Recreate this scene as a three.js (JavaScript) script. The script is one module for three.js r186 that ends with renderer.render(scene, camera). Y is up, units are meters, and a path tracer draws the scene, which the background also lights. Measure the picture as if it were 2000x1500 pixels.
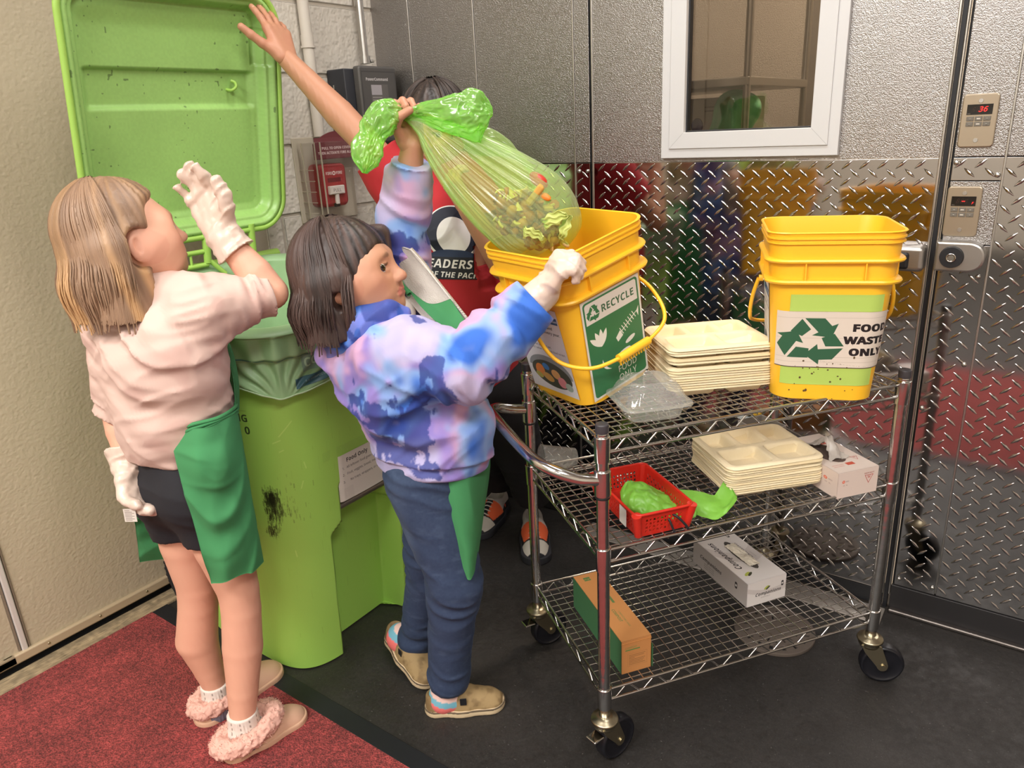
import * as THREE from 'three';
import { RoundedBoxGeometry } from 'three/addons/geometries/RoundedBoxGeometry.js';
import { mergeGeometries, mergeVertices } from 'three/addons/utils/BufferGeometryUtils.js';
import { RectAreaLightUniformsLib } from 'three/addons/lights/RectAreaLightUniformsLib.js';

// ---------------------------------------------------------------- camera, exposure
const scene = new THREE.Scene();
scene.background = new THREE.Color(0x060606);
const camera = new THREE.PerspectiveCamera(54.62, 4 / 3, 0.05, 30);
camera.position.set(0, 1.363, 0);
camera.quaternion.setFromRotationMatrix(new THREE.Matrix4().makeBasis(
  new THREE.Vector3((0.812100), (-0.048348), (-0.581512)), new THREE.Vector3(-(0.153823), -(-0.943574), -(0.293269)), new THREE.Vector3(-(-0.562878), -(-0.327614), -(-0.758839))));
const renderer = new THREE.WebGLRenderer({ antialias: true });
renderer.toneMapping = THREE.LinearToneMapping;
renderer.toneMappingExposure = 1.76;
renderer.shadowMap.enabled = true;
RectAreaLightUniformsLib.init();
// ceiling troffers: [x, z, width, depth, intensity]
const LAMPS = [[-0.75, -1.35, 1.2, 0.3, 10], [-1.0, 1.0, 1.2, 0.6, 22], [0.75, 0.2, 0.6, 1.2, 13], [-1.0, 3.4, 1.2, 0.6, 12], [0.9, 3.4, 1.2, 0.6, 12]];
const CEIL = 2.75, LAMP_COLOR = 0xfffcf8;

// ---------------------------------------------------------------- helpers
const V = (x, y, z) => new THREE.Vector3(x, y, z);
const A3 = p => (p.isVector3 ? p : V(p[0], p[1], p[2]));
let seed = 7;
const rnd = () => { seed = (seed * 1664525 + 1013904223) >>> 0; return seed / 4294967296; };
const rr = (a, b) => a + (b - a) * rnd();
const clamp = (x, a = 0, b = 1) => x < a ? a : x > b ? b : x;
const mix = (a, b, t) => a + (b - a) * t;
const sm = (a, b, x) => { const t = clamp((x - a) / (b - a)); return t * t * (3 - 2 * t); };
const h3 = (x, y, z) => { let h = Math.imul(x, 374761393) ^ Math.imul(y, 668265263) ^ Math.imul(z, 2147483647 ^ 0x5bd1e995); h = Math.imul(h ^ (h >>> 13), 1274126177); return ((h ^ (h >>> 16)) >>> 0) / 4294967296; };
function ns(x, y = 0, z = 0) {                        // smooth value noise, 0..1
  const xi = Math.floor(x), yi = Math.floor(y), zi = Math.floor(z);
  let u = x - xi, v = y - yi, w = z - zi; u = u * u * (3 - 2 * u); v = v * v * (3 - 2 * v); w = w * w * (3 - 2 * w);
  const l = (a, b, t) => a + (b - a) * t;
  return l(l(l(h3(xi, yi, zi), h3(xi + 1, yi, zi), u), l(h3(xi, yi + 1, zi), h3(xi + 1, yi + 1, zi), u), v),
    l(l(h3(xi, yi, zi + 1), h3(xi + 1, yi, zi + 1), u), l(h3(xi, yi + 1, zi + 1), h3(xi + 1, yi + 1, zi + 1), u), v), w);
}
const fb = (x, y, z, o = 3) => { let s = 0, a = 0.5, n = 0; for (let i = 0; i < o; i++) { s += a * ns(x, y, z); n += a; a /= 2; x *= 2.03; y *= 2.03; z *= 2.03; } return s / n; };
const used = {};
const numbered = n => { used[n] = (used[n] || 0) + 1; return used[n] === 1 ? n : n + '_' + String(used[n] - 1).padStart(3, '0'); };
function tag(o, label, category, group) { o.userData.label = label; if (category) o.userData.category = category; if (group) o.userData.group = group; return o; }
function thing(name, label, category, pos = [0, 0, 0], turn = 0, group) {
  const o = new THREE.Group(); o.name = numbered(name); o.position.set(...pos); o.rotation.y = turn; scene.add(o);
  return tag(o, label, category, group);
}
function part(name, geo, m, parent, label) {
  if (Array.isArray(geo)) geo = merge(geo);
  const o = new THREE.Mesh(geo, m); o.name = name; o.castShadow = o.receiveShadow = true; parent.add(o);
  if (label) o.userData.label = label;
  return o;
}
function solo(name, geo, m, label, category, group) { const o = part(numbered(name), geo, m, scene); return tag(o, label, category, group); }
function struct(name, geo, m) { const o = part(name, geo, m, scene); o.userData.kind = 'structure'; return o; }
function structGroup(name, pos = [0, 0, 0]) { const o = new THREE.Group(); o.name = name; o.position.set(...pos); o.userData.kind = 'structure'; scene.add(o); return o; }
function merge(list) {
  list = list.map(g => { g = g.index ? g.toNonIndexed() : g; for (const k of Object.keys(g.attributes)) if (!['position', 'normal', 'uv', 'color'].includes(k)) g.deleteAttribute(k); return g; });
  const uv = list.some(g => g.attributes.uv), col = list.some(g => g.attributes.color);
  for (const g of list) {
    const n = g.attributes.position.count;
    if (uv && !g.attributes.uv) g.setAttribute('uv', new THREE.BufferAttribute(new Float32Array(n * 2), 2));
    if (col && !g.attributes.color) g.setAttribute('color', new THREE.BufferAttribute(new Float32Array(n * 3).fill(1), 3));
  }
  return mergeGeometries(list);
}
function bx(w, h, d, x = 0, y = 0, z = 0, r = 0.002, seg = 1) {
  const g = r > 0 ? new RoundedBoxGeometry(w, h, d, seg, Math.min(r, w / 2.01, h / 2.01, d / 2.01)) : new THREE.BoxGeometry(w, h, d);
  g.translate(x, y, z); return g;
}
function cy(r1, r2, h, x = 0, y = 0, z = 0, n = 20) { const g = new THREE.CylinderGeometry(r1, r2, h, n); g.translate(x, y, z); return g; }
function rod(a, b, r, n = 6, r2 = r) {                // straight round bar between two points
  a = A3(a); b = A3(b); const d = b.clone().sub(a), g = new THREE.CylinderGeometry(r2, r, d.length(), n, 1);
  g.applyQuaternion(new THREE.Quaternion().setFromUnitVectors(V(0, 1, 0), d.normalize())); g.translate(...a.clone().add(b).multiplyScalar(0.5).toArray()); return g;
}
const tube = (pts, r, seg = 40, n = 8, closed = false) => new THREE.TubeGeometry(new THREE.CatmullRomCurve3(pts.map(A3), closed, 'centripetal'), seg, r, n, closed);
const lathe = (pts, n = 32) => new THREE.LatheGeometry(pts.map(p => new THREE.Vector2(p[0], p[1])), n);
function rrect(w, h, r) {
  const s = new THREE.Shape(), x = -w / 2, y = -h / 2;
  s.moveTo(x + r, y); s.lineTo(x + w - r, y); s.absarc(x + w - r, y + r, r, -Math.PI / 2, 0); s.lineTo(x + w, y + h - r); s.absarc(x + w - r, y + h - r, r, 0, Math.PI / 2);
  s.lineTo(x + r, y + h); s.absarc(x + r, y + h - r, r, Math.PI / 2, Math.PI); s.lineTo(x, y + r); s.absarc(x + r, y + r, r, Math.PI, Math.PI * 1.5); return s;
}
const rpath = (w, h, r, dx = 0, dy = 0) => { const p = new THREE.Path(rrect(w, h, r).getPoints(8).map(q => q.add(new THREE.Vector2(dx, dy)))); return p; };
function ext(shape, depth, bevel = 0, seg = 10) { return new THREE.ExtrudeGeometry(shape, { depth, bevelEnabled: bevel > 0, bevelSize: bevel, bevelThickness: bevel, bevelSegments: 2, curveSegments: seg }); }
function surf(fn, nu, nv, opt = {}) {                 // grid surface fn(u,v)->[x,y,z]; optional thickness and vertex colours
  const P = [], UV = [], C = [], I = []; const { closeU, thick, col } = opt;
  for (let j = 0; j <= nv; j++) for (let i = 0; i <= nu; i++) { const u = i / nu, v = j / nv, p = fn(closeU && i === nu ? 0 : u, v); P.push(p[0], p[1], p[2]); UV.push(u, v); if (col) C.push(...col(u, v, p)); }
  for (let j = 0; j < nv; j++) for (let i = 0; i < nu; i++) { const a = j * (nu + 1) + i, b = a + 1, c = a + nu + 1, d = c + 1; I.push(a, b, d, a, d, c); }
  let g = new THREE.BufferGeometry();
  g.setAttribute('position', new THREE.Float32BufferAttribute(P, 3)); g.setAttribute('uv', new THREE.Float32BufferAttribute(UV, 2)); if (col) g.setAttribute('color', new THREE.Float32BufferAttribute(C, 3));
  g.setIndex(I); g.computeVertexNormals();
  if (closeU) { const n = g.attributes.normal; for (let j = 0; j <= nv; j++) { const a = j * (nu + 1), b = a + nu; const x = n.getX(a) + n.getX(b), y = n.getY(a) + n.getY(b), z = n.getZ(a) + n.getZ(b), l = Math.hypot(x, y, z) || 1; n.setXYZ(a, x / l, y / l, z / l); n.setXYZ(b, x / l, y / l, z / l); } }
  if (!thick) return g;
  const n = g.attributes.normal, N = P.length / 3, P2 = P.slice(), I2 = I.slice();
  for (let k = 0; k < N; k++) P2.push(P[3 * k] - n.getX(k) * thick, P[3 * k + 1] - n.getY(k) * thick, P[3 * k + 2] - n.getZ(k) * thick);
  for (let k = 0; k < I.length; k += 3) I2.push(I[k] + N, I[k + 2] + N, I[k + 1] + N);
  const edge = (a, b) => I2.push(a, a + N, b, b, a + N, b + N);
  for (let i = 0; i < nu; i++) { edge(i + 1, i); edge(nv * (nu + 1) + i, nv * (nu + 1) + i + 1); }
  if (!closeU) for (let j = 0; j < nv; j++) { edge(j * (nu + 1), (j + 1) * (nu + 1)); edge((j + 1) * (nu + 1) + nu, j * (nu + 1) + nu); }
  g = new THREE.BufferGeometry(); g.setAttribute('position', new THREE.Float32BufferAttribute(P2, 3)); g.setAttribute('uv', new THREE.Float32BufferAttribute(UV.concat(UV), 2)); if (col) g.setAttribute('color', new THREE.Float32BufferAttribute(C.concat(C), 3));
  g.setIndex(I2); g.computeVertexNormals(); return g;
}
const cr = (a, b, c, d, t) => 0.5 * (2 * b + (c - a) * t + (2 * a - 5 * b + 4 * c - d) * t * t + (3 * b - a - 3 * c + d) * t * t * t);
function patch(rows) {                                // Catmull-Rom sheet through a grid of points
  const nr = rows.length, nc = rows[0].length, at = (i, j) => rows[clamp(i, 0, nr - 1)][clamp(j, 0, nc - 1)];
  return (u, v) => {
    const x = u * (nc - 1), y = v * (nr - 1), j = Math.min(Math.floor(x), nc - 2), i = Math.min(Math.floor(y), nr - 2), s = x - j, t = y - i;
    return [0, 1, 2].map(k => { const r = [-1, 0, 1, 2].map(q => cr(at(i + q, j - 1)[k], at(i + q, j)[k], at(i + q, j + 1)[k], at(i + q, j + 2)[k], s)); return cr(r[0], r[1], r[2], r[3], t); });
  };
}
function curve(pts) {                                 // Catmull-Rom through tuples of any length
  const n = pts.length, at = i => pts[clamp(i, 0, n - 1)];
  return t => { const x = clamp(t) * (n - 1), i = Math.min(Math.floor(x), n - 2), s = x - i; return pts[0].map((_, k) => cr(at(i - 1)[k], at(i)[k], at(i + 1)[k], at(i + 2)[k], s)); };
}
// ---- distance fields and their mesher (surface nets)
const bone = (a, b, r1, r2 = r1) => { const d = [b[0] - a[0], b[1] - a[1], b[2] - a[2]]; return { a, d, l: Math.max(1e-9, d[0] * d[0] + d[1] * d[1] + d[2] * d[2]), r1, r2 }; };
function dbone(B, x, y, z) {
  const px = x - B.a[0], py = y - B.a[1], pz = z - B.a[2], h = clamp((px * B.d[0] + py * B.d[1] + pz * B.d[2]) / B.l);
  const qx = px - B.d[0] * h, qy = py - B.d[1] * h, qz = pz - B.d[2] * h; return Math.sqrt(qx * qx + qy * qy + qz * qz) - (B.r1 + (B.r2 - B.r1) * h);
}
const smin = (a, b, k) => { const h = Math.max(k - Math.abs(a - b), 0); return Math.min(a, b) - h * h / (4 * k); };
const smax = (a, b, k) => -smin(-a, -b, k);
function dbones(L, x, y, z, k, grow = 0) {             // bones of one chain join tightly, chains blend
  let d = 1e3, cur = 1e3, id = -1;
  for (let i = 0; i < L.length; i++) { const B = L[i], e = dbone(B, x, y, z) - grow; if (B.c && B.c === id) { cur = e > cur + 0.003 ? cur : smin(cur, e, 0.003); continue; } if (id > 0) { d = cur > d + k ? d : smin(d, cur, k); } if (B.c) { id = B.c; cur = e; } else { id = -1; d = e > d + (B.k || k) ? d : smin(d, e, B.k || k); } }
  if (id > 0) d = smin(d, cur, k); return d;
}
let chainId = 0;
const dell = (x, y, z, rx, ry, rz) => { const a = x / rx, b = y / ry, c = z / rz, k0 = Math.sqrt(a * a + b * b + c * c), e = x / (rx * rx), f = y / (ry * ry), g = z / (rz * rz), k1 = Math.sqrt(e * e + f * f + g * g); return k1 < 1e-9 ? -Math.min(rx, ry, rz) : k0 * (k0 - 1) / k1; };
function field(sdf, lo, hi, h, color) {
  const n = [0, 1, 2].map(i => Math.ceil((hi[i] - lo[i]) / h) + 1), [nx, ny, nz] = n, F = new Float32Array(nx * ny * nz), S = 6, R = S * h * 0.87 * 1.5 + h;
  const id = (i, j, k) => (k * ny + j) * nx + i;
  for (let bk = 0; bk < nz; bk += S) for (let bj = 0; bj < ny; bj += S) for (let bi = 0; bi < nx; bi += S) {
    const c = sdf(lo[0] + (bi + S / 2) * h, lo[1] + (bj + S / 2) * h, lo[2] + (bk + S / 2) * h), skip = Math.abs(c) > R;
    for (let k = bk; k < Math.min(bk + S, nz); k++) for (let j = bj; j < Math.min(bj + S, ny); j++) for (let i = bi; i < Math.min(bi + S, nx); i++)
      F[id(i, j, k)] = skip ? c : sdf(lo[0] + i * h, lo[1] + j * h, lo[2] + k * h);
  }
  const vid = new Int32Array(nx * ny * nz).fill(-1), P = [], I = [];
  const E = [[0, 1], [2, 3], [4, 5], [6, 7], [0, 2], [1, 3], [4, 6], [5, 7], [0, 4], [1, 5], [2, 6], [3, 7]], g = new Float32Array(8);
  for (let k = 0; k < nz - 1; k++) for (let j = 0; j < ny - 1; j++) for (let i = 0; i < nx - 1; i++) {
    let m = 0; for (let q = 0; q < 8; q++) { g[q] = F[id(i + (q & 1), j + ((q >> 1) & 1), k + (q >> 2))]; if (g[q] < 0) m |= 1 << q; }
    if (m === 0 || m === 255) continue;
    let x = 0, y = 0, z = 0, c = 0;
    for (const [a, b] of E) if ((g[a] < 0) !== (g[b] < 0)) { const t = g[a] / (g[a] - g[b]); x += mix(a & 1, b & 1, t); y += mix((a >> 1) & 1, (b >> 1) & 1, t); z += mix(a >> 2, b >> 2, t); c++; }
    vid[id(i, j, k)] = P.length / 3; P.push(lo[0] + (i + x / c) * h, lo[1] + (j + y / c) * h, lo[2] + (k + z / c) * h);
  }
  const quad = (a, b, c, d, f) => { if (a < 0 || b < 0 || c < 0 || d < 0) return; f ? I.push(a, b, c, a, c, d) : I.push(a, c, b, a, d, c); };
  for (let k = 1; k < nz - 1; k++) for (let j = 1; j < ny - 1; j++) for (let i = 1; i < nx - 1; i++) {
    const s = F[id(i, j, k)] < 0;
    if (s !== (F[id(i + 1, j, k)] < 0)) quad(vid[id(i, j - 1, k - 1)], vid[id(i, j, k - 1)], vid[id(i, j, k)], vid[id(i, j - 1, k)], s);
    if (s !== (F[id(i, j + 1, k)] < 0)) quad(vid[id(i - 1, j, k - 1)], vid[id(i - 1, j, k)], vid[id(i, j, k)], vid[id(i, j, k - 1)], s);
    if (s !== (F[id(i, j, k + 1)] < 0)) quad(vid[id(i - 1, j - 1, k)], vid[id(i, j - 1, k)], vid[id(i, j, k)], vid[id(i - 1, j, k)], s);
  }
  const geo = new THREE.BufferGeometry(); geo.setAttribute('position', new THREE.Float32BufferAttribute(P, 3)); geo.setIndex(I); geo.computeVertexNormals();
  if (color) { const C = []; for (let q = 0; q < P.length; q += 3) C.push(...color(P[q], P[q + 1], P[q + 2])); geo.setAttribute('color', new THREE.Float32BufferAttribute(C, 3)); }
  return geo;
}
// ---- colours and textures
const hex = c => { const k = new THREE.Color(c); return [k.r, k.g, k.b]; };
const lerp3 = (a, b, t) => [mix(a[0], b[0], t), mix(a[1], b[1], t), mix(a[2], b[2], t)];
function canvasTex(w, h, draw) {
  const c = document.createElement('canvas'); c.width = w; c.height = h; const g = c.getContext('2d'); draw(g, w, h);
  const t = new THREE.CanvasTexture(c); t.colorSpace = THREE.SRGBColorSpace; t.magFilter = THREE.LinearFilter; return t;
}
function dataTex(n, fn, srgb, rx = 1, ry = 1) {         // tiling n x n texture, fn(i,j)->[r,g,b] in 0..1
  const d = new Uint8Array(n * n * 4); for (let j = 0; j < n; j++) for (let i = 0; i < n; i++) { const c = fn(i / n, j / n), o = (j * n + i) * 4; d[o] = clamp(c[0]) * 255; d[o + 1] = clamp(c[1]) * 255; d[o + 2] = clamp(c[2]) * 255; d[o + 3] = 255; }
  const t = new THREE.DataTexture(d, n, n); t.wrapS = t.wrapT = THREE.RepeatWrapping; t.magFilter = THREE.LinearFilter; t.minFilter = THREE.LinearMipmapLinearFilter; t.generateMipmaps = true; if (srgb) t.colorSpace = THREE.SRGBColorSpace; t.repeat.set(rx, ry); t.needsUpdate = true; return t;
}
const tns = (u, v, f, s = 0) => {                     // tiling noise
  const x = u * f, y = v * f, xi = Math.floor(x), yi = Math.floor(y); let a = x - xi, b = y - yi; a = a * a * (3 - 2 * a); b = b * b * (3 - 2 * b); const w = q => ((q % f) + f) % f;
  return mix(mix(h3(w(xi), w(yi), s), h3(w(xi + 1), w(yi), s), a), mix(h3(w(xi), w(yi + 1), s), h3(w(xi + 1), w(yi + 1), s), a), b);
};
const g1 = x => [x, x, x];
function mat(color, rough = 0.6, metal = 0, o = {}) { return new THREE.MeshPhysicalMaterial({ color, roughness: rough, metalness: metal, ...o }); }
function uvm(geo, s = 1) {                            // box-projected uv in metres
  const p = geo.attributes.position, n = geo.attributes.normal, uv = new Float32Array(p.count * 2);
  for (let i = 0; i < p.count; i++) { const ax = Math.abs(n.getX(i)), ay = Math.abs(n.getY(i)), az = Math.abs(n.getZ(i)); const q = ax > ay && ax > az ? [p.getZ(i), p.getY(i)] : ay > az ? [p.getX(i), p.getZ(i)] : [p.getX(i), p.getY(i)]; uv[2 * i] = q[0] * s; uv[2 * i + 1] = q[1] * s; }
  geo.setAttribute('uv', new THREE.BufferAttribute(uv, 2)); return geo;
}
// a decal sheet following a flat frame: centre, right and up vectors
function sheet(c, right, up, w, h, t = 0.0006, bend) {
  c = A3(c); right = A3(right).normalize(); up = A3(up).normalize(); const n = right.clone().cross(up).normalize();
  return surf((u, v) => { const b = bend ? bend(u, v) : 0; return c.clone().addScaledVector(right, (u - 0.5) * w).addScaledVector(up, (v - 0.5) * h).addScaledVector(n, b + t).toArray(); }, bend ? 24 : 1, bend ? 16 : 1, { thick: t });
}
// ---------------------------------------------------------------- the room
const X_LEFT = -2.148, X_BLOCK = -2.06, Z_STEEL = -2.065, X_R = 2.2, Z_F = 4.6;
const M = {
  chrome: mat(0xc9c7c4, 0.16, 1), zinc: mat(0xb3a98f, 0.3, 1), alum: mat(0xbdbab5, 0.32, 1), black: mat(0x17181c, 0.5), white: mat(0xeeeeec, 0.45), rubber: mat(0x15161a, 0.55),
  steelPlate: mat(0xb8b4b2, 0.075, 1),
};
const stuccoTex = dataTex(512, (u, v) => { const a = tns(u, v, 100, 1), b = tns(u, v, 200, 2), c = tns(u, v, 40, 3); return g1(sm(0.35, 0.75, a * 0.6 + b * 0.3 + c * 0.2)); }, false, 6.5, 6.5);
M.stucco = mat(0xa5a2a0, 0.32, 1, { bumpMap: stuccoTex, bumpScale: 0.00042 });
const plaster = dataTex(512, (u, v) => g1(tns(u, v, 128, 4) * 0.5 + tns(u, v, 256, 5) * 0.3 + tns(u, v, 40, 6) * 0.2));
const blotch = (seed, c1, c2, f) => dataTex(256, (u, v) => lerp3(c1, c2, tns(u, v, f, seed) * 0.5 + tns(u, v, f * 4, seed + 1) * 0.3 + tns(u, v, f * 16, seed + 2) * 0.2), true);
const S = c => c.map(x => x / 255);
// floor: black rubber with pale specks
const rubberTex = dataTex(1024, (u, v) => { const n = tns(u, v, 300, 11), c = 25 + 15 * tns(u, v, 500, 12) + 8 * tns(u, v, 12, 13); const k = n > 0.972 ? 70 : 0; return S([c + k + 3, c + k, c + k - 2]); }, true, 1, 1);
const rubberRough = dataTex(256, (u, v) => g1(0.42 + 0.16 * tns(u, v, 90, 15) + 0.1 * tns(u, v, 8, 16)));
M.floor = mat(0xffffff, 1, 0, { map: rubberTex, roughnessMap: rubberRough, bumpMap: plaster, bumpScale: 0.0006 });
struct('floor', uvm(bx(X_R - X_LEFT + 0.6, 0.1, Z_F - Z_STEEL + 0.9, (X_R + X_LEFT) / 2, -0.05, (Z_F + Z_STEEL) / 2 - 0.2, 0)), M.floor);
{ // red carpet with its pile, laid against a black edging strip
  const t = dataTex(512, (u, v) => { const a = tns(u, v, 256, 21), b = tns(u, v, 90, 22), c = tns(u, v, 9, 23), k = 0.62 + 0.5 * a + 0.3 * (b - 0.5) + 0.16 * (c - 0.5); return S([150 * k, 62 * k, 60 * k]); }, true, 2, 2);
  const b = dataTex(512, (u, v) => g1(tns(u, v, 256, 21) * 0.7 + tns(u, v, 128, 24) * 0.3)); b.repeat.set(2, 2);
  const mc = mat(0xffffff, 0.95, 0, { map: t, bumpMap: b, bumpScale: 0.004, sheen: 0.4, sheenRoughness: 0.6, sheenColor: new THREE.Color(0x8c4038) });
  const g = new THREE.BoxGeometry(X_R - X_LEFT - 0.07, 0.007, 1.24); g.translate((X_R + X_LEFT + 0.07) / 2, 0.0035, -0.885 + 0.62);
  struct('carpet', uvm(g), mc);
  struct('trim_1', bx(X_R - X_LEFT - 0.07, 0.006, 0.05, (X_R + X_LEFT + 0.07) / 2, 0.003, -0.91, 0.002), M.rubber);
  struct('trim_4', bx(X_R - X_LEFT - 0.07, 0.006, 0.05, (X_R + X_LEFT + 0.07) / 2, 0.003, 0.38, 0.002), M.rubber);
}
{ // left wall: beige pebbled panels with an aluminium joint strip, foot rail and dark gap
  const w = structGroup('wall_left');
  const mp = mat(0xb0a28a, 0.62, 0, { bumpMap: dataTex(512, (u, v) => g1(tns(u, v, 150, 31) * 0.6 + tns(u, v, 300, 32) * 0.4)), bumpScale: 0.0012 });
  const zs = -0.565;
  for (const [a, b] of [[-2.0, zs - 0.012], [zs + 0.012, 1.2], [1.224, Z_F]]) { const g = bx(0.1, 2.75, b - a, X_LEFT - 0.05, 1.405, (a + b) / 2, 0.004); part('panel', uvm(g, 1), mp, w); }
  part('joint_strip', bx(0.02, 2.75, 0.016, X_LEFT - 0.002, 1.405, zs, 0.004), mat(0xd6d2cc, 0.4, 0.3), w); part('joint_edge', bx(0.012, 2.7, 0.005, X_LEFT - 0.002, 1.405, zs - 0.012, 0.001), mat(0x77695a, 0.5), w); part('joint_edge', bx(0.012, 2.7, 0.005, X_LEFT - 0.002, 1.405, zs + 0.012, 0.001), mat(0x77695a, 0.5), w);
  part('foot_rail', [bx(0.016, 0.03, 0.565 + 1.41, X_LEFT + 0.006, 0.045, -0.565 - 0.705 + 0.2, 0.006, 2), bx(0.016, 0.03, Z_F + 0.54, X_LEFT + 0.006, 0.045, (Z_F - 0.54) / 2, 0.006, 2)], mat(0xb39f83, 0.42, 0.15), w);
  const sc = []; for (let z = -1.2; z < 1; z += 0.145) { const s = new THREE.SphereGeometry(0.004, 8, 5); s.scale(0.5, 1, 1); s.translate(X_LEFT + 0.0145, 0.046, z); sc.push(s); } part('screws', sc, M.zinc, w);
  part('gap_strip', bx(0.06, 0.034, Z_F + 2, X_LEFT - 0.045, 0.016, (Z_F - 2) / 2, 0), M.black, w);
  const wt = dataTex(256, (u, v) => { const k = 0.7 + 0.45 * tns(u, v, 64, 35) * tns(u, v * 0.25, 16, 36) + 0.2 * tns(u * 0.1, v, 100, 37); return S([158 * k, 138 * k, 108 * k]); }, true);
  wt.repeat.set(6, 1); const sg = bx(0.07, 0.006, Z_F + 1.365, X_LEFT + 0.036, 0.003, (Z_F - 1.365) / 2, 0.001); struct('trim_2', uvm(sg), mat(0xffffff, 0.8, 0, { map: wt, bumpMap: plaster, bumpScale: 0.002 }));
}
{ // block wall, each block its own piece in recessed mortar
  const w = structGroup('wall_back'); const end = -1.496;
  const bmp = dataTex(512, (u, v) => g1(tns(u, v, 70, 41) * 0.45 + tns(u, v, 150, 42) * 0.35 + tns(u, v, 30, 43) * 0.3));
  const mb = [0xcfc7bb, 0xcac2b6, 0xd3cbbf].map(c => mat(c, 0.7, 0, { bumpMap: bmp, bumpScale: 0.005 })), mj = mat(0xb0a698, 0.8);
  part('mortar', bx(0.3, 2.75, Math.abs(-2.2 - end) - 0.006, X_BLOCK - 0.155, 1.375, (-2.2 + end) / 2, 0), mj, w);
  for (let r = 0; r < 15; r++) {
    const y0 = 1.335 - 0.216 * 7 + 0.216 * r, y1 = Math.min(y0 + 0.216, 2.75); if (y1 < 0.02) continue; const yb = Math.max(y0, 0);
    const cuts = r % 2 ? [end, -1.567, -1.987] : [end, -1.777]; cuts.push(-2.2);
    for (let i = 0; i < cuts.length - 1; i++) { const a = cuts[i + 1], b = cuts[i]; part('block', uvm(bx(0.3, y1 - yb - 0.008, b - a - 0.008, X_BLOCK - 0.15, (yb + y1) / 2, (a + b) / 2, 0.006, 2)), mb[Math.floor(rnd() * 3)], w); }
  }
}
{ // steel cooler wall: embossed upper sheets, tread plate below, kick plate and cove
  const w = structGroup('wall_right'); const TP = 1.243, KP = 0.084;
  const xs = [[-2.07, -1.888], [-1.888, -1.611], [-1.611, -1.243], [-1.243, -1.19]]; const upper = (a, b, y0, y1, par, m = M.stucco) => part('upper_sheet', uvm(bx(b - a - 0.003, y1 - y0, 0.012, (a + b) / 2, (y0 + y1) / 2, Z_STEEL - 0.006, 0.0015)), m, par);
  const core = (a, b, par) => part('wall_core', bx(b - a, 2.75, 0.08, (a + b) / 2, 1.375, Z_STEEL - 0.052, 0), M.black, par);
  core(-2.2, -1.19, w); core(-0.226, X_R + 0.1, w);
  const lugGeo = (() => { const g = new THREE.SphereGeometry(1, 8, 4, 0, Math.PI * 2, 0, Math.PI / 2); g.rotateX(Math.PI / 2); const p = g.attributes.position; for (let i = 0; i < p.count; i++) { const x = p.getX(i); p.setXYZ(i, x * 0.0165, p.getY(i) * 0.0042 * (1 - 0.45 * Math.abs(x)), p.getZ(i) * 0.0024); } g.computeVertexNormals(); return g; })();
  const lower = (a, b, y0, y1, par, hole) => {
    const g = bx(b - a - 0.003, y1 - y0, 0.012, (a + b) / 2, (y0 + y1) / 2, Z_STEEL - 0.006, 0.001);
    const sh = part('tread_sheet', g, M.steelPlate, par); const spots = [];
    for (let r = Math.ceil(y0 / 0.0205); r * 0.0205 < y1 - 0.012; r++) for (let k = Math.floor(a / 0.041); k * 0.041 < b; k++) { const x = k * 0.041 + (r % 2 ? 0.0205 : 0), y = r * 0.0205; if (y < y0 + 0.012 || x < a + 0.012 || x > b - 0.012 || (hole && hole(x, y))) continue; spots.push([x, y, r % 2 ? -0.72 : 0.72]); }
    const im = new THREE.InstancedMesh(lugGeo, M.steelPlate, spots.length), m4 = new THREE.Matrix4(), q = new THREE.Quaternion();
    spots.forEach(([x, y, t], i) => { m4.compose(V(x, y, Z_STEEL - 0.0002), q.setFromAxisAngle(V(0, 0, 1), t), V(1, 1, 1)); im.setMatrixAt(i, m4); });
    im.name = 'raised_tread'; im.userData.kind = 'stuff'; im.castShadow = im.receiveShadow = true; sh.add(im); return sh;
  };
  for (const [a, b] of xs) { upper(a, b, TP + 0.002, 2.75, w); lower(a, b, KP, TP, w); }
  // right of the door: narrow strip with the thermostats, then plain sheets
  upper(-0.222, -0.118, TP + 0.002, 2.75, w); lower(-0.222, -0.118, 1.192, TP, w); upper(-0.222, -0.118, 1.045, 1.19, w); lower(-0.222, -0.118, KP, 1.043, w);
  upper(-0.118, 0.75, TP + 0.002, 2.75, w); lower(-0.118, 0.75, KP, TP, w); upper(0.75, X_R, TP + 0.002, 2.75, w); lower(0.75, X_R, KP, TP, w);
  const seam = []; for (const x of [-1.888, -1.611, -1.243, -0.118]) seam.push(bx(0.005, 2.66, 0.004, x, 1.42, Z_STEEL + 0.002, 0.0015)); part('seam_bead', seam, M.alum, w);
  const mk = mat(0x2a2829, 0.5, 0.2);
  part('kick_plate', [bx(0.87, KP - 0.004, 0.014, -1.625, KP / 2, Z_STEEL - 0.003, 0.002), bx(X_R + 0.226, KP - 0.004, 0.014, (X_R - 0.226) / 2, KP / 2, Z_STEEL - 0.003, 0.002)], mk, w);
  part('cove_strip', [bx(X_R + 0.226, 0.012, 0.02, (X_R - 0.226) / 2, 0.006, Z_STEEL + 0.012, 0.005, 2)], mat(0x77706c, 0.3, 0.9), w);
  const rv = []; for (const [x, y] of [[-1.23, 1.22], [-1.2, 1.22], [-1.6, 1.22], [-0.213, 1.232], [-0.128, 1.204], [-0.127, 0.105], [-0.213, 0.62], [-0.135, 0.97], [-0.135, 0.75], [-0.21, 0.105]]) { const s = new THREE.SphereGeometry(0.006, 10, 6); s.scale(1, 1, 0.6); s.translate(x, y, Z_STEEL + 0.002); rv.push(s); } part('rivet', rv, M.alum, w);
}
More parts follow.
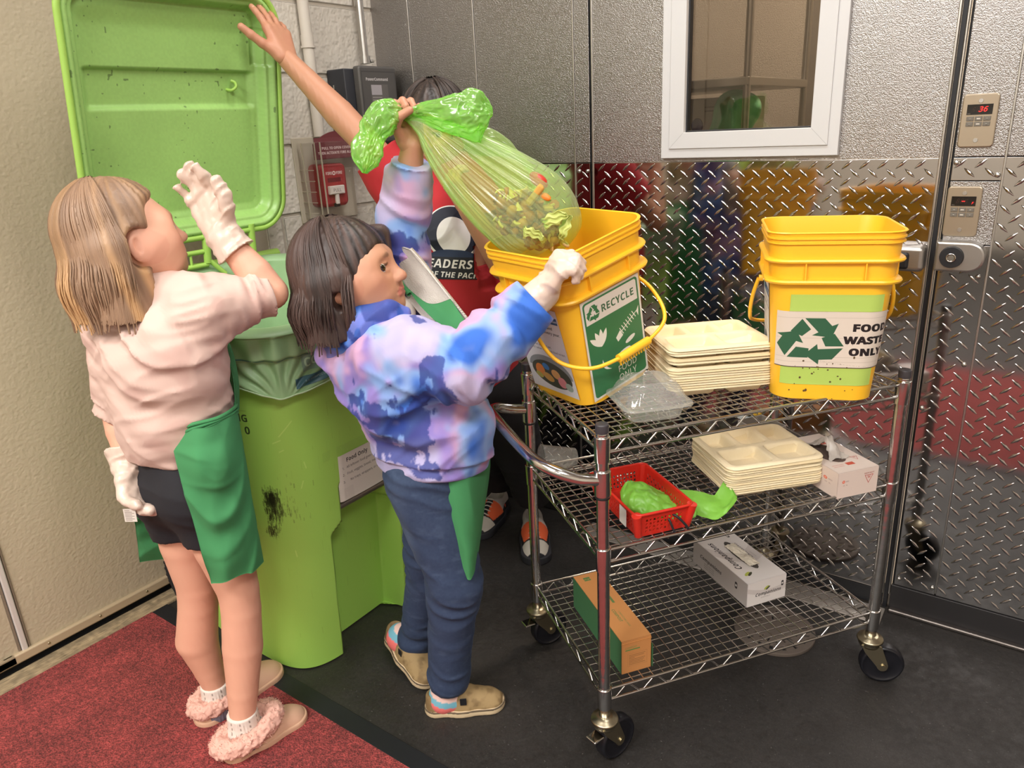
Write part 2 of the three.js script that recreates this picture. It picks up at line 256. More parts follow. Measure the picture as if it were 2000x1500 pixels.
{ // the cooler door and its window
  const d = structGroup('door_1'); const x0 = -1.178, x1 = -0.246, TP = 1.243, WX0 = -0.93, WX1 = -0.49, WY0 = 1.27, WY1 = 1.93, DT = 2.16;
  const s = new THREE.Shape([[x0, TP + 0.002], [x1, TP + 0.002], [x1, DT], [x0, DT]].map(p => new THREE.Vector2(...p))); s.holes.push(new THREE.Path([[WX0, WY0], [WX0, WY1], [WX1, WY1], [WX1, WY0]].map(p => new THREE.Vector2(...p))));
  const sk = ext(s, 0.03); sk.translate(0, 0, Z_STEEL - 0.024); part('upper_sheet', uvm(sk), M.stucco, d);
  const wl = scene.getObjectByName('wall_right'); const src = wl.children.find(c => c.name === 'tread_sheet');
  // lower tread sheet of the door, proud by 6 mm
  const g = bx(x1 - x0, TP - 0.06, 0.03, (x0 + x1) / 2, (TP + 0.06) / 2, Z_STEEL - 0.009, 0.001); const sh = part('tread_sheet', g, M.steelPlate, d); const spots = [];
  for (let r = Math.ceil(0.075 / 0.0205); r * 0.0205 < TP - 0.012; r++) for (let k = -29; k * 0.041 < x1; k++) { const x = k * 0.041 + (r % 2 ? 0.0205 : 0); if (x < x0 + 0.012 || x > x1 - 0.012) continue; spots.push([x, r * 0.0205, r % 2 ? -0.72 : 0.72]); }
  const im = new THREE.InstancedMesh(src.children[0].geometry, M.steelPlate, spots.length), m4 = new THREE.Matrix4(), q = new THREE.Quaternion();
  spots.forEach(([x, y, t], i) => { m4.compose(V(x, y, Z_STEEL + 0.0058), q.setFromAxisAngle(V(0, 0, 1), t), V(1, 1, 1)); im.setMatrixAt(i, m4); }); im.name = 'raised_tread'; im.userData.kind = 'stuff'; im.castShadow = im.receiveShadow = true; sh.add(im);
  part('gasket', [bx(0.01, DT, 0.02, x1 + 0.008, DT / 2, Z_STEEL - 0.012, 0), bx(0.008, DT, 0.02, x0 - 0.006, DT / 2, Z_STEEL - 0.012, 0)], M.black, d);
  part('door_edge', [bx(0.006, DT - 0.05, 0.012, x1 - 0.001, DT / 2 + 0.025, Z_STEEL + 0.003, 0.002), bx(0.005, DT - 0.05, 0.012, x1 + 0.0165, DT / 2 + 0.025, Z_STEEL, 0.002), bx(0.006, DT - 0.05, 0.012, x0 + 0.001, DT / 2 + 0.025, Z_STEEL + 0.003, 0.002)], M.alum, d);
  part('header', uvm(bx(1.0, 2.75 - DT - 0.005, 0.08, -0.712, (2.75 + DT + 0.005) / 2, Z_STEEL - 0.04, 0)), M.stucco, d);
  part('sweep', bx(x1 - x0, 0.05, 0.012, (x0 + x1) / 2, 0.03, Z_STEEL - 0.004, 0.001), M.black, d);
  // window frame: outer trim, raised inner frame, pane
  const fr = structGroup('window_1'); const fm = mat(0xc9c9c9, 0.4);
  const ring = (a0, b0, a1, b1, t, dep, z) => { const o = new THREE.Shape([[a0, b0], [a1, b0], [a1, b1], [a0, b1]].map(p => new THREE.Vector2(...p))); o.holes.push(new THREE.Path([[a0 + t, b0 + t], [a0 + t, b1 - t], [a1 - t, b1 - t], [a1 - t, b0 + t]].map(p => new THREE.Vector2(...p)))); const g = ext(o, dep, 0.0015, 2); g.translate(0, 0, z); return g; };
  part('outer_trim', ring(-0.946, 1.256, -0.474, 1.946, 0.024, 0.014, Z_STEEL + 0.006), fm, fr);
  part('inner_frame', ring(-0.921, 1.281, -0.499, 1.921, 0.04, 0.022, Z_STEEL + 0.002), fm, fr);
  const mt = []; for (const [x, y, sx] of [[-0.921, 1.281, 1], [-0.499, 1.281, -1]]) mt.push(rod([x, y, Z_STEEL + 0.0252], [x + sx * 0.04, y + 0.04, Z_STEEL + 0.0252], 0.0006, 4)); part('mitre_line', mt[0], mat(0x8e8e8e, 0.6), fr); part('mitre_line', mt[1], mat(0x8e8e8e, 0.6), fr);
  part('glazing_bead', ring(-0.884, 1.318, -0.536, 1.884, 0.007, 0.02, Z_STEEL - 0.012), M.black, fr);
  part('pane', bx(0.34, 0.56, 0.002, -0.71, 1.6, Z_STEEL - 0.008, 0), new THREE.MeshPhysicalMaterial({ color: 0xcfc9c2, transmission: 1, roughness: 0.02, thickness: 0, ior: 1.5 }), fr);
  // handle on the door and latch with keyhole beside it
  const hm = mat(0xa6a29d, 0.35, 0.9);
  part('door_handle', [bx(0.11, 0.062, 0.05, -0.302, 1.012, Z_STEEL + 0.03, 0.012, 3)], hm, d);
  part('grip', bx(0.075, 0.042, 0.016, -0.316, 1.008, Z_STEEL + 0.052, 0.008, 3), M.black, d);
}
{ // latch body on the jamb
  const l = thing('door_latch', 'brushed metal latch housing with a round black keyhole boss beside the cooler door edge', 'latch', [-0.18, 1.02, Z_STEEL]);
  const s = new THREE.Shape(); s.moveTo(-0.042, -0.03); s.lineTo(0.02, -0.03); s.quadraticCurveTo(0.05, -0.028, 0.05, 0); s.quadraticCurveTo(0.05, 0.028, 0.02, 0.03); s.lineTo(-0.042, 0.03); s.closePath();
  part('housing', ext(s, 0.034, 0.005), mat(0xa6a29d, 0.35, 0.9), l);
  const b = cy(0.024, 0.026, 0.012, 0, 0, 0, 32); b.rotateX(Math.PI / 2); b.translate(-0.012, 0, 0.044); part('boss', b, M.black, l);
  const t = new THREE.TorusGeometry(0.009, 0.002, 8, 24); t.translate(-0.012, 0, 0.051); const k = cy(0.007, 0.007, 0.004, 0, 0, 0, 20); k.rotateX(Math.PI / 2); k.translate(-0.012, 0, 0.0505); part('key_cylinder', [t, k], M.chrome, l);
}
{ // ceiling, far walls (they close the room and show in the metal)
  const wp = mat(0xcbc2b4, 0.8);
  struct('ceiling', bx(X_R - X_LEFT + 0.6, 0.1, Z_F - Z_STEEL + 0.6, (X_R + X_LEFT) / 2, CEIL + 0.05, (Z_F + Z_STEEL) / 2, 0), mat(0xd8d4cc, 0.9));
  struct('wall_front', bx(X_R - X_LEFT + 0.6, 2.75, 0.1, (X_R + X_LEFT) / 2, 1.375, Z_F + 0.05, 0), wp);
  struct('wall_side', bx(0.1, 2.75, Z_F - Z_STEEL + 0.4, X_R + 0.05, 1.375, (Z_F + Z_STEEL) / 2, 0), wp);
  struct('wall_alcove', bx(0.5, 2.75, 0.1, X_LEFT - 0.3, 1.375, -2.05, 0), wp);
  LAMPS.forEach(([x, z, w, d, I]) => {
    const t = thing('ceiling_light', 'flush white troffer in the ceiling, out of view above the room', 'ceiling light', [x, CEIL, z], 0, 'ceiling troffers out of view');
    part('housing', bx(w + 0.05, 0.02, d + 0.05, 0, -0.01, 0, 0.004), M.white, t);
    part('diffuser', bx(w, 0.006, d, 0, -0.022, 0, 0.001), new THREE.MeshStandardMaterial({ color: 0xffffff, emissive: LAMP_COLOR, emissiveIntensity: 2.2 }), t);
    const l = new THREE.RectAreaLight(LAMP_COLOR, I, w, d); l.position.set(x, CEIL - 0.028, z); l.lookAt(x, 0, z); scene.add(l);
  });
}
// ---------------------------------------------------------------- wire utility cart
const CART = { pos: [-0.6046, 0, -1.5665], turn: 0.9454, LX: 0.3622, LZ: 0.2122, Y: [0.191, 0.539, 0.783] };
const cartPt = (x, y, z) => { const c = Math.cos(CART.turn), s = Math.sin(CART.turn); return [CART.pos[0] + x * c + z * s, y, CART.pos[2] - x * s + z * c]; };
{
  const c = thing('utility_cart', 'chrome wire utility cart with three shelves, a push handle and black casters', 'cart', CART.pos, CART.turn);
  const { LX, LZ, Y } = CART; const legs = [[-LX, LZ, 0.35], [LX, LZ, -0.55], [-LX, -LZ, 0.15], [LX, -LZ, 1.2]];
  for (const [x, z, a] of legs) {
    const rows = [[0, 0.1286], [0.0127, 0.1286]]; for (let y = 0.16; y < 0.8; y += 0.0254) rows.push([0.0127, y - 0.0008], [0.0121, y], [0.0127, y + 0.0008]);
    rows.push([0.0127, 0.797], [0.0118, 0.798], [0.0127, 0.7988], [0.0127, 0.802], [0.0118, 0.803], [0.0127, 0.804]);
    const g = lathe(rows, 24); g.translate(x, 0, z); const post = part('post', g, M.chrome, c);
    const cp = lathe([[0.0128, 0.803], [0.0134, 0.805], [0.0132, 0.819], [0.0115, 0.8216], [0, 0.8216]], 24); cp.translate(x, 0, z); part('cap', cp, mat(0x39363a, 0.4), post);
    for (const y of Y) { const k = lathe([[0.0128, y - 0.04], [0.0152, y - 0.04], [0.0163, y + 0.011], [0.0148, y + 0.013], [0.0128, y + 0.013]], 28); k.translate(x, 0, z); part('collar', k, M.chrome, post); }
    // swivel caster
    const w = new THREE.Group(); w.name = 'caster'; w.position.set(x, 0, z); w.rotation.y = a; c.add(w);
    part('swivel_plate', lathe([[0, 0.13], [0.017, 0.13], [0.02, 0.124], [0.029, 0.122], [0.031, 0.117], [0.026, 0.112], [0.027, 0.107], [0.024, 0.1], [0, 0.1]], 28), M.zinc, w);
    const fs = new THREE.Shape(); fs.moveTo(-0.022, 0.108); fs.lineTo(0.024, 0.108); fs.lineTo(0.043, 0.056); fs.quadraticCurveTo(0.045, 0.038, 0.03, 0.038); fs.quadraticCurveTo(0.022, 0.04, 0.018, 0.05); fs.lineTo(-0.012, 0.088); fs.closePath();
    const f1 = ext(fs, 0.0025, 0.0006), f2 = f1.clone(); f1.translate(0, 0, 0.0165); f2.translate(0, 0, -0.019); part('fork', [f1, f2, bx(0.044, 0.003, 0.036, 0, 0.1075, 0, 0.001)], M.zinc, w);
    const wh = lathe([[0, -0.013], [0.02, -0.013], [0.022, -0.01], [0.04, -0.01], [0.0435, -0.0145], [0.048, -0.0145], [0.0515, -0.009], [0.0515, 0.009], [0.048, 0.0145], [0.0435, 0.0145], [0.04, 0.01], [0.022, 0.01], [0.02, 0.013], [0, 0.013]], 40); wh.rotateX(Math.PI / 2); wh.translate(0.032, 0.0515, 0); part('wheel', wh, mat(0x15151b, 0.35), w);
    const ax = cy(0.0065, 0.0065, 0.046, 0, 0, 0, 6); ax.rotateX(Math.PI / 2); ax.translate(0.032, 0.0515, 0); part('axle_bolt', ax, M.zinc, w);
    if (a === 0.35 || a === 0.15) part('brake_lever', bx(0.03, 0.006, 0.03, -0.03, 0.085, 0, 0.003, 2), M.chrome, w);
  }
  for (const y of Y) {
    const s = new THREE.Group(); s.name = 'wire_shelf'; s.position.y = y; c.add(s);
    const r = [], m = []; const ex = LX - 0.012, ez = LZ - 0.012, R1 = 0.0033;
    for (const h of [0.004, -0.024]) { for (const z of [-LZ, LZ]) r.push(rod([-ex, h, z], [ex, h, z], R1, 8)); for (const x of [-LX, LX]) r.push(rod([x, h, -ez], [x, h, ez], R1, 8)); }
    part('rim_rods', r, M.chrome, s);
    const zig = []; const zz = (a, b, fix, axis) => { const n = Math.round((b - a) / 0.034), pts = []; for (let i = 0; i <= n; i++) { const t = mix(a, b, i / n), hh = i % 2 ? 0.001 : -0.021; for (const e of [-0.006, 0.006]) pts.push(axis ? [fix, hh, t + e] : [t + e, hh, fix]); } for (let i = 0; i < pts.length - 1; i++) zig.push(rod(pts[i], pts[i + 1], 0.0022, 6)); };
    zz(-ex + 0.01, ex - 0.01, LZ, 0); zz(-ex + 0.01, ex - 0.01, -LZ, 0); zz(-ez + 0.01, ez - 0.01, LX, 1); zz(-ez + 0.01, ez - 0.01, -LX, 1); part('truss_wire', zig, M.chrome, s);
    for (let i = 0; i < 28; i++) { const x = mix(-ex, ex, (i + 0.5) / 28); m.push(rod([x, -0.0016, -LZ], [x, -0.0016, LZ], 0.0016, 6)); }
    for (let i = 0; i < 17; i++) { const z = mix(-ez, ez, (i + 0.5) / 17); m.push(rod([-LX, -0.0046, z], [LX, -0.0046, z], 0.0016, 6)); }
    part('wire_mat', m, M.chrome, s);
  }
  const hb = [[-0.362, 0.702, 0.2122], [-0.41, 0.712, 0.208], [-0.448, 0.727, 0.192], [-0.474, 0.737, 0.155], [-0.482, 0.741, 0.1], [-0.482, 0.741, -0.1], [-0.474, 0.737, -0.155], [-0.448, 0.727, -0.192], [-0.41, 0.712, -0.208], [-0.362, 0.702, -0.2122]];
  const h = part('push_handle', tube(hb, 0.0122, 90, 16), M.chrome, c);
  for (const z of [-LZ, LZ]) { const k = lathe([[0.0128, 0.668], [0.0156, 0.668], [0.0166, 0.672], [0.0166, 0.722], [0.0156, 0.7252], [0.0128, 0.7252]], 28); k.translate(-LX, 0, z); part('collar', k, M.chrome, h); const o = lathe([[0.0128, 0.664], [0.0152, 0.664], [0.0152, 0.668], [0.0128, 0.668]], 24); o.translate(-LX, 0, z); part('ring', o, M.black, h); }
}
// ---------------------------------------------------------------- things on the cart
function outline(hx, hz, r, n = 10) {                 // rounded rectangle, counter-clockwise from +x
  const p = []; r = Math.min(r, hx, hz); const C = [[hx - r, hz - r, 0], [-hx + r, hz - r, 1], [-hx + r, -hz + r, 2], [hx - r, -hz + r, 3]];
  for (const [x, z, q] of C) for (let i = 0; i <= n; i++) { const a = (q + i / n) * Math.PI / 2; p.push([x + r * Math.cos(a), z + r * Math.sin(a)]); }
  return p;
}
function loft(rows, opt = {}) {                       // rows [y, halfX, halfZ, cornerRadius]
  const n = opt.n || 10, N = 4 * (n + 1), f = (u, v) => { const k = Math.round(v * (rows.length - 1)), R = rows[k], o = outline(R[1], R[2], R[3], n), q = o[Math.round(u * N) % N]; let x = q[0], z = q[1], y = R[0]; if (opt.mod) [x, y, z] = opt.mod(x, y, z, k); return [x, y, z]; };
  let g = surf((u, v) => f(u, v), N, rows.length - 1, { closeU: true }); g = g.toNonIndexed(); g.deleteAttribute('normal'); g.computeVertexNormals();
  return creased(g, opt.crease || 0.7);
}
function creased(g, ang) {                             // smooth normals except across sharp edges
  const p = g.attributes.position, N = p.count, map = new Map(), fn = []; const a = V(), b = V(), c = V();
  for (let i = 0; i < N; i += 3) { a.fromBufferAttribute(p, i); b.fromBufferAttribute(p, i + 1); c.fromBufferAttribute(p, i + 2); const n = b.clone().sub(a).cross(c.clone().sub(a)); fn.push(n); for (let k = 0; k < 3; k++) { const h = [p.getX(i + k), p.getY(i + k), p.getZ(i + k)].map(q => Math.round(q * 1e5)).join(); (map.get(h) || map.set(h, []).get(h)).push(i / 3); } }
  const un = fn.map(n => n.clone().normalize()), out = new Float32Array(N * 3), co = Math.cos(ang);
  for (let i = 0; i < N; i++) { const t = Math.floor(i / 3), s = V(); const h = [p.getX(i), p.getY(i), p.getZ(i)].map(q => Math.round(q * 1e5)).join(); for (const f of map.get(h)) if (un[f].dot(un[t]) > co) s.add(fn[f]); s.normalize(); out.set([s.x, s.y, s.z], i * 3); }
  g.setAttribute('normal', new THREE.BufferAttribute(out, 3)); return g;
}
const yellow = mat(0xf8bf2c, 0.38, 0, { clearcoat: 0.15, clearcoatRoughness: 0.4 });
function recycleArrows(g, cx, cy, R, color) {          // three chasing arrows
  g.fillStyle = color; for (let k = 0; k < 3; k++) {
    g.save(); g.translate(cx, cy); g.rotate(k * Math.PI * 2 / 3); g.beginPath(); g.moveTo(-0.62 * R, -0.42 * R); g.lineTo(-0.3 * R, -0.95 * R); g.lineTo(-0.02 * R, -0.5 * R); g.lineTo(-0.27 * R, -0.2 * R); g.closePath(); g.fill();
    g.beginPath(); g.moveTo(-0.22 * R, -0.98 * R); g.lineTo(0.36 * R, -0.98 * R); g.lineTo(0.58 * R, -0.66 * R); g.lineTo(0.76 * R, -0.76 * R); g.lineTo(0.6 * R, -0.16 * R); g.lineTo(0.02 * R, -0.24 * R); g.lineTo(0.2 * R, -0.38 * R); g.closePath(); g.fill(); g.restore();
  }
}
const sign = (w, h, draw, rough = 0.45) => new THREE.MeshPhysicalMaterial({ map: canvasTex(w, h, draw), roughness: rough, clearcoat: 0.2, clearcoatRoughness: 0.3 });
const posterMat = sign(420, 620, (g, w, h) => {
  g.fillStyle = '#dedfe2'; g.fillRect(0, 0, w, h); g.fillStyle = '#1f4f86'; g.fillRect(20, 50, 390, 46); g.fillStyle = '#2f9fae'; g.fillRect(20, 50, 40, 46); g.fillStyle = '#dfe8f4'; g.font = 'bold 24px sans-serif'; g.fillText('CALL2R', 26, 82); g.fillText('#Keep it Clean', 240, 82);
  g.fillStyle = '#1c2430'; g.font = 'bold 27px sans-serif'; g.fillText('Food waste: produce and', 24, 140); g.fillText('food into landfills every year.', 24, 176); g.font = '20px sans-serif';['Buy what you need.', 'Eat it fresh.', 'DONATE what you can’t eat.', 'COMPOST rather than trash food scraps.'].forEach((s, i) => g.fillText(s, 40, 222 + 30 * i));
  g.fillStyle = '#8d9294'; g.beginPath(); g.ellipse(215, 470, 195, 115, 0.1, Math.PI, 0); g.fill(); g.fillStyle = '#46473f'; g.beginPath(); g.ellipse(215, 490, 180, 95, 0.1, 0, 7); g.fill();
  for (const [x, y, a, b, c] of [[110, 480, 42, 50, '#d9803c'], [175, 440, 32, 24, '#3f7fbf'], [175, 520, 50, 30, '#c79a52'], [255, 480, 40, 34, '#dda76a'], [300, 530, 40, 40, '#dd8f97'], [355, 550, 34, 30, '#9fb0a4'], [90, 520, 34, 22, '#a7a04d']]) { g.fillStyle = c; g.beginPath(); g.ellipse(x, y, a, b, 0.3, 0, 7); g.fill(); }
});
const recycleMat = sign(600, 860, (g, w, h) => {
  g.fillStyle = '#dcd9d2'; g.fillRect(0, 0, w, h); g.fillStyle = '#2b7347'; g.beginPath(); g.roundRect(18, 18, w - 36, h - 36, 30); g.fill(); g.fillStyle = '#dfd9d2'; g.beginPath(); g.roundRect(34, 34, w - 68, 170, 22); g.fill(); g.fillRect(34, 120, w - 68, 84);
  recycleArrows(g, 112, 126, 66, '#2b7347'); g.fillStyle = '#2a5f40'; g.font = 'bold 84px sans-serif'; g.fillText('RECYCLE', 190, 155);
  g.fillStyle = '#e6e4dc'; for (const a of [-0.75, -0.3, 0.1, 0.5]) { g.save(); g.translate(150, 430); g.rotate(a); g.beginPath(); g.moveTo(0, 0); g.quadraticCurveTo(-44, -80, -6, -150); g.quadraticCurveTo(46, -70, 0, 0); g.fill(); g.restore(); }
  g.strokeStyle = '#e6e4dc'; g.lineWidth = 7; g.beginPath(); g.moveTo(345, 410); g.lineTo(540, 300); g.stroke(); for (let i = 1; i < 8; i++) { const x = 345 + i * 24, y = 410 - i * 13.6; g.beginPath(); g.moveTo(x - 22, y - 32); g.lineTo(x + 14, y + 30); g.stroke(); }
  g.beginPath(); g.moveTo(350, 382); g.lineTo(300, 428); g.lineTo(318, 470); g.lineTo(376, 436); g.fill(); g.beginPath(); g.moveTo(538, 302); g.lineTo(568, 262); g.lineTo(556, 350); g.fill();
  g.beginPath(); g.ellipse(445, 500, 56, 20, -0.3, 0, 7); g.fill(); g.beginPath(); g.moveTo(140, 540); g.quadraticCurveTo(110, 640, 220, 660); g.quadraticCurveTo(150, 620, 140, 540); g.fill(); g.beginPath(); g.ellipse(360, 585, 80, 26, -0.2, 0, 7); g.fill(); g.beginPath(); g.ellipse(470, 620, 40, 16, -0.2, 0, 7); g.fill();
  g.font = '78px sans-serif'; g.fillText('FOOD', 280, 735); g.fillText('ONLY', 280, 815);
});
const wasteMat = sign(900, 640, (g, w, h) => {
  g.fillStyle = '#d9cdbf'; g.fillRect(0, 0, w, h); g.strokeStyle = 'rgba(120,105,90,0.35)'; g.lineWidth = 3; for (const y of [70, 300, 520, 575]) { g.beginPath(); g.moveTo(10, y); g.lineTo(w - 10, y - 6); g.stroke(); }
  recycleArrows(g, 285, 330, 262, '#2d5d42'); g.fillStyle = g.strokeStyle = '#1b1719'; g.lineWidth = 9; g.font = 'bold 108px sans-serif'; for (const [s, x, y] of [['FOOD', 590, 215], ['WASTE', 535, 355], ['ONLY', 580, 490]]) { g.fillText(s, x, y); g.strokeText(s, x, y); }
  g.fillStyle = 'rgba(70,60,50,0.5)'; for (let i = 0; i < 60; i++) g.fillRect(30 + 800 * ((i * 0.618) % 1), h - 20 - 190 * ((i * 0.382) % 1) ** 2, 3 + (i % 4), 2 + (i % 3)); g.fillStyle = '#51433f'; g.fillRect(0, h - 9, w, 9);
});
function pail(name, label) {
  const t = thing(name, label, 'bucket');
  const prof = [[0, 0.096], [0.003, 0.101], [0.08, 0.106], [0.16, 0.111], [0.252, 0.117], [0.2535, 0.129], [0.2575, 0.1305], [0.261, 0.129], [0.263, 0.119], [0.294, 0.121], [0.296, 0.1305], [0.2995, 0.132], [0.303, 0.1305], [0.304, 0.1225], [0.331, 0.1245], [0.333, 0.129], [0.336, 0.129], [0.337, 0.126], [0.341, 0.126], [0.342, 0.1295], [0.345, 0.1295], [0.346, 0.127], [0.351, 0.1275], [0.3545, 0.1305], [0.3565, 0.129], [0.3555, 0.1255], [0.33, 0.1215], [0.25, 0.113], [0.012, 0.099], [0.008, 0.09], [0.008, 0.001]];
  part('body', loft(prof.map(([y, h]) => [y, h, h, Math.min(0.045, h)])), yellow, t);
  for (const s of [-1, 1]) for (const k of [-0.055, 0.055]) { part('flange_rib', bx(0.0025, 0.036, 0.01, k, 0.278, s * 0.124, 0), yellow, t); part('flange_rib', bx(0.01, 0.036, 0.0025, s * 0.124, 0.278, k, 0), yellow, t); } return t;
}
function bail(t, pts, a, b) { const h = part('bail_handle', tube(pts, 0.0042, 60, 8), yellow, t); for (const p of [pts[0], pts[pts.length - 1]]) part('pivot', rod([p[0] * 0.93, p[1], p[2] * 0.93], p, 0.007, 12), yellow, h); return h; }
{ // tilted pail at the left, steadied by the child's gloved hand
  const t = pail('food_pail', 'square yellow bucket tipped at the left of the top shelf with a green recycle sign');
  t.position.set(-0.817, 0.8055, -1.408); t.quaternion.setFromAxisAngle(V(0.227, 0, 0.062).normalize(), 0.235).multiply(new THREE.Quaternion().setFromAxisAngle(V(0, 1, 0), -0.3));
  const tl = new THREE.Quaternion(); const face = (y0, y1) => { const h0 = mix(0.1005, 0.117, y0 / 0.252), h1 = mix(0.1005, 0.117, y1 / 0.252); return [h0, h1]; };
  let [a, b] = face(0.012, 0.245); const sx = (w, h0, h1, y0, y1) => surf((u, v) => [mix(h0, h1, v) + 0.0012, mix(y0, y1, v), (0.5 - u) * w], 1, 1, { thick: 0.0007 }), sz = (w, h0, h1, y0, y1) => surf((u, v) => [(u - 0.5) * w, mix(y0, y1, v), mix(h0, h1, v) + 0.0012], 1, 1, { thick: 0.0007 });
  part('recycle_sign', sx(0.168, a, b, 0.012, 0.245), recycleMat, t, 'green and white recycle food only sign'); [a, b] = face(0.02, 0.235); part('poster', sz(0.152, a, b, 0.02, 0.235), posterMat, t, 'white paper poster with a photo of food scraps');
  const h = bail(t, [[0, 0.235, 0.133], [0.03, 0.19, 0.143], [0.09, 0.14, 0.146], [0.14, 0.118, 0.11], [0.157, 0.113, 0.05], [0.157, 0.113, -0.05], [0.15, 0.135, -0.11], [0.09, 0.18, -0.143], [0.03, 0.215, -0.14], [0, 0.235, -0.133]]);
  const gr = [rod([0.158, 0.113, -0.045], [0.158, 0.113, 0.045], 0.009, 14)]; for (let i = 0; i < 12; i++) gr.push(bx(0.004, 0.02, 0.003, 0.158, 0.106, -0.042 + i * 0.0076, 0.0008)); gr.push(bx(0.016, 0.016, 0.09, 0.158, 0.113, 0, 0.006, 2)); part('grip', gr, yellow, h);
}
{ // upright pail at the right
  const t = pail('food_pail', 'square yellow bucket standing upright on the right with a white food waste only sign'); t.position.set(-0.386, 0.783, -1.658); t.rotation.y = 0.377;
  const hw = y => mix(0.1005, 0.117, y / 0.252); const band = (y0, y1, u0, u1) => { const o = y => outline(hw(y) + 0.0012, hw(y) + 0.0012, 0.045, 10); return surf((u, v) => { const y = mix(y0, y1, v), x = mix(u0, u1, u), h = hw(y) + 0.0012, r = 0.045; if (Math.abs(x) <= h - r) return [x, y, h]; const s = Math.sign(x), k = Math.min((Math.abs(x) - (h - r)) / r, 1.57); return [s * (h - r + r * Math.sin(k)), y, h - r + r * Math.cos(k)]; }, 40, 4, { thick: 0.0007 }); };
  const grn = mat(0xb0cc62, 0.5);
  part('tape', band(0.196, 0.231, -0.078, 0.099), grn, t, 'light green tape strip above the sign'); part('tape', band(0.036, 0.074, -0.088, 0.094), grn, t, 'light green tape strip below the sign'); part('food_waste_sign', band(0.0745, 0.1955, -0.104, 0.122), wasteMat, t, 'white sign with three green recycling arrows');
  part('poster', surf((u, v) => { const y = mix(0.03, 0.246, v); return [-(hw(y) + 0.0012), y, mix(-0.07, 0.066, u)]; }, 1, 1, { thick: -0.0007 }), posterMat, t, 'white paper poster on the left side');
  bail(t, [[-0.133, 0.24, -0.01], [-0.143, 0.2, -0.02], [-0.145, 0.15, -0.05], [-0.13, 0.12, -0.11], [-0.06, 0.108, -0.155], [0.06, 0.108, -0.155], [0.13, 0.12, -0.11], [0.145, 0.15, -0.05], [0.143, 0.2, -0.02], [0.133, 0.24, -0.01]]);
  const sp = []; for (let i = 0; i < 26; i++) { const s = new THREE.SphereGeometry(rr(0.0008, 0.0022), 6, 4); s.scale(1, rr(0.6, 1.6), 0.3); const y = rr(0.005, 0.1); s.translate(rr(-0.07, 0.06), y, hw(y) + 0.0018); sp.push(s); } part('food_specks', sp, mat(0x5a4526, 0.8), t);
}
// ---- moulded fibre trays
const ORD = ['first', 'second', 'third', 'fourth', 'fifth', 'sixth', 'seventh', 'eighth', 'ninth', 'tenth', 'eleventh', 'twelfth', 'thirteenth', 'fourteenth', 'fifteenth'];
const trayShape = (nu, nv) => {
  const HX = 0.118, HZ = 0.104, R = 0.022, comp = [[-0.106, -0.092, -0.040, -0.006], [-0.030, -0.092, 0.036, -0.006], [0.046, -0.092, 0.106, -0.006], [-0.106, 0.006, -0.002, 0.092], [0.010, 0.006, 0.106, 0.092]];
  const dep = (x, z) => { let d = 0; for (const [a, b, c, e] of comp) { const cx = (a + c) / 2, cz = (b + e) / 2, hx = (c - a) / 2, hz = (e - b) / 2, r = 0.014, qx = Math.max(Math.abs(x - cx) - hx + r, 0), qz = Math.max(Math.abs(z - cz) - hz + r, 0), k = r - Math.hypot(qx, qz) + Math.min(0, Math.max(Math.abs(x - cx) - hx, Math.abs(z - cz) - hz) * 0); const inside = Math.min(k, hx - Math.abs(x - cx) , hz - Math.abs(z - cz)); d = Math.max(d, 0.023 * sm(0, 0.014, inside)); } return d; };
  return surf((u, v) => { let x = (u - 0.5) * 2, z = (v - 0.5) * 2; const X = x * HX, Z = z * HZ; const ex = Math.max(Math.abs(X) - HX + R, 0), ez = Math.max(Math.abs(Z) - HZ + R, 0), l = Math.hypot(ex, ez); let px = X, pz = Z; const m = Math.max(ex, ez); if (ex > 0 && ez > 0 && l > 0) { const k = m / l; px = Math.sign(X) * (HX - R + ex * k); pz = Math.sign(Z) * (HZ - R + ez * k); } const e = R - Math.max(ex > 0 && ez > 0 ? m : Math.max(ex, ez), 0); return [px, 0.0255 - dep(px, pz) - (e < 0.0035 ? 0.0045 * (1 - e / 0.0035) : 0), pz]; }, nu, nv, { thick: 0.0016 });
};
